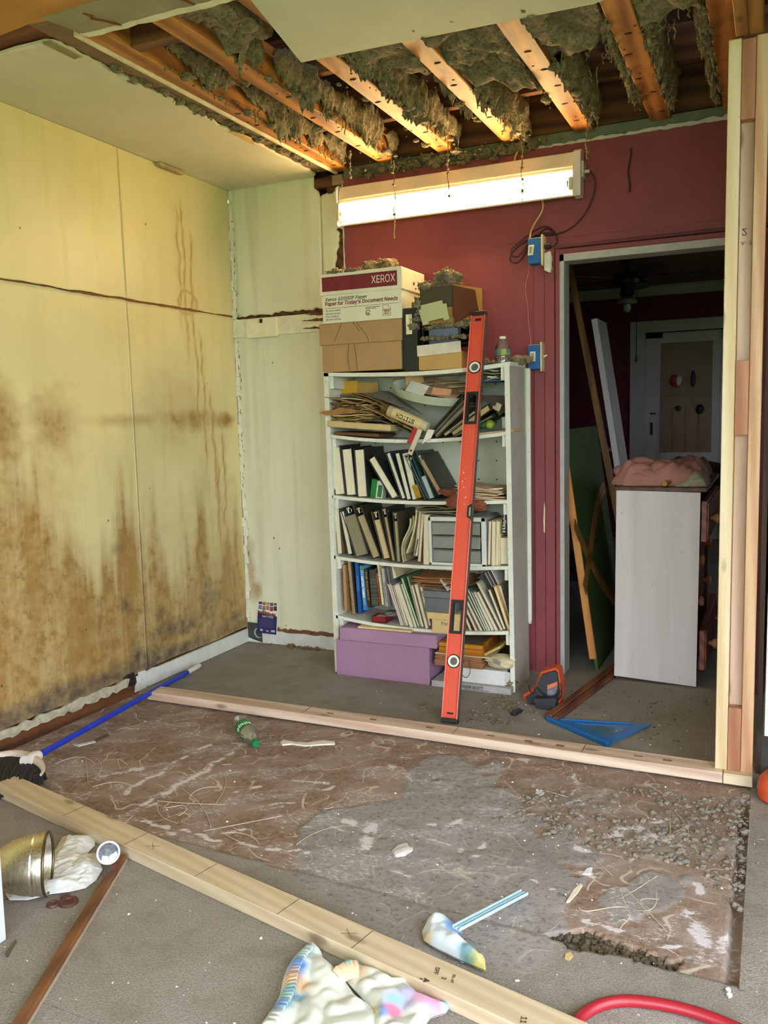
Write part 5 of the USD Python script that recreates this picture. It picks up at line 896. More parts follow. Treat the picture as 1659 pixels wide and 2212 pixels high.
single('insulation_heap', cat_([fuzz((lx0+.03, -.27, zt2+.006), (lx0+.26, -.22, zt2+.012), (.03, .03, .006), 120, 120, .7, (.010, .022)), fuzz((lx0+.20, -.22, zt2+.025), (lx0+.30, -.20, zt2+.03), (.02, .02, .012), 121, 70, .7, (.012, .026)), fuzz((lx0+.02, -.345, zt2+.004), (lx0+.2, -.345, zt2+.006), (.02, .004, .004), 122, 60, .7, (.005, .010))]), FL, 'tan insulation crumbs heaped on the white paper carton lid', 'insulation', None, 'stuff', True)
x0, x1 = X(871, 735, yb0), X(901, 730, yb0)
bb_ = thing('ring_binder', 'black binder standing upright on the bookcase top with a handwritten cream spine label', 'binder', ((x0+x1)/2, -.25, tz(1.2)+.001)); zt_ = Zz(885, 665, yb0)
obj('cover', bx(x0, x1, yb0, yb0+.25, tz(1.2)+.001, zt_, .003), plain(c(30, 32, 30), .45, .1, 16., .2), bb_)
lx0_, lx1_, lz0, lz1 = X(877, 700, yb0), X(890, 700, yb0), Zz(884, 722, yb0), Zz(884, 679, yb0); obj('label_card', bx(lx0_, lx1_, yb0-.0012, yb0, lz0, lz1, 0), plain(c(226, 216, 172), .7), bb_)
text(bb_, 'Lam. Jw.', .011, (lx1_-.012, yb0-.0018, lz1-.006), (0, 0, -1), (1, 0, 0), plain(c(112, 96, 50), .7), 'handwriting', False, width=(lz1-lz0)*.75)
# stack on the right
x0, x1 = X(904, 785, yb0), X(997, 785, yb0); z0_, z1_, z2_ = tz(1.36)+.002, Zz(950, 766, yb0), Zz(950, 748, yb0)
kf = thing('kraft_box', 'small kraft carton with a silver foil flap on the bookcase top beside the black binder', 'box', ((x0+x1)/2, -.25, z0_)); obj('body', bx(x0, x1, yb0, yb0+.24, z0_, z1_+.012, .002), plain(c(186, 146, 84), .75, .06, 9., .2), kf)
obj('foil_flap', framed(bx(0, x1-x0+.004, -.001, .001, 0, z2_-z1_+.012, .0006), (x0-.003, yb0-.004, z1_-.004), (1, 0, .05), (0, 1, 0), (-.05, 0, 1)), plain(c(224, 216, 206), .22, .12, 30., metallic=.45), kf)
zz = z2_+.010
x2, x3 = X(905, 740, yb0), X(1012, 740, yb0); dkm = plain(c(38, 30, 24), .7)
zl = [zz, Zz(960, 730, yb0), Zz(960, 708, yb0), Zz(960, 700, yb0)]
for i, (za, zb_, fm_, lab) in enumerate(((zz, zl[1]-.006, c(74, 82, 98), 'lower dark open tray of the stack on the bookcase top'), (zl[1]+.004, zl[2], c(96, 106, 124), 'upper dark open tray with a blue grey front in the stack on the bookcase top'))):
    t_ = thing('desk_tray', lab, 'tray', ((x2+x3)/2, -.22, za)); obj('tray', cat_([bx(x2, x3, yb0+.04, yb0+.24, za, za+.004, .001), bx(x2, x2+.006, yb0+.04, yb0+.24, za, zb_, .001), bx(x3-.006, x3, yb0+.04, yb0+.24, za, zb_, .001), bx(x2, x3, yb0+.235, yb0+.24, za, zb_, .001), bx(x2, x3, yb0+.03, yb0+.24, zb_, zb_+.005, .001)]), dkm, t_)
    obj('front', bx(X(925, 720, yb0), X(988, 720, yb0), yb0+.006, yb0+.05, za+.002, zb_-.001, .002), plain(fm_, .4, .15, 12.), t_)
    single('insulation_heap', cat_([fuzz((X(912, 720, yb0), yb0+.02, zb_+.008), (X(1005, 720, yb0), yb0+.02, zb_+.010), (.004, .02, .003), 130+i, 110, .7, (.006, .011))]+([fuzz((X(995, 695, yb0), yb0+.02, zb_+.016), (X(1006, 695, yb0), yb0+.03, zb_+.02), (.006, .01, .006), 140, 30, .7, (.007, .012))] if i else [])), FL, ('dust ridge between the two dark trays', 'dust ridge along the top of the upper dark tray')[i], 'insulation', None, 'stuff', True)
zz = zl[2]+.018
bxn = thing('file_box', 'dark olive cardboard file box with a hanging brown lid on the top of the stack', 'box', (1.38, -.22, zz)); x4, x5 = X(907, 650, yb0), X(977, 640, yb0); zt3 = Zz(950, 616, yb0)
obj('front', bx(x4, x5, yb0, yb0+.02, zz+.075, zt3, .002), plain(c(70, 60, 36), .7, .1, 12., .3), bxn); obj('body', hull([(x4, yb0+.02, zz+.002), (x4, yb0+.02, zt3), (x5+.002, yb0+.02, zz+.002), (x5, yb0+.004, zt3), (x5+.075, yb0+.20, zz+.002), (x5+.075, yb0+.2, zt3), (x4, yb0+.22, zz+.002), (x4, yb0+.22, zt3)]), plain(c(168, 128, 66), .75, .1, 10., .3), bxn)
obj('lid_flap', framed(prism([(0, .13), (.125, .115), (.15, .0), (.085, .0), (.045, -.03), (.038, -.055), (.022, -.055), (.012, -.03), (.0, .0)], .004), (x5+.002, yb0-.002, zt3-.135), (.55, .835, 0), (0, 0, 1), (.835, -.55, 0)), plain(c(92, 48, 22), .6, .15, 14., .4), bxn, label='dark brown lid side with a tongue')
single('green_file_card', framed(prism([(0, .055), (.01, .055), (.012, .075), (.115, .086), (.118, .07), (.135, .07), (.145, .0), (.120, -.005), (.115, .008), (.045, .0), (.044, -.012), (.018, -.014), (.008, .02)], .004), (X(908, 690, yb0), yb0-.010, zz+.012), (1, 0, .04), (-.04, 0, 1), (0, -1, 0)), plain(c(180, 184, 134), .7, .06, 10.), 'pale green file card slotted in front of the dark olive box', 'folder')
single('insulation_heap', cat_([fuzz((x4-.01, yb0+.05, zt3+.006), (x4+.07, yb0+.05, zt3+.012), (.015, .02, .008), 150, 60, .7, (.008, .018)), fuzz((x4+.075, yb0+.07, zt3+.02), (x4+.13, yb0+.09, zt3+.035), (.014, .014, .018), 151, 90, .7, (.012, .024)), fuzz((x4-.015, yb0+.02, zt3-.06), (x4-.03, yb0+.02, zt3-.16), (.008, .01, .02), 152, 60, .7, (.008, .016))]), FL, 'tan lump of insulation on the dark olive file box', 'insulation', None, 'stuff', True)
single('insulation_heap', cat_([fuzz((1.50, -.2, tz(1.52)+.012), (1.68, -.16, tz(1.66)+.012), (.02, .03, .006), 160, 130, .7, (.008, .018))]), FL, 'insulation dust along the bookcase top behind the water bottle', 'insulation', None, 'stuff', True)
# water bottle
wbp = onY(1086, 784, -.28); bx_, bz_ = wbp[0], tz(wbp[0])+.001
wb = thing('water_bottle', 'clear water bottle with a small green label standing at the right of the bookcase top', 'bottle', (bx_, -.28, bz_)); gl_ = glassy('bottle_plastic', c(236, 236, 230), .06)
hB = Zz(1086, 727, -.28)-bz_; R = .034
obj('bottle', move(lathe([(.0, .0), (R*.8, 0), (R, .008), (R, hB*.16), (R*.95, hB*.2), (R, hB*.25), (R, hB*.52), (R*.97, hB*.58), (R*.8, hB*.7), (R*.46, hB*.84), (.013, hB*.88), (.013, hB*.9)], 32), bx_, -.28, bz_), gl_, wb)
obj('cap', move(lathe([(0, hB), (.0145, hB), (.015, hB*.995), (.0155, hB*.91), (0, hB*.91)], 24), bx_, -.28, bz_), plain(c(220, 220, 214), .4), wb)
obj('label_band', move(lathe([(R*1.01, hB*.30), (R*1.01, hB*.53)], 32), bx_, -.28, bz_), plain(c(106, 132, 122), .5, .5, 26.), wb); obj('label_patch', move(bx(.004, .026, -R*1.02, -R*.75, hB*.32, hB*.52, .001), bx_, -.28, bz_), plain(c(150, 172, 70), .5), wb)
obj('label_rim', move(lathe([(R*1.012, hB*.27), (R*1.012, hB*.30)], 32), bx_, -.28, bz_), plain(c(120, 36, 40), .5), wb)

# ================================================================ long red spirit level leaning on the bookcase
b0 = onZ(972, 1562); b0[2] = .001; pc = onY(1027, 790, -.37); d = pc-b0; d /= np.linalg.norm(d)
LN = 1.80; u = np.cross(d, np.cross(np.array([1., 0, 0]), d)); u /= np.linalg.norm(u); w = np.cross(u, d)
if w[1] > 0: w = -w                           # towards the room
u = np.cross(d, w)*1.0; u = u if u[0] > 0 else -u
Ml = np.eye(4); Ml[:3, 0], Ml[:3, 1], Ml[:3, 2], Ml[:3, 3] = u, -w, d, b0
if np.linalg.det(Ml[:3, :3]) < 0: Ml[:3, 1] *= -1
lv = thing('spirit_level', 'long orange red spirit level leaning upright against the bookcase', 'spirit level', mat=Ml)
HW = .034; RED = plain(c(214, 84, 60), .42, .07, 8., .18); rim = plain(c(226, 130, 112), .4)
tops = [LN*.275-.10, LN*.775]          # hand holes
def zl_(px, py): # distance along the level of a photographed point
    p = onY(px, py, b0[1]); best = min(np.linspace(0, LN, 400), key=lambda s: np.linalg.norm(np.cross(ray(px, py)/np.linalg.norm(ray(px, py)), b0+d*s-CAM))); return best
holes = [(zl_(985, 1364), zl_(988, 1300)), (zl_(1017, 914), zl_(1022, 852))]
vials = [zl_(978, 1428), zl_(1025, 794)]; mid = (zl_(1012, 1123), zl_(1015, 1090))
face = Polygon([(-HW+.004, .02), (HW-.004, .02), (HW-.004, LN-.02), (-HW+.004, LN-.02)])
for a, b in holes: face = face.difference(shapely.box(-.0235, a, .0235, b).buffer(.002))
for vz in vials: face = face.difference(Point(0, vz).buffer(.0255))
face = face.difference(Polygon([(HW-.019, mid[0]+.008), (HW, mid[0]-.004), (HW, mid[1]+.004), (HW-.019, mid[1]-.008)]))
web = trimesh.creation.extrude_polygon(face, .014, engine='earcut') if face.geom_type == 'Polygon' else cat_([trimesh.creation.extrude_polygon(q, .014, engine='earcut') for q in face.geoms])
web = framed(web, (0, .007, 0), (1, 0, 0), (0, 0, 1), (0, -1, 0)); obj('web', web, RED, lv)
for s in (-1, 1):
    zsp = [(.012, LN-.012)] if s < 0 else [(.012, mid[0]-.004), (mid[1]+.004, LN-.012)]
    obj('flange', cat_([bx(s*HW-(.006 if s > 0 else 0), s*HW+(0 if s > 0 else .006), -.014, .014, a, b, .0015) for a, b in zsp]), RED, lv)
obj('edge_gasket', bx(HW, HW+.0015, -.013, .013, .02, LN-.02, 0), plain(c(84, 78, 72), .5), lv)
for a, b in ((.0, .020), (LN-.020, LN)): obj('end_cap', cat_([bx(-HW-.001, HW+.001, -.015, .015, a, b, .003), bx(-HW, -HW+.018, -.016, .016, a if a else a, b, .002)]), plain(c(44, 40, 40), .5), lv)
obj('hang_slot', bx(-.015, .015, -.0078, .0, .034, .044, .002), plain(c(24, 22, 22), .6), lv); obj('hang_slot', bx(-.015, .015, -.0078, .0, LN-.046, LN-.032, .002), plain(c(24, 22, 22), .6), lv)
for a, b in holes:
    o_ = shapely.box(-.0245, a-.004, .0245, b+.004).buffer(.004); i_ = shapely.box(-.0145, a+.008, .0145, b-.008).buffer(.004)
    obj('hand_grip', framed(trimesh.creation.extrude_polygon(o_.difference(i_), .026, engine='earcut'), (0, .013, 0), (1, 0, 0), (0, 0, 1), (0, -1, 0)), plain(c(28, 26, 26), .55), lv)
for vz in vials:
    rg = lambda r0, r1, t, y: framed(trimesh.creation.extrude_polygon(Point(0, vz).buffer(r1, 24).difference(Point(0, vz).buffer(r0, 24)) if r0 else Point(0, vz).buffer(r1, 24), t, engine='earcut'), (0, y, 0), (1, 0, 0), (0, 0, 1), (0, -1, 0))
    vl = obj('vial', rg(.024, .029, .020, .010), plain(c(26, 24, 24), .5), lv); obj('white_ring', rg(.0165, .0245, .022, .011), plain(c(222, 222, 214), .5), vl); obj('lens', rg(0, .0168, .012, .006), plain(c(104, 98, 84), .2, .2, 40.), vl)
cv = obj('center_vial', framed(prism([(HW-.020, mid[0]+.008), (HW+.001, mid[0]-.004), (HW+.001, mid[1]+.004), (HW-.020, mid[1]-.008)], .024), (0, .012, 0), (1, 0, 0), (0, 0, 1), (0, -1, 0)), plain(c(32, 30, 28), .5), lv)
obj('tube_vial', bx(HW-.014, HW-.003, -.0128, .0, mid[0]+.010, mid[1]-.010, .003), plain(c(150, 152, 124), .15), cv)
r = np.random.default_rng(8)
obj('scuffs', cat_([move(rotated(lump(r.uniform(.0008, .0026), 200+i, 1, .6, 2, (1, .05, 1.7)), (0, 1, 0), r.uniform(-30, 30)), r.uniform(-.03, .0), -.0072, LN*r.uniform(.5, .74)) for i in range(12)]), plain(c(230, 196, 170), .7), lv, kind='stuff')
obj('bright_rim', cat_([bx(-HW-.0006, -HW+.003, -.0146, -.013, .02, LN-.02, 0), bx(HW-.003, HW+.0006, -.0146, -.013, .02, mid[0]-.01, 0)]), rim, lv)

# ================================================================ fluorescent shop light on the wall
lx0, lx1 = .700, 1.925; LZ = 2.325
lamp = thing('shop_light', 'glowing fluorescent tube light in a white reflector on the maroon wall', 'lamp', (1.31, -.06, LZ))
wh = plain(c(226, 214, 190), .35, .03, 8.)
obj('reflector', move(profile_x([(-.022, .092), (-.052, .098), (-.060, .094), (-.078, .034), (-.070, .030), (-.062, .028), (-.062, .010), (-.050, .004), (-.046, -.066), (-.074, -.092), (-.070, -.098), (-.022, -.080)], lx0+.012, lx1-.012), 0, 0, LZ), wh, lamp, 25)
obj('ridge', bx(lx0+.012, lx1-.012, -.082, -.068, LZ+.010, LZ+.026, .003), wh, lamp)
def endcap(x, t): 
    pts = [(-.018, -.100), (-.084, -.100), (-.092, -.09), (-.092, .062), (-.084, .090), (-.060, .104), (-.018, .104)]
    return profile_x(pts, x, x+t)
lampparts = [('end_cap', endcap(lx1-.034, .034)), ('end_cap', endcap(lx0, .010))]
for nm, ms in lampparts: obj(nm, move(ms, 0, 0, LZ), plain(c(218, 214, 204), .4), lamp)
obj('holder', bx(lx0+.010, lx0+.026, -.100, -.046, LZ-.075, LZ+.01, .003), plain(c(214, 204, 180), .4), lamp); obj('holder', bx(lx1-.052, lx1-.034, -.100, -.046, LZ-.075, LZ-.02, .003), plain(c(214, 204, 180), .4), lamp)
obj('switch_block', bx(lx1-.002, lx1+.010, -.07, -.02, LZ-.02, LZ+.05, .002), plain(c(196, 190, 176), .5), lamp); obj('strain_relief', tube([(lx1+.008, -.05, LZ+.006), (lx1+.032, -.05, LZ+.006)], .008, 12), plain(c(206, 200, 188), .4), lamp)
g = Graph(); em = g.add('emission', 'emission', color=c(255, 220, 156), strength=TUBE); TM = g.emit('glowing_tube', em)
obj('tube', tube([(lx0+.028, -.078, LZ-.044), (lx1-.054, -.078, LZ-.044)], .0145, 24), TM, lamp, label='glowing fluorescent tube')
for x in (lx0+.024, lx1-.060): obj('tube_cap', tube([(x, -.078, LZ-.044), (x+.010, -.078, LZ-.044)], .0168, 20), metal(c(200, 196, 186), .35), lamp)
# ================================================================ wiring
WIRE = c(206, 172, 120)
def wire(name, label, pts, r, col, n=40, cat='cable', rough=.5): return single(name, tube(spline(pts, n), r, 8), plain(col, rough), label, cat)
wire('cable', 'tan cable from behind the lamp down to the upper blue box', [onY(1118, 328, -.012), onY(1112, 345, -.012), onY(1150, 400, -.012), onY(1172, 452, -.012), onY(1158, 478, -.012), onY(1147, 500, -.015), onY(1146, 520, -.022)], .005, c(196, 158, 104))
for i, (ya, yb_, lab) in enumerate((((1140, 515), (1170, 568), 'upper'), ((1140, 745), (1168, 797), 'lower'))):
    A = onY(*ya, -.062); Bq = onY(*yb_, -.062); s = thing('switch_box', f'{lab} blue plastic electrical box fixed to the maroon wall by the doorway', 'electrical box', (A[0], -.03, Bq[2]))
    obj('box', bx(A[0], Bq[0], -.062, .0, Bq[2], A[2], .003), plain(c(24, 96, 160), .45, .06), s); obj('cover_plate', bx(Bq[0], Bq[0]+.008, -.072, .004, Bq[2]-.012, A[2]+.010, .002), plain(c(222, 206, 160), .4), s)
    l0 = onY(*((1142, 531) if not i else (1145, 761)), -.0628); obj('sticker', framed(bx(0, .026, -.0006, 0, -.046, 0, 0), l0+[0, 0, .003], (1, 0, -.0), (0, 1, 0), (.12 if not i else 0., 0, 1)), plain(c(224, 220, 196), .6), s); obj('barcode', framed(cat_([bx(.006, .018, -.001, 0, -.036+.006*k, -.033+.006*k, 0) for k in range(5)]), l0+[0, -.0004, .003], (1, 0, 0), (0, 1, 0), (.12 if not i else 0., 0, 1)), plain(c(90, 90, 84), .6), s)
    if i: obj('toggle', framed(bx(0, .018, -.005, .005, -.004, .004, .001), (Bq[0]+.008, -.034, (A[2]+Bq[2])/2), (.9, 0, .4), (0, 1, 0), (-.4, 0, .9)), plain(c(226, 214, 176), .4), s)
    bq_ = Bq
    if not i: UB = (A, Bq)
A, Bq = UB; px0 = Bq[0]+.008
pl = thing('plug_adapter', 'white wall plug adapter hanging from the upper blue box', 'adapter', (px0+.02, -.04, Bq[2]-.04)); zc_ = Bq[2]-.004
obj('body', hull([(px0+.004, y, z) for y in (-.062, -.02) for z in (zc_-.030, zc_+.045)]+[(px0+.030, y, z) for y in (-.056, -.026) for z in (zc_-.042, zc_+.055)]+[(px0+.036, y, z) for y in (-.05, -.03) for z in (zc_-.02, zc_+.03)]), plain(c(212, 206, 182), .4), pl)
for k in range(3): obj('vent', bx(px0+.033, px0+.0375, -.05, -.03, zc_-.012+.008*k, zc_-.009+.008*k, 0), BLACK, pl)
single('plug', cat_([bx(px0, px0+.03, -.05, -.025, A[2]-.052, A[2]-.030, .004), tube([(px0+.03, -.038, A[2]-.04), (px0+.045, -.036, A[2]-.035)], .005, 8)]), plain(c(40, 26, 22), .5), 'dark plug in the upper blue box', 'plug')
cp_ = [(px0+.045, -.036, A[2]-.035)]+[tuple(onY(a, b, y)) for a, b, y in ((1202,525,-.02), (1203,512,-.015), (1170,505,-.01), (1130,525,-.008), (1108,545,-.008), (1102,562,-.008), (1115,568,-.008), (1130,555,-.008), (1145,528,-.005), (1165,505,-.004), (1185,495,-.006), (1200,505,-.012), (1192,495,-.012), (1150,502,-.012), (1120,525,-.014), (1104,548,-.014), (1112,555,-.014), (1128,545,-.014), (1150,516,-.004), (1195,507,-.010), (1240,488,-.012), (1268,455,-.02), (1284,415,-.03), (1286,395,-.045))]+[(lx1+.036, -.05, LZ+.004)]
wire('power_cord', 'dark power cord coiled behind the upper blue box and rising to the lamp end', cp_, .0032, c(52, 28, 26), 160, 'cord')
wire('thin_wire', 'thin pinkish wire running down the wall between the two blue boxes', [onY(a, b, -.006) for a, b in ((1142,568), (1141,590), (1135,620), (1139,655), (1142,700), (1146,730), (1146,748))], .0018, c(190, 120, 110), 40, 'wire')
single('nail', tube([(1.775, -.022, .245), (1.775, .0, .245)], .003, 8), metal(c(150, 140, 130), .5), 'bent nail in the maroon door casing near the floor', 'nail')
wire('dust_strand', 'dark cobweb smear hanging on the maroon wall right of the lamp', [onY(a, b, -.004) for a, b in ((1362, 320), (1360, 350), (1357, 375), (1361, 400), (1358, 415))], .004, c(84, 44, 40), 20, 'cobweb', .95)
single('splinter', framed(prism([(0, 0), (.006, .0), (.008, .12), (.002, .15), (-.002, .06)], .004), onY(1175, 1150, -.018), (1, 0, 0), (0, 0, 1), (0, -1, 0)), plain(c(220, 190, 160), .7), 'pale splinter in the maroon casing beside the doorway', 'splinter')

# ================================================================ leaflet and floor level bits by the corner
lf = thing('leaflet', 'dark blue NAVY PIER leaflet with rows of tiny photographs stuck in the baseboard', 'leaflet', (.133, -.02, .06)); A, Bq = onY(553, 1290, -.02), onY(599, 1370, -.02); x0, x1, z0, z1 = A[0], Bq[0], Bq[2], A[2]; w, h = x1-x0, z1-z0
Fl = lambda m: framed(m, (x0, -.024, z0), (1, 0, -.02), (0, .985, .14), (.0, .14, .99))
obj('paper', Fl(bx(0, w, 0, .0015, 0, h, 0)), plain(c(226, 222, 210), .6), lf); obj('blue_panel', Fl(framed(prism([(0, 0), (w*.97, 0), (w*.97, h*.50), (w*.55, h*.55), (0, h*.60)], .0006), (0, 0, 0), (1, 0, 0), (0, 0, 1), (0, -1, 0))), plain(c(40, 34, 84), .5, .08), lf)
r = np.random.default_rng(6); obj('skyline', Fl(framed(prism([(0, h*.57)]+[(w*t, h*(.60-.06*t+.05*r.random())) for t in np.linspace(0, .9, 14)]+[(w*.9, h*.50), (w*.4, h*.53)], .0009), (0, 0, 0), (1, 0, 0), (0, 0, 1), (0, -1, 0))), plain(c(140, 78, 50), .6, .4, 70.), lf)
cols_ = [c(60, 48, 70), c(130, 120, 70), c(150, 120, 90), c(96, 82, 92), c(90, 96, 112), c(120, 112, 140), c(128, 130, 60), c(160, 110, 90), c(150, 70, 60), c(80, 44, 40)]
for k in range(10):
    a, b = k % 5, k//5; obj('photograph', Fl(bx(w*(.03+.19*a), w*(.03+.19*a+.165), -.0008, 0, h*(.80-.145*b-.02*(a % 2)), h*(.80-.145*b-.02*(a % 2)+.125), 0)), plain(cols_[k], .5, .4, 90.), lf)
text(lf, 'NAVY PIER', h*.062, (x0+w*.30, -.0258, z0+h*.455), (1, 0, -.03), (0, 0, 1), plain(c(214, 214, 220), .5), 'print', False, width=w*.55)
for k in range(8): obj('text_line', Fl(bx(w*.10, w*(.85-.05*(k % 3)), -.0009, 0, h*(.40-.032*k), h*(.405-.032*k), 0)), plain(c(106, 100, 140), .6), lf)
for xx, ww in ((.15, .13), (.45, .13), (.70, .19)): obj('emblem', Fl(bx(w*xx, w*(xx+ww), -.0009, 0, h*.06, h*(.09 if ww < .15 and xx > .3 else .115), 0)), plain(c(170, 176, 196), .6), lf)
pt = thing('card_scrap', 'dark printed card tucked behind the leaflet in the corner', 'card', (.06, -.016, .02)); obj('card', framed(prism([(.012, .03), (.055, .018), (.108, .006), (.108, .05), (.098, .115), (.012, .118)], .002), (0, -.0145, 0), (1, 0, 0), (0, 0, 1), (0, -1, 0)), plain(c(58, 66, 62), .4, .2, 20.), pt); obj('moon_print', framed(cat_([trimesh.creation.extrude_polygon(Point(.085, .06).buffer(.03).difference(Point(.092, .062).buffer(.027)), .0008, engine='earcut')]), (0, -.0163, 0), (1, 0, 0), (0, 0, 1), (0, -1, 0)), plain(c(150, 166, 170), .4), pt)
# ================================================================ the dark room behind the doorway
RB = 4.65
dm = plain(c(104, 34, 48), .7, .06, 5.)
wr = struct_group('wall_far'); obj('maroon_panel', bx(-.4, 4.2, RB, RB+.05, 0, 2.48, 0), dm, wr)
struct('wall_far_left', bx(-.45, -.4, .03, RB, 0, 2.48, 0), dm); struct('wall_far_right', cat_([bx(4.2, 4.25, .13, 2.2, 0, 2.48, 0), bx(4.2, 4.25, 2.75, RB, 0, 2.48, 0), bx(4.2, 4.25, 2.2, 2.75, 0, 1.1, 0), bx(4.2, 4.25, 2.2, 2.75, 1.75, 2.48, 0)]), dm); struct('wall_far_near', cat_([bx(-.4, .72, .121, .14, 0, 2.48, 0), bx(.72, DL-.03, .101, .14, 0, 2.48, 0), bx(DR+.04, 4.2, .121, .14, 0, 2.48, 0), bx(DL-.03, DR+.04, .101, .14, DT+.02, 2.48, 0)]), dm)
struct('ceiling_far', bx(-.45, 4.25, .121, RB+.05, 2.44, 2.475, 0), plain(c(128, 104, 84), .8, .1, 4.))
tr_ = plain(c(190, 186, 180), .5, .08, 10., .2)
struct('trim_1', framed(prism([(0, 0), (.02, .0), (.035, .03), (.06, .075), (.075, .08), (.075, .09), (0, .09)], 4.6), (-.4, RB, 2.35), (0, -1, 0), (0, 0, 1), (1, 0, 0)), tr_)
sc = (RB+4.0)/6.6
def far(px, py): return onY(px, py, RB-.02)
d2 = struct_group('door_2'); fx0, fx1, fzt = far(1360, 900)[0], far(1393, 900)[0], far(1380, 695)[2]; fx2 = fx1+.84
obj('casing', bx(fx0, fx1, RB-.03, RB, 0, fzt, .004), tr_, d2); obj('casing', bx(fx2, fx2+.11, RB-.03, RB, 0, fzt, .004), tr_, d2); obj('casing', bx(fx0, fx2+.11, RB-.034, RB, fzt-.11, fzt, .004), tr_, d2)
stile_ = .16; obj('leaf', cat_([bx(fx1, fx1+stile_, RB-.02, RB-.004, .01, fzt-.12, .003), bx(fx2-stile_, fx2, RB-.02, RB-.004, .01, fzt-.12, .003), bx(fx1, fx2, RB-.02, RB-.004, fzt-.17, fzt-.12, .003), bx(fx1, fx2, RB-.012, RB-.004, .01, fzt-.15, 0)]), tr_, d2)
obj('key_plate', bx(fx1+.05, fx1+.075, RB-.024, RB-.019, 1.02, 1.14, .001), metal(c(60, 54, 46), .5), d2); obj('latch', bx(fx1+.05, fx1+.10, RB-.03, RB-.019, 1.22, 1.235, .002), metal(c(60, 54, 46), .5), d2)
og = thing('hanging_organizer', 'beige cloth pocket organizer hanging on the far white door', 'organizer', (fx1+.45, RB-.03, 1.2)); om = plain(c(150, 132, 106), .9, .12, 8., .3); oz0, oz1 = .95, far(1470, 740)[2]; ox0, ox1 = far(1427, 850)[0], far(1538, 850)[0]
obj('cloth', bx(ox0, ox1, RB-.032, RB-.022, oz0-.1, oz1, .004), om, og)
for zz_ in (1.52, 1.22, .98):
    for k in range(4):
        a = ox0+(ox1-ox0)*(k+.06)/4; b = ox0+(ox1-ox0)*(k+.94)/4; obj('pocket', framed(prism([(a, 0), (b, 0), (b, .2)]+[(a+(b-a)*(1-t), .2-.03*math.sin(math.pi*t)) for t in np.linspace(.1, .9, 6)]+[(a, .2)], .012), (0, RB-.032, zz_-.12), (1, 0, 0), (0, 0, 1), (0, -1, 0)), om, og)
for i, (px, py, s, cc, lab) in enumerate(((1457, 822, (1., .5, 1.3), c(150, 24, 40), 'red scissors handles in an organizer pocket'), (1466, 822, (.7, .5, 1.2), c(190, 190, 186), 'white bottle beside the red handles in the organizer'), (1497, 818, (.5, .5, 1.8), c(30, 34, 44), 'dark bottle in the right organizer pocket'), (1465, 882, (.5, .5, .6), c(24, 22, 22), 'small black knob in the lower organizer pocket'), (1512, 884, (.8, .5, 1.), c(26, 26, 34), 'dark jar in the lower right organizer pocket'))): single('pocket_item', move(lump(.045, 300+i, 2, .2, 2., s), *onY(px, py, RB-.06)), plain(cc, .5), lab, 'item')
# ceiling fan
fn = thing('ceiling_fan', 'dark five blade ceiling fan in the room behind the doorway', 'fan', (1.69, 2.8, 2.05)); fc = onY(1355, 603, 2.8); fm2 = plain(c(44, 34, 28), .4)
obj('canopy', move(lathe([(0, 2.44), (.075, 2.44), (.07, 2.40), (.03, 2.37), (0, 2.37)], 24), fc[0], 2.8, 0), fm2, fn); obj('downrod', tube([(fc[0], 2.8, 2.40), (fc[0], 2.8, fc[2]+.03)], .016, 12), fm2, fn)
obj('motor', move(lathe([(0, .05), (.06, .05), (.11, .03), (.12, -.01), (.11, -.04), (.06, -.06), (0, -.06)], 28), *fc), fm2, fn)
for k in range(5):
    an = math.radians(14+72*k); ux, uy = np.array([math.cos(an), math.sin(an), 0]), np.array([-math.sin(an), math.cos(an), 0]); wv = np.array([0, 0, 1.])*.97+uy*.22
    bl_ = obj('blade', framed(prism([(.17, -.05), (.56, -.068), (.60, -.04), (.60, .04), (.56, .068), (.17, .05)], .007), fc+np.array([0, 0, -.0]), ux, uy*.97-np.array([0, 0, .22]), wv), plain(c(58, 44, 34), .5, .15, 6.), fn); obj('blade_arm', framed(bx(.09, .22, -.018, .018, -.004, .006, .002), fc, ux, uy, (0, 0, 1)), fm2, bl_)
obj('light_kit', move(lathe([(.0, -.06), (.05, -.06), (.055, -.12), (.03, -.14), (0, -.14)], 20), *fc), fm2, fn); obj('glass_shade', move(lathe([(.03, -.13), (.075, -.155), (.08, -.18), (.045, -.185), (0, -.185)], 20), *fc), plain(c(170, 170, 160), .2, metallic=.3), fn)
obj('bulb', move(lathe([(0, -.18), (.025, -.19), (.03, -.22), (.02, -.245), (0, -.25)], 16), *fc), plain(c(190, 190, 180), .15), fn)
obj('pull_chain', tube([(fc[0]+.07, 2.8, fc[2]-.06), (fc[0]+.07, 2.8, fc[2]-.58)], .003, 6), fm2, fn); obj('chain_knob', move(lathe([(0, .03), (.008, .02), (.010, -.02), (0, -.03)], 10), fc[0]+.07, 2.8, fc[2]-.60), fm2, fn)
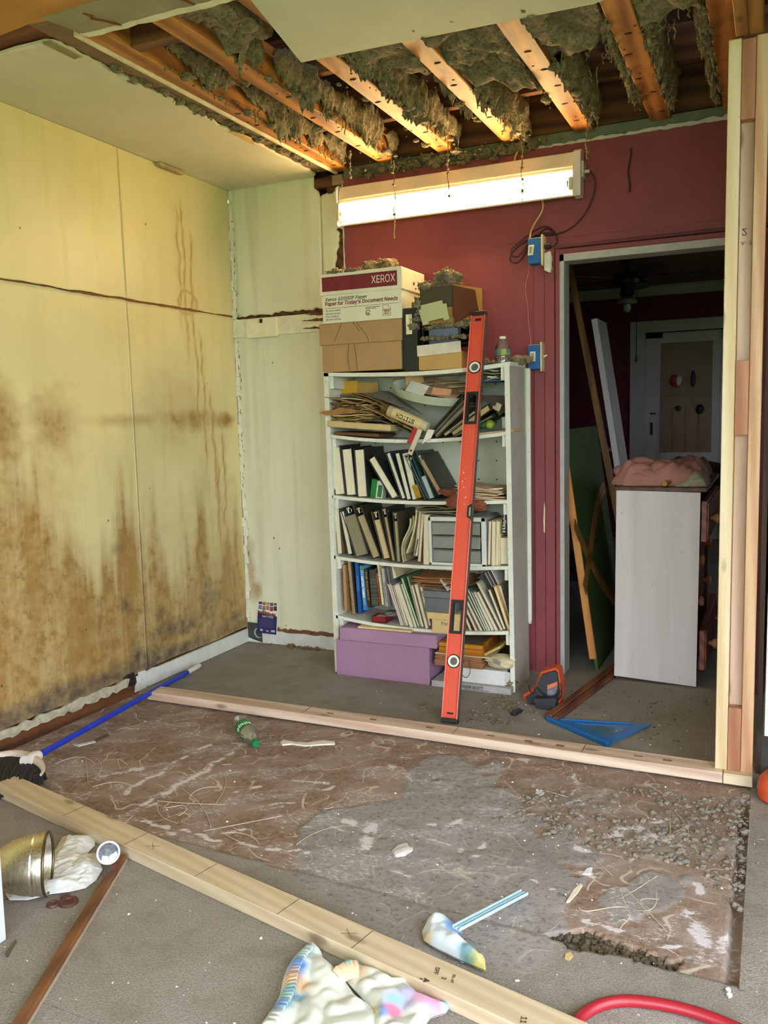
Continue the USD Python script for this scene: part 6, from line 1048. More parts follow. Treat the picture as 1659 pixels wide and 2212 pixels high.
# dresser
dx0, dx1 = 2.068, 2.438; dz = .902; dy0, dy1 = -.004, .90
ds = thing('dresser', 'white painted dresser seen from its side with reddish drawers facing right', 'dresser', (2.25, .45, 0)); g = Graph(); p = g.obj(); st = g.noise(g.map(p, (9, 9, .7)), 1., 4, .6); n = g.noise(p, 50, 3)
k = g.mix(g.rng(st, .35, .7), c(226, 220, 216), c(206, 198, 192)); k = g.mix(g.rng(n, .70, .74, 0, .5), k, c(150, 136, 124)); DW = g.done('dresser_paint', k, .55)
obj('side_panel', hull([(dx0, dy0, .018), (dx1-.004, dy0, .004), (dx0+.006, dy0, dz), (dx1+.002, dy0, dz-.006), (dx0, dy0+.02, .018), (dx1-.004, dy0+.02, .004), (dx0+.006, dy0+.02, dz), (dx1+.002, dy0+.02, dz-.006)]), DW, ds, False)
obj('carcass', cat_([bx(dx0+.004, dx1-.02, dy1-.02, dy1, 0, dz-.03, .002), bx(dx0+.004, dx0+.016, dy0+.02, dy1, 0, dz-.02, .001), bx(dx0+.004, dx1-.02, dy0+.02, dy1, .05, .06, 0)]), plain(c(98, 62, 42), .7), ds); obj('top', bx(dx0-.004, dx1+.030, dy0+.0, dy1+.02, dz-.004, dz+.016, .003), wood(c(96, 62, 40), c(64, 40, 26), 'y', .5, seed=40), ds)
RD = wood(c(150, 84, 58), c(110, 56, 38), 'y', .45, knots=False, seed=41); dh = (dz-.11)/4
for kq in range(4):
    z0 = .07+kq*dh; op = (0, .0, 0, 0)[kq]; xo = (.014, -.05, -.05, .014)[kq]; q = obj('drawer', cat_([bx(dx1-.01+xo, dx1+.016+xo, dy0+.024, dy1-.03, z0+.006, z0+dh-.006, .003)]+([bx(dx1+.016+xo, dx1+.022+xo, dy0+.03, dy1-.036, z0+.016, z0+dh-.016, .002)] if xo > 0 else [])), RD, ds)
    for yy in (.17, .70): obj('knob', framed(lathe([(0, .0), (.008, 0), (.010, .012), (.022, .026), (.024, .034), (.016, .042), (0, .042)], 18), (dx1+.02+xo, yy, z0+dh*.5), (0, 1, 0), (0, 0, 1), (1, 0, 0)), plain(c(196, 128, 92), .5), q)
pink = c(180, 128, 118)
def heap(name, label, cat, poly, z, amp, seed, mat, step=.012, aniso=(7, 12)):
    ms, _ = drape(poly, lambda p, e: amp*np.clip(e/.05, 0, 1)**.6*(.2+.55*np.abs(np.sin(p[:, 0]*24+p[:, 1]*9+7*meshkit.fbm(np.c_[p*5, p[:, 0]*0], 2, seed)))+.9*meshkit.fbm(np.c_[p[:, 0]*aniso[0]*.6+p[:, 1]*3, p[:, 1]*aniso[1]*.6, p[:, 0]*0], 2, seed)), step, z, .004); return single(name, ms, mat, label, cat, smooth=50)
pcl = thing('pink_cloth', 'crumpled dusty pink cloth bundled on the dresser top', 'cloth', (2.24, .4, dz+.017)); PCM = plain(pink, .9, .12, 9.)
def hz_(amp, seed): return lambda p, e: amp*np.clip(e/.06, 0, 1)**.6*(.2+.4*np.abs(np.sin(p[:, 0]*19+p[:, 1]*11+6*meshkit.fbm(np.c_[p*5, p[:, 0]*0], 2, seed)))+.28*np.abs(np.sin(p[:, 0]*41-p[:, 1]*23+9*meshkit.fbm(np.c_[p*7, p[:, 0]*0], 2, seed+4)))+.9*meshkit.fbm(np.c_[p*5, p[:, 0]*0], 2, seed))
obj('bundle', drape([(2.03, .12), (2.10, .05), (2.3, .07), (2.42, .12), (2.46, .35), (2.42, .8), (2.2, .78), (2.05, .5)], hz_(.075, 5), .010, dz+.017, .004)[0], PCM, pcl, 60)
for dx, dy, dzz in ((0, -.02, -.035), (.03, .04, .0), (-.04, .08, .005), (.05, .2, .02), (.0, .12, .03)): obj('fold', tube(spline([(2.08+dx, .14+dy, dz+.062+dzz), (2.18+dx, .11+dy, dz+.085+dzz), (2.27+dx, .12+dy, dz+.065+dzz), (2.37+dx, .14+dy, dz+.045+dzz)], 22), [.012+.016*abs(math.sin(t*.3+dx*40)) for t in range(22)], 14), PCM, pcl, True)
heap('printed_rag', 'grey green printed rag at the right of the pink cloth', 'cloth', [(2.33, .03), (2.46, .05), (2.47, .20), (2.36, .18)], dz+.017, .05, 9, plain(c(148, 150, 128), .8, .35, 30.))
single('mustard_roll', tube([(2.285, .015, dz+.03), (2.30, .09, dz+.034)], .011, 12), plain(c(186, 140, 50), .6), 'small mustard coloured roll on the dresser edge', 'roll')
single('hanging_cloth', move(lump(.09, 77, 3, .5, 1.6, (.35, .5, 1.2)), 2.545, .25, .30), plain(c(150, 96, 88), .9, .1), 'dull pink cloth hanging from the lowest drawer', 'cloth')
heap('wicker_mat', 'brown wicker heap beyond the pink cloth', 'basket', [(2.15, .70), (2.42, .66), (2.44, .88), (2.2, .9)], dz+.017, .075, 13, plain(c(110, 76, 42), .8, .35, 40.))
single('dark_bag', move(lump(.16, 81, 3, .35, 1.6, (1.2, .8, .7)), 2.3, 1.8, .83), plain(c(34, 28, 26), .8), 'dark bag heaped far behind the dresser', 'bag'); single('low_table', cat_([bx(1.9, 2.7, 1.45, 2.2, .68, .71, .003)]+[bx(x, x+.05, y, y+.05, 0, .68, .002) for x in (1.92, 2.63) for y in (1.47, 2.13)]), plain(c(62, 44, 32), .6), 'dark table behind the dresser', 'table')
# boards leaning in the doorway
def leaning(y0, y1, p_top, p_bot, t, ext_z=0.0):
    A, Bq = onY(*p_bot, y0), onY(*p_top, y0); v = Bq-A; v /= np.linalg.norm(v); A = A+v*((ext_z-A[2])/v[2]); h = np.linalg.norm(Bq-A); u = np.array([v[2], 0, -v[0]]); return lambda m: framed(m, A, u, (0, 1., 0), v), h, A, u, v
Fg, h, A, u, v = leaning(1.05, 1.3, (1277, 690), (1333, 1050), .02)
wbd = thing('white_board', 'long white shelf board leaning behind the dresser', 'board', A); obj('board', Fg(bx(0, .035, 0, .30, 0, h, .002)), plain(c(206, 202, 198), .5, .05, 8., .15), wbd)
Fg, h, A, u, v = leaning(.98, 1.0, (1219, 556), (1327, 1118), .02)
bt = thing('wood_strip', 'thin brown wooden strip leaning in the doorway up to the lintel', 'strip', A); obj('strip', Fg(bx(0, .035, 0, .03, 0, h*.99, .002)), wood(c(156, 110, 60), c(116, 76, 38), 'z', .6, seed=44), bt)
Fg, h, A, u, v = leaning(.10, .9, (1216, 928), (1292, 1462), .02)
gp = thing('leaning_board', 'dark green board with tan stripes and a raw wood edge leaning in the doorway', 'panel', A); GM = plain(c(58, 82, 30), .75, .12, 5., .2); tan_ = plain(c(162, 110, 54), .6, .1)
obj('edge', Fg(bx(-.030, .006, -.004, .010, .06, h, .002)), wood(c(206, 142, 70), c(170, 106, 46), 'z', .6, knots=False, seed=45), gp); obj('panel', Fg(bx(-.012, .005, .010, .85, 0, h, .001)), GM, gp); 
FP = A+u*.005
def onpanel(px, py):
    r_ = ray(px, py); p_ = CAM+r_*(((FP-CAM)@u)/(r_@u)); return float(p_[1]-A[1]), float((p_-A)@v)
for pts in (((1240,1130),(1272,1205),(1330,1300)), ((1262,1275),(1274,1200),(1287,1110),(1296,1070),(1308,1050),(1330,1040))):
    S_ = spline([(.0058,)+onpanel(*q) for q in pts], 26); S_ = S_[(S_[:, 1] < .83)]; tv_ = np.gradient(S_, axis=0); tv_ /= np.linalg.norm(tv_, axis=1, keepdims=True); nv_ = np.c_[tv_[:, 0]*0, -tv_[:, 2], tv_[:, 1]]*.034
    lo_, hi_ = S_-nv_, S_+nv_; obj('stripe', Fg(framed(prism([(q[1], q[2]) for q in lo_]+[(q[1], q[2]) for q in hi_[::-1]], .0012), (.0052, 0, 0), (0, 1, 0), (0, 0, 1), (1, 0, 0))), tan_, gp)
# storage shelves glimpsed left of the green panel
sh = thing('storage_rack', 'dim storage rack glimpsed through the doorway left of the green panel', 'shelf', (1.2, 1.8, 0)); obj('upright', bx(.98, 1.02, 1.6, 1.64, 0, 1.5, .002), plain(c(60, 54, 50), .6), sh)
for zz_ in (.12, .42, .72, 1.0): obj('shelf', bx(.7, 1.75, 1.6, 1.95, zz_, zz_+.02, .002), plain(c(120, 118, 116), .6), sh)
for i, (x, z, s, cc, lab, ct) in enumerate(((1.50, .25, (1.4, .8, .9), c(62, 70, 76), 'dark clear tub on the lowest rack shelf', 'tub'), (1.46, .50, (.8, .8, .6), c(110, 30, 40), 'dark red bundle on the middle rack shelf', 'bundle'), (1.60, .53, (.7, .8, .7), c(150, 150, 146), 'pale tub on the middle rack shelf', 'tub'), (1.52, .80, (1.1, .8, .6), c(170, 160, 146), 'white crumpled cloth on the upper rack shelf', 'cloth'), (1.44, .97, (.6, .6, .3), c(150, 30, 30), 'red cap on the upper rack shelf', 'cap'))): single('stored_item', move(lump(.085, 400+i, 2, .25, 1.6, s), x, 1.72, z), plain(cc, .5, .15), lab, ct)
wst = thing('wood_strips', 'pair of brown wooden strips lying on the floor into the doorway', 'strip', (1.98, -.28, 0)); a0, a1 = onZ(1190, 1556), onZ(1318, 1458); dv = a1-a0; L_ = np.linalg.norm(dv); dv /= L_; nv = np.array([dv[1], -dv[0], 0]); a1l = L_+.25
for k_ in (0, 1): obj('strip', framed(bx(0, a1l, -.028+.034*k_, .002+.034*k_, 0, .022-.006*k_, .002), a0, dv, -nv if False else nv, (0, 0, 1)), wood(c(128, 76, 50), c(86, 46, 30), 'y', .6, seed=47), wst, False)
# things glimpsed in the sliver right of the partition
sr = thing('garage_shelf', 'wooden shelf unit glimpsed in the dark sliver right of the post', 'shelf', (3.2, -.3, 0)); sw = wood(c(150, 100, 56), c(110, 70, 36), 'x', .6, seed=48)
for zz_ in (.75, 1.05, 1.36, 1.9): obj('shelf', bx(2.76, 3.6, -.5, -.02, zz_, zz_+.035, .002), sw, sr)
for x in (2.76, 3.56): obj('upright', bx(x, x+.04, -.06, -.02, 0, 2.1, .002), sw, sr)
for i, (x, z0, z1, cc, lab) in enumerate(((2.775, 1.085, 1.24, c(120, 140, 180), 'pale blue jar on the shelf in the right sliver'), (2.90, 1.085, 1.22, c(180, 60, 40), 'red can on the shelf in the right sliver'), (2.775, .785, .93, c(70, 110, 150), 'blue tin on the lower shelf in the right sliver'), (2.90, .785, .9, c(40, 40, 44), 'black tin on the lower shelf in the right sliver'))): single('paint_tin', move(lathe([(0, z0), (.05, z0), (.052, z0+.01), (.05, z1), (.045, z1+.006), (0, z1+.004)], 22), x+.05, -.36, 0), plain(cc, .4), lab, 'tin')
# ================================================================ things on the floor
ZF = -.008
# broom
a0, a1 = onZ(432, 1437, .02), onZ(86, 1630, .05); br = thing('broom', 'broom with a bright blue handle lying along the left wall', 'broom', (.15, -1.4, 0)); dv = (a0-a1)/np.linalg.norm(a0-a1); a0[0] = max(a0[0], .035)
dv = (a0-a1); L_ = np.linalg.norm(dv); dv /= L_
obj('handle', tube([a1-dv*.02, a0-dv*.13], .0125, 16), plain(c(22, 52, 176), .35, .05), br); obj('tip', tube([a0-dv*.135, a0-dv*.13, a0-dv*.02, a0], [.0125, .0135, .013, .009], 14), plain(c(214, 210, 200), .45), br)
bc = onZ(48, 1660, .05); cr = np.array([-dv[1], dv[0], 0]); cr = cr/np.linalg.norm(cr)
hx = [(px, py) for px, py in ((5, 1637), (35, 1631), (70, 1640), (85, 1654), (92, 1668), (88, 1672), (60, 1652), (30, 1640), (5, 1642))]
hp = np.array([onZ(a, b, .05) for a, b in ((-60, 1650), (5, 1632), (30, 1630), (58, 1634), (80, 1645), (93, 1664), (88, 1674))])
obj('ferrule', tube([a1-dv*.005, a1-dv*.03, a1-dv*.08], [.018, .024, .026], 16), plain(c(220, 214, 204), .45), br)
top_ = spline(hp, 26); 
obj('head', tube(top_, [.010+.008*math.sin(math.pi*min(1, t*1.05+.02))-.006*max(0, t-.75)*4 for t in np.linspace(0, 1., 26)], 12), plain(c(206, 190, 172), .5), br)
V0 = top_; V1 = np.array([onZ(a, b, .008) for a, b in spline([(-70, 1735, 0), (0, 1725, 0), (40, 1718, 0), (70, 1705, 0), (86, 1690, 0), (92, 1680, 0)], 26)[:, :2]])
tufts = []; r = np.random.default_rng(4)
for i in range(150):
    t = r.random()*25; k_ = int(min(24, t)); f_ = t-k_; p0 = V0[k_]*(1-f_)+V0[k_+1]*f_; p1 = V1[k_]*(1-f_)+V1[k_+1]*f_; e_ = r.normal(0, .007, 3); tufts.append(tube([p0+[0, 0, -.004], p0*.5+p1*.5+e_*.5+[0, 0, .006], p1+np.abs(e_)*[1, 1, .6]], [.0065, .006, .0035], 5))
obj('bristles', cat_(tufts), plain(c(34, 34, 34), .7, .2, 40.), br, kind='stuff')
# soda bottle, lying
p0, p1 = onZ(528, 1584, .026+ZF), onZ(565, 1590, .014+ZF); ax = p1-p0; ax[2] = -.012; q0_, q1_ = onZ(525, 1576), onZ(566, 1591); ax = .55*(q1_-q0_)/np.linalg.norm(q1_-q0_)+.75*(CAM-q0_)*[1, 1, 0]/np.linalg.norm((CAM-q0_)[:2])+np.array([0, 0, -.10]); ax /= np.linalg.norm(ax); sd = np.cross(ax, (0, 0, 1.)); sd /= np.linalg.norm(sd); up = np.cross(sd, ax)
so = thing('soda_bottle', 'clear soda bottle with a green label and green cap lying on the brown floor', 'bottle', p0); o = onZ(533, 1577, .030)-ax*.02; o[2] = .033+ZF
FB = lambda m: framed(m, o, sd, up, ax)
obj('bottle', FB(lathe([(0, -.09), (.024, -.09), (.033, -.075), (.033, .03), (.0325, .06), (.028, .085), (.018, .105), (.012, .115), (.012, .122)], 32)), glassy('soda_plastic', c(226, 232, 226), .06), so)
obj('label_band', FB(lathe([(.0335, -.03), (.0335, .035)], 32)), plain(c(10, 122, 62), .4, .06), so); obj('cap', FB(lathe([(0, .142), (.0135, .142), (.0145, .138), (.0145, .120), (0, .120)], 24)), plain(c(10, 116, 62), .45), so)
tm = meshkit.text_mesh('Sprite', .020, .0006, True); ph = (tm.vertices[:, 0]-.03)/.0337+.9; rr_ = .0338+tm.vertices[:, 2]
obj('print', FB(trimesh.Trimesh(np.c_[rr_*np.cos(ph), rr_*np.sin(ph), tm.vertices[:, 1]+.0], tm.faces, process=False)), plain(c(226, 236, 224), .5), so, False)
# brass lamp shade on white wadding, reflector bulb, stick, medallions
wad_px = ((135, 1812), (165, 1808), (206, 1812), (205, 1830), (185, 1850), (208, 1848), (222, 1882), (208, 1905), (185, 1922), (150, 1930), (110, 1935), (60, 1948), (20, 1948), (12, 1935), (40, 1900), (100, 1870), (120, 1840))
wp_ = [tuple(onZ(a, b)[:2]) for a, b in wad_px]
ms, _ = drape(wp_, lambda p, e: .005+.014*np.clip(e/.03, 0, 1)*(.3+meshkit.fbm(np.c_[p*26, p[:, 0]*0], 4, 6)*1.3)+.006*np.clip(e/.012, 0, 1)*(meshkit.fbm(np.c_[p*110, p[:, 0]*0], 3, 7)-.3), .004, 0, .002); single('wadding', ms, plain(c(216, 216, 212), .95, .05, 12., bump=.4), 'torn white wadding under the brass shade', 'wadding', smooth=60)
sc_ = onZ(60, 1935); R_ = .082; C0 = onY(104, 1878, sc_[1]+.03); C0[2] = R_+.006; axs = np.array([.80, .59, -.03]); axs /= np.linalg.norm(axs); s2 = np.cross(axs, (0, 0, 1.)); s2 /= np.linalg.norm(s2); u2 = np.cross(s2, axs)
ls = thing('lamp_shade', 'brushed brass bell shaped lamp shade lying on its side at the left', 'lamp shade', C0*[1, 1, 0]); FS = lambda m: framed(m, C0, s2, u2, axs)
BR = Graph(); pz = BR.obj(); nb = BR.noise(BR.map(pz, (240, 240, 6)), 1., 2, .5); BRM = BR.done('brushed_brass', BR.mix(nb, c(216, 210, 192), c(232, 227, 212)), BR.rng(nb, .3, .7, .26, .36), metallic=1.0)
obj('shade', FS(lathe([(R_, 0), (R_*1.0, -.012), (R_*.96, -.03), (R_*.985, -.034), (R_*.93, -.06), (R_*.83, -.09), (R_*.68, -.115), (R_*.52, -.135), (R_*.38, -.15), (R_*.3, -.165), (R_*.28, -.165), (R_*.5, -.13), (R_*.66, -.11), (R_*.86, -.06), (R_*.96, 0), (R_, 0)], 56)), BRM, ls); obj('neck', FS(lathe([(R_*.3, -.162), (R_*.34, -.175), (R_*.3, -.21), (R_*.12, -.22), (0, -.22)], 30)), BRM, ls)
obj('rim', FS(tube([(R_*.99*math.cos(t), R_*.99*math.sin(t), .0) for t in np.linspace(0, 2*np.pi, 49)], .004, 8)), plain(c(96, 82, 56), .35, metallic=.8), ls); obj('socket', FS(lathe([(.0, -.06), (.02, -.06), (.024, -.1), (0, -.1)], 16)), plain(c(206, 190, 140), .5), ls)
bp = onZ(236, 1868); bu = thing('reflector_bulb', 'silvery reflector bulb leaning against the foreground plank', 'bulb', bp); bd_ = CAM-bp; bd_[2] *= 1.5; bd_ /= np.linalg.norm(bd_); s3 = np.cross(bd_, (0, 0, 1.)); s3 /= np.linalg.norm(s3); u3 = np.cross(s3, bd_); o3 = onZ(234, 1842, .05); FBu = lambda m: framed(m, o3, s3, u3, bd_)
obj('reflector', FBu(lathe([(.030, 0), (.031, -.004), (.026, -.025), (.013, -.045), (.012, -.06), (0, -.06)], 30)), plain(c(196, 198, 206), .12, .2, 60., metallic=1.), bu); obj('lens', FBu(lathe([(0, .006), (.015, .005), (.024, .002), (.030, -.001)], 30)), plain(c(170, 176, 196), .08, .55, 60., metallic=.7), bu); obj('rim', FBu(tube([(.030*math.cos(t), .030*math.sin(t), 0) for t in np.linspace(0, 2*np.pi, 33)], .003, 8)), plain(c(206, 206, 206), .25), bu)
k0, k1 = onZ(262, 1852, .016), onZ(30, 2230, .016); dk_ = (k1-k0)/np.linalg.norm(k1-k0); kw = np.array([-dk_[1], dk_[0], 0]); stick = thing('wooden_stick', 'dark brown wooden stick lying from the foreground plank towards the lower left', 'stick', (k0+k1)/2*[1, 1, 0])
obj('stick', framed(bx(-.01, np.linalg.norm(k1-k0)+.12, -.014, .014, 0, .022, .003), k0*[1, 1, 0], dk_, kw, (0, 0, 1)), wood(c(122, 78, 44), c(88, 52, 28), 'y', .5, knots=False, seed=50), stick, False); obj('pale_edge', framed(bx(-.01, np.linalg.norm(k1-k0)+.12, .0125 if kw[0] > 0 else -.0145, .0145 if kw[0] > 0 else -.0125, 0, .010, 0), k0*[1, 1, 0], dk_, kw, (0, 0, 1)), plain(c(150, 136, 112), .8), stick, False)
for i, (px, py, rx_, lab) in enumerate(((148, 1950, .026, 'larger dark brown round medallion by the wooden stick'), (115, 1955, .017, 'smaller dark brown oval medallion by the wooden stick'), (140, 1938, .012, 'dark brown medallion tab tucked under the wadding'))):
    q = onZ(px, py); single('medallion', move(cat_([lathe([(0, .004), (rx_*.5, .004), (rx_*.55, .006), (rx_*.9, .006), (rx_, .003), (rx_, 0), (0, 0)], 28)]), *q), plain(c(84, 50, 40), .5, .15, 60.), lab, 'medallion')
wp0, wp1 = onY(19, 2212, -2.62), onY(1, 1960, -2.62); dq = (wp1-wp0)/np.linalg.norm(wp1-wp0); wp0 = wp0-dq*(wp0[2]/dq[2]); pq = np.array([-1., 0, 0])
single('white_board', framed(bx(0, .14, -.012, .012, 0, .46, .003), wp0, pq, (0, 1, 0), dq), plain(c(196, 200, 202), .5, .04), 'pale white board standing at the lower left edge of the picture', 'board', smooth=False)
# cloths in front of and behind the foreground plank
def paint(pts, spots, base, fade=1.2):
    col = np.tile(np.array(base), (len(pts), 1))
    for (px, py), rad, cc in spots:
        q = onZ(px, py)[:2]; dd_ = np.linalg.norm(pts-q, axis=1)/rad; n_ = meshkit.fbm(np.c_[pts*40, pts[:, 0]*0+px], 3, int(px) % 97)-.5
        f_ = np.clip(1.5-dd_-n_*1.3, 0, 1)[:, None]; col = col*(1-f_)+np.array(cc)*f_
    return col
g = Graph(); CLM = g.done('printed_cloth', g.attr('col'), .85, g.bump(g.noise(g.obj(), 400., 2), .15, .001), sheen_weight=.2)
def cloth(name, label, pxs, spots, zf, base=c(206, 208, 192)):
    ms, pp = drape([tuple(onZ(a, b)[:2]) for a, b in pxs], zf, .0045, 0, .002); return single(name, ms, CLM, label, 'cloth', smooth=True, cols=paint(pp, spots, base))
def folds(seed, amp, dirs, base=.006):
    def zf(p, e):
        n_ = meshkit.fbm(np.c_[p*11, p[:, 0]*0], 3, seed); w_ = np.zeros(len(p))
        for ang, fr, ph in dirs: w_ = w_+np.abs(np.sin((p[:, 0]*math.cos(ang)+p[:, 1]*math.sin(ang))*fr+ph+4*n_))
        return base+amp*np.clip(e/.02, 0, 1)**.7*(.1+.8*w_/len(dirs)+.3*n_)
    return zf
BL_, TQ, PK, OR_, YL = c(96, 140, 196), c(128, 190, 190), c(206, 120, 150), c(214, 178, 130), c(216, 200, 140)
ruff = [((640,2085),.03,TQ), ((655,2060),.025,c(130,186,196)), ((680,2048),.022,PK), ((640,2110),.025,BL_), ((632,2135),.02,c(170,130,150)), ((622,2150),.025,OR_), ((618,2170),.02,TQ), ((640,2170),.02,c(120,160,180)), ((605,2190),.025,c(140,180,170)), ((600,2205),.02,BL_), ((660,2150),.02,OR_)]
pc_ = ((662,2050),(680,2046),(694,2062),(697,2075),(720,2095),(745,2125),(765,2155),(800,2180),(830,2212),(800,2260),(700,2260),(560,2260),(575,2205),(600,2180),(618,2160),(628,2125),(636,2085))
cloth('diaper_cover', 'white cloth diaper cover with a pastel ruffled edge in the foreground, left half', pc_, ruff, folds(3, .026, ((.4, 34, 0), (1.9, 22, 1)), .006), c(208, 210, 196))
ruf2 = [((745,2095),.025,TQ), ((765,2090),.022,c(140,196,200)), ((740,2125),.03,c(206,176,136)), ((775,2118),.02,c(196,170,130)), ((905,2178),.03,c(204,150,184)), ((940,2180),.03,c(206,140,176)), ((870,2178),.025,c(190,190,224)), ((850,2185),.022,c(150,190,216)), ((965,2180),.015,c(140,180,224)), ((850,2205),.02,PK), ((820,2210),.015,BL_), ((800,2205),.02,YL)]
pc2 = ((724,2100),(745,2090),(770,2086),(785,2096),(820,2105),(850,2125),(878,2126),(900,2150),(912,2163),(950,2170),(975,2180),(962,2196),(930,2206),(890,2260),(800,2260),(806,2190),(770,2150))
cloth('diaper_cover', 'white cloth with a turquoise gathered edge and a pink tab in the foreground, right half', pc2, ruf2, folds(8, .026, ((.9, 30, 0), (2.4, 38, .5)), .006), c(204, 206, 194))
# ruffles as gathered ridges
for nm, pts, lab in (('ruffle', ((668,2050),(648,2075),(634,2110),(628,2140),(612,2172),(584,2212)), 'gathered pastel ruffle along the left edge of the diaper cover'), ('ruffle', ((728,2103),(748,2093),(772,2088)), 'gathered turquoise ruffle on the right half of the diaper cover')):
    S = spline([onZ(a, b, .03) for a, b in pts], 60); out = []; r = np.random.default_rng(len(pts))
    T_ = np.gradient(S, axis=0); T_ /= np.linalg.norm(T_, axis=1, keepdims=True); N_ = np.c_[-T_[:, 1], T_[:, 0], T_[:, 2]*0]
    cc_ = []; 
    for i in range(0, 60, 1 if len(pts) > 4 else 3):
        a_ = S[i]-N_[i]*.022+[0, 0, -.012]; b_ = S[i]+N_[i]*.010+[0, 0, .004+.004*r.random()]; out.append(tube([a_, (a_+b_)/2+[0, 0, .006], b_], [.004, .0055, .0045], 6))
    mm = cat_(out); single(nm, mm, CLM, lab, 'cloth', smooth=True, cols=paint(mm.vertices[:, :2], ruff+ruf2, c(200, 204, 190)))
pc3 = ((922,1998),(935,1990),(965,1992),(985,2008),(1000,2022),(970,2028),(1010,2050),(1048,2080),(1050,2105),(1000,2085),(940,2055),(915,2040),(912,2020))
sp3 = [((985,2012),.025,c(96,146,206)), ((1000,2020),.02,c(130,150,200)), ((1030,2078),.028,c(104,150,206)), ((1020,2088),.02,c(90,130,120)), ((1042,2098),.025,c(196,186,110)), ((1005,2075),.015,c(110,150,160)), ((918,2040),.02,c(190,170,130))]
cloth('rag', 'folded white rag with blue and green patches lying behind the foreground plank', pc3, sp3, folds(14, .034, ((.7, 24, 0), (2.2, 18, 1.2)), .008), c(204, 214, 218))
s0, s1 = onZ(985, 2008, .045), onZ(1133, 1930, .012+ZF); ds_ = s1-s0; Ls = np.linalg.norm(ds_); ds_ /= Ls; ns_ = np.cross(ds_, (0, 0, 1.)); ns_ /= np.linalg.norm(ns_); us_ = np.cross(ns_, ds_)
pst = thing('plastic_channel', 'pale blue plastic channel strip poking out of the folded rag', 'strip', s1); pm_ = plain(c(176, 206, 216), .4, .04)
obj('strip', framed(cat_([bx(0, Ls, -.012, .012, 0, .002, .0005), bx(0, Ls, -.012, -.0085, .002, .008, .001), bx(0, Ls, .0085, .012, .002, .008, .001), bx(0, Ls, -.002, .002, .002, .006, .001)]), s0, ds_, ns_, us_), pm_, pst)
# hose
hz_ = .013; hp_ = [onZ(a, b, hz_) for a, b in ((1235, 2230), (1262, 2190), (1300, 2170), (1345, 2162), (1400, 2165), (1470, 2178), (1530, 2196), (1580, 2216), (1640, 2245))]
single('air_hose', tube(spline(hp_, 60), .0125, 16), plain(c(150, 28, 40), .4, .06), 'dark red rubber hose curving across the lower right corner', 'hose')
# speed square
t0, t1, t2 = onZ(1180, 1557)[:2], onZ(1312, 1614)[:2], onZ(1408, 1570)[:2]; tri = Polygon([t0, t1, t2]); ctr_ = np.array(tri.centroid.coords[0]); inner = Polygon([ctr_+(np.array(q)-ctr_)*.55+np.array([.012, .004]) for q in (t0, t1, t2)]); BLU = plain(c(18, 100, 164), .4, .06)
sq = thing('speed_square', 'bright blue plastic rafter square lying on the floor inside the doorway', 'square', (ctr_[0], ctr_[1], 0)); obj('plate', move(trimesh.creation.extrude_polygon(tri.difference(inner.buffer(-.004)), .006, engine='earcut'), 0, 0, .006), BLU, sq)
e0, e1 = t0, t1; de = (e1-e0)/np.linalg.norm(e1-e0); ne = np.array([-de[1], de[0], 0]); obj('fence', framed(bx(0, np.linalg.norm(e1-e0), -.004, .012, 0, .020, .003), (e0[0], e0[1], 0), (de[0], de[1], 0), ne, (0, 0, 1)), BLU, sq); obj('rib', move(trimesh.creation.extrude_polygon(LineString([t0*.9+t2*.1+(ctr_-t0)*.08, t2*.85+t0*.15+(ctr_-t2)*.12]).buffer(.004), .004, engine='earcut'), 0, 0, .012), BLU, sq)
obj('web', move(trimesh.creation.extrude_polygon(inner.buffer(.002), .002, engine='earcut'), 0, 0, .007), plain(c(72, 104, 126), .25, .1), sq); text(sq, '7 0 7', .010, (2.19, -.70, .0092), (.95, .3, 0), (-.3, .95, 0), plain(c(214, 206, 180), .5), 'print', True)
# laser leveller case, orange and black
o_ = onZ(1186, 1524); lc = thing('tool_charger', 'black and orange mains charger standing on the floor beside the bookcase', 'charger', o_*[1, 1, 0]); y_ = o_[1]; P_ = lambda a, b: (lambda q: (q[0], q[2]))(onY(a, b, y_))
sil = [P_(a, b) for a, b in ((1130,1502),(1156,1486),(1160,1470),(1168,1452),(1198,1443),(1206,1448),(1210,1472),(1212,1500),(1208,1528),(1180,1532),(1166,1530),(1134,1518))]; sil = [(a, max(b, .001)) for a, b in sil]
fr_ = [P_(a, b) for a, b in ((1137,1504),(1158,1493),(1164,1472),(1172,1456),(1199,1448),(1204,1452),(1207,1474),(1209,1500),(1205,1525),(1180,1529),(1168,1527),(1140,1516))]; fr_ = [(a, max(b, .004)) for a, b in fr_]
obj('shell', framed(prism(sil, .07), (0, y_+.075, 0), (1, 0, 0), (0, 0, 1), (0, -1, 0)), plain(c(196, 78, 30), .5, .08), lc, label='orange shell'); obj('body', framed(prism(fr_, .05), (0, y_+.035, 0), (1, 0, 0), (0, 0, 1), (0, -1, 0)), plain(c(46, 48, 52), .6, .12, 40.), lc)
obj('foot', framed(prism([P_(1160, 1500), (P_(1166, 1500)[0], .0), (P_(1205, 1500)[0], .0), P_(1208, 1500)], .05), (0, y_-.01, 0), (1, 0, 0), (0, 0, 1), (0, -1, 0)), plain(c(40, 42, 46), .6), lc)
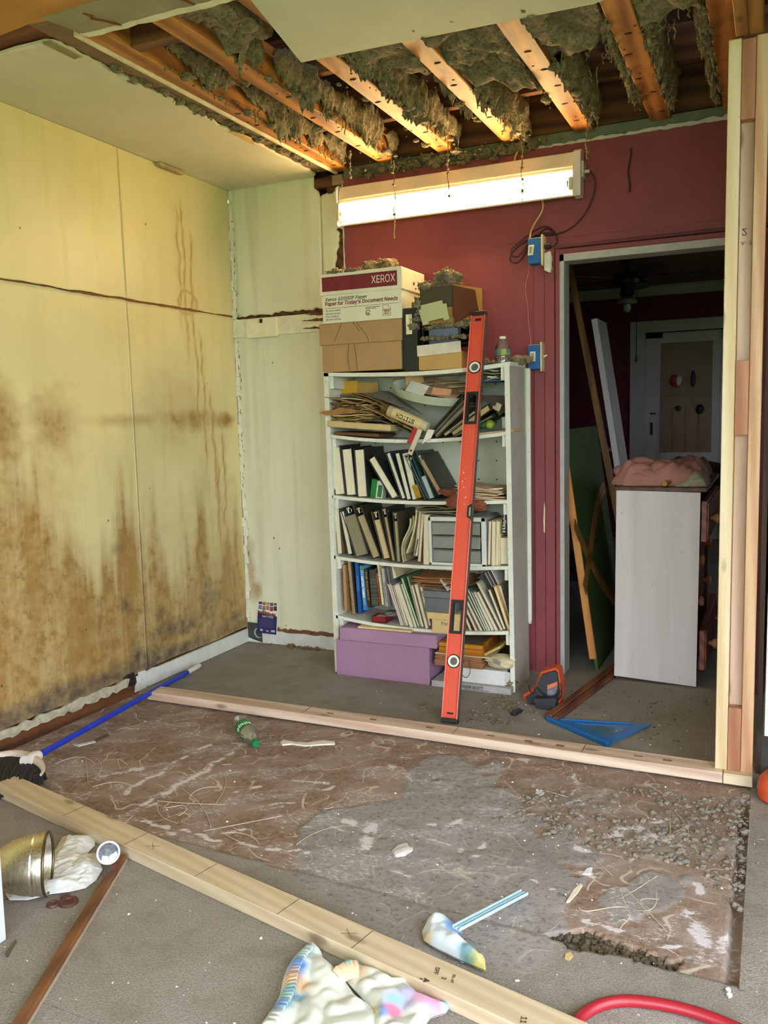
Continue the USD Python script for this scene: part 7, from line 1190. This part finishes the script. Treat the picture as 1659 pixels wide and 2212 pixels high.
q0, q1 = P_(1184, 1478), P_(1206, 1470); obj('sticker', framed(cat_([prism([q0, q1, (q1[0], q1[1]-.02), (q0[0], q0[1]-.02)], .001)]), (0, y_-.0145, 0), (1, 0, 0), (0, 0, 1), (0, -1, 0)), plain(c(190, 110, 80), .5, .3, 60.), lc); obj('sticker', framed(prism([(q0[0], q0[1]-.022), (q1[0], q1[1]-.022), (q1[0]-.01, q1[1]-.06), (q0[0]+.02, q0[1]-.085), (q0[0], q0[1]-.07)], .001), (0, y_-.0145, 0), (1, 0, 0), (0, 0, 1), (0, -1, 0)), plain(c(112, 112, 124), .5, .4, 50.), lc)
for i, (pts, yy) in enumerate((((1210,1476),(1213,1495),(1208,1510),(1190,1516),(1165,1500),(1157,1488)), ((1146,1480),(1144,1495),(1150,1502),(1156,1488),(1172,1497),(1195,1502),(1210,1490)))[0:0] or ((((1210,1476),(1213,1495),(1208,1510),(1190,1516),(1165,1500),(1157,1488)), -.02), (((1145,1480),(1146,1494),(1151,1500),(1157,1486),(1172,1497),(1195,1504),(1211,1492)), -.024))): obj('cord', tube(spline([onY(a, b, y_+yy) for a, b in pts], 30), .003, 7), BLACK, lc)
obj('cord', tube(spline([onZ(a, b, .004) for a, b in ((1176,1531),(1200,1530),(1216,1520),(1217,1514),(1210,1512))], 20), .003, 7), BLACK, lc)
m0, m1 = onZ(1107, 1541, .012), onZ(1130, 1529, .012); mk = thing('utility_knife', 'small black folding tool with a bright tip lying left of the charger', 'tool', (m0+m1)/2*[1, 1, 0]); dm_ = (m1-m0); Lm = np.linalg.norm(dm_); dm_ /= Lm; nm_ = np.cross((0, 0, 1.), dm_)
obj('grip', framed(bx(0, Lm*.72, -.013, .013, 0, .018, .005), m0*[1, 1, 0], dm_, nm_, (0, 0, 1)), plain(c(28, 38, 44), .5), mk); obj('tip', framed(bx(Lm*.72, Lm, -.009, .009, .003, .014, .002), m0*[1, 1, 0], dm_, nm_, (0, 0, 1)), metal(c(220, 220, 226), .2), mk)
# things at the right edge
bq = onZ(1662, 1736); single('orange_bucket', move(lathe([(0, 0), (.05, 0), (.062, .012), (.066, .04), (.06, .07), (.045, .09), (0, .095)], 30), 2.772, -1.10, 0), plain(c(206, 82, 46), .5, .1, 20.), 'round orange plastic object at the right edge beside the post', 'plastic'); single('dark_glove', move(lump(.05, 88, 3, .5, 2., (1.1, .9, .5)), 2.80, -.93, .03), plain(c(30, 36, 40), .8), 'dark glove lying behind the orange plastic object', 'glove')
# dried glue strips, flakes, chips, plaster
def chip(name, label, pxs, t, col, z=ZF, cat='scrap'):
    return single(name, floor_prism([tuple(onZ(a, b, z)[:2]) for a, b in pxs], z, z+t), plain(col, .8, .12, 30., .3), label, cat)
chip('putty_strip', 'white dried putty strip near the middle of the brown floor', ((606,1606),(612,1601),(640,1606),(665,1607),(700,1602),(722,1604),(724,1609),(700,1610),(660,1613),(630,1609),(610,1611)), .006, c(222, 212, 194), cat='putty')
chip('wood_chip', 'pale wood sliver lying upright in the picture on the brown patch at the right', ((1223,1951),(1240,1924),(1254,1911),(1258,1915),(1248,1930),(1230,1950)), .005, c(226, 212, 186))
chip('paper_shred', 'white curled shred above the pale wood sliver', ((1258,1890),(1268,1878),(1280,1876),(1277,1890)), .004, c(222, 222, 224)); chip('metal_strip', 'short grey metal strip lying near the blue broom handle', ((160,1611),(205,1601),(207,1604),(170,1613)), .004, c(200, 196, 190)); chip('metal_strip', 'dark rusty strip lying at the end of the short grey strip', ((203,1600),(232,1587),(236,1591),(206,1604)), .004, c(92, 76, 62))
q = onZ(868, 1840, ZF); single('plaster_lump', move(lump(.032, 51, 3, .4, 2., (.8, 1.35, .35)), *q), plain(c(206, 200, 198), .9, .1, 30.), 'white plaster lump on the grey mortar in the middle', 'plaster'); q = onZ(790, 1830, ZF)
chip('plaster_flake', 'flat pale blue grey flake left of the white plaster lump', ((768,1838),(780,1818),(800,1815),(812,1826),(800,1842),(780,1846)), .0015, c(166, 164, 172)); chip('tan_flake', 'tan torn flake on the concrete below the grey ledge', ((1222,2062),(1232,2058),(1238,2066),(1230,2076),(1220,2072)), .003, c(206, 176, 120), 0.0)
chip('pale_flake', 'flat white flake right of the gray patch near the rear plank', ((1157,1711),(1170,1706),(1176,1714),(1166,1722),(1156,1718)), .002, c(196, 196, 200)); chip('star_flake', 'star shaped white flake on the mortar at the right', ((1238,1832),(1245,1822),(1252,1826),(1262,1820),(1258,1834),(1244,1838)), .002, c(206, 210, 216))
chip('white_pebble', 'upper of two white chips at the lower right corner', ((1567,2140),(1574,2137),(1579,2142),(1573,2148)), .006, c(230, 230, 230), 0.); chip('white_pebble', 'lower of two white chips at the lower right corner', ((1569,2151),(1577,2148),(1582,2153),(1574,2157)), .006, c(230, 230, 230), 0.)
chip('curled_shaving', 'thin dark sliver at the lower left of the concrete', ((12,2062),(32,2035),(36,2036),(16,2070)), .006, c(92, 82, 66), 0.)
single('baseboard_debris', fuzz((.30, -.03, .006), (.55, -.03, .008), (.08, .012, .003), 170, 40, .6, (.005, .011)), plain(c(116, 90, 62), .95, .3), 'brown crumbs at the foot of the back baseboard', 'debris', None, 'stuff')
thr = []
def thread(pts, r_=.0014, z=ZF+.001): thr.append(tube(spline([onZ(a, b, z+.001) for a, b in pts], 24), r_, 5))
for pts in (((1340,1920),(1350,1950),(1370,1966),(1395,1968),(1415,1955),(1418,1925)), ((1340,1942),(1380,1918),(1420,1892)), ((1352,1918),(1380,1950),(1410,1980),(1440,2012)), ((1386,1955),(1390,1942),(1410,1942),(1424,1943)), ((1250,1960),(1320,1960),(1352,1962),(1360,1972),(1345,1998),(1340,2005)), ((1288,1860),(1322,1890)), ((1460,1755),(1480,1780),(1487,1800),(1486,1808)), ((1500,1830),(1508,1842)), ((1446,1775),(1448,1800),(1442,1825)),
            ((340,1730),(420,1736),(486,1738)), ((485,1675),(486,1700),(470,1730),(462,1748),(475,1760)), ((395,1705),(430,1735),(455,1785)), ((340,1745),(372,1775),(384,1778)), ((365,1735),(358,1745),(395,1740),(400,1752),(385,1762)), ((440,1795),(560,1772),(610,1762)), ((478,1796),(510,1815),(550,1830)), ((480,1800),(520,1800),(560,1823)), ((620,1750),(630,1770),(645,1780)), ((640,1825),(740,1785),(780,1786)), ((480,1652),(500,1650)), ((410,1720),(440,1702),(470,1700)), ((160,1725),(166,1745)), ((250,1695),(262,1720)), ((185,1640),(190,1690)), ((1180,1708),(1245,1728)), ((1400,1695),(1440,1720)), ((1382,1705),(1390,1720)), ((900,1890),(960,1880),(985,1893)), ((1360,1650),(1370,1665),(1378,1667)), ((700,1748),(720,1744)), ((260,1660),(256,1640),(275,1652)), ((120,1650),(160,1636),(205,1650)), ((200,1700),(240,1690),(290,1700)), ((210,1640),(215,1670),(206,1680))): thread(pts)
single('glue_threads', cat_(thr), plain(c(196, 178, 150), .8), 'stringy dried glue threads stuck all over the brown floor strip', 'glue', None, 'stuff')
def scatter(name, label, n, seed, region, size, col, z, sq=.6, dense=None):
    r = np.random.default_rng(seed); P = Polygon([tuple(onZ(a, b)[:2]) for a, b in region]); x0, y0, x1, y1 = P.bounds; out = []
    kinds = [fluffball(1.0, seed*5+q, 2, (1, 1, 1), .7, .7) for q in range(9)]
    while len(out) < n:
        x, y = r.uniform(x0, x1), r.uniform(y0, y1)
        if not P.contains(Point(x, y)): continue
        if dense is not None and r.random() > dense(x, y): continue
        s = size[0]+(size[1]-size[0])*r.random()**3; m_ = kinds[r.integers(0, 9)].copy(); m_.vertices = m_.vertices*s*[r.uniform(.7, 1.3), r.uniform(.7, 1.3), sq]; out.append(move(m_, x, y, z+s*.2))
    return single(name, cat_(out), plain(col, .95, .3, 40., bump=.4), label, 'debris', None, 'stuff', True)
dn = lambda s, k_: (lambda x, y: float(np.clip((meshkit.fbm(np.array([[x*6, y*6, 0.]]), 3, s)[0]-.42)*k_, .02, 1)))
scatter('dirt_crumbs', 'grey brown dirt clods strewn over the right end of the brown floor strip', 1300, 11, ((1060,1720),(1300,1690),(1560,1720),(1648,1700),(1650,1850),(1600,1960),(1480,1880),(1330,1850),(1180,1800),(960,1730)), (.0018, .011), c(134, 124, 110), ZF, .6, dn(3, 6))
scatter('dirt_crumbs', 'grey insulation crumbs on the carpet in front of the bookcase', 420, 12, ((930,1500),(1110,1505),(1170,1540),(1110,1570),(1000,1560),(880,1530)), (.002, .010), c(122, 108, 90), 0, .6, dn(5, 6))
scatter('dirt_crumbs', 'dark crumbs gathered along the grey ledge at the lower right', 320, 13, ((1190,2010),(1260,2000),(1400,2040),(1490,2070),(1470,2092),(1320,2060),(1200,2040)), (.002, .010), c(88, 76, 58), -.02, .7)
scatter('white_specks', 'tiny white specks dotted over the whole floor', 260, 14, ((0,1760),(300,1560),(700,1480),(1500,1520),(1640,1800),(1650,2212),(0,2212)), (.0012, .0036), c(226, 222, 212), 0, .6)
scatter('dirt_crumbs', 'brown crumbs on the floor inside the doorway', 160, 15, ((1215,1450),(1320,1470),(1540,1500),(1540,1640),(1230,1560)), (.0015, .005), c(104, 86, 62), 0)
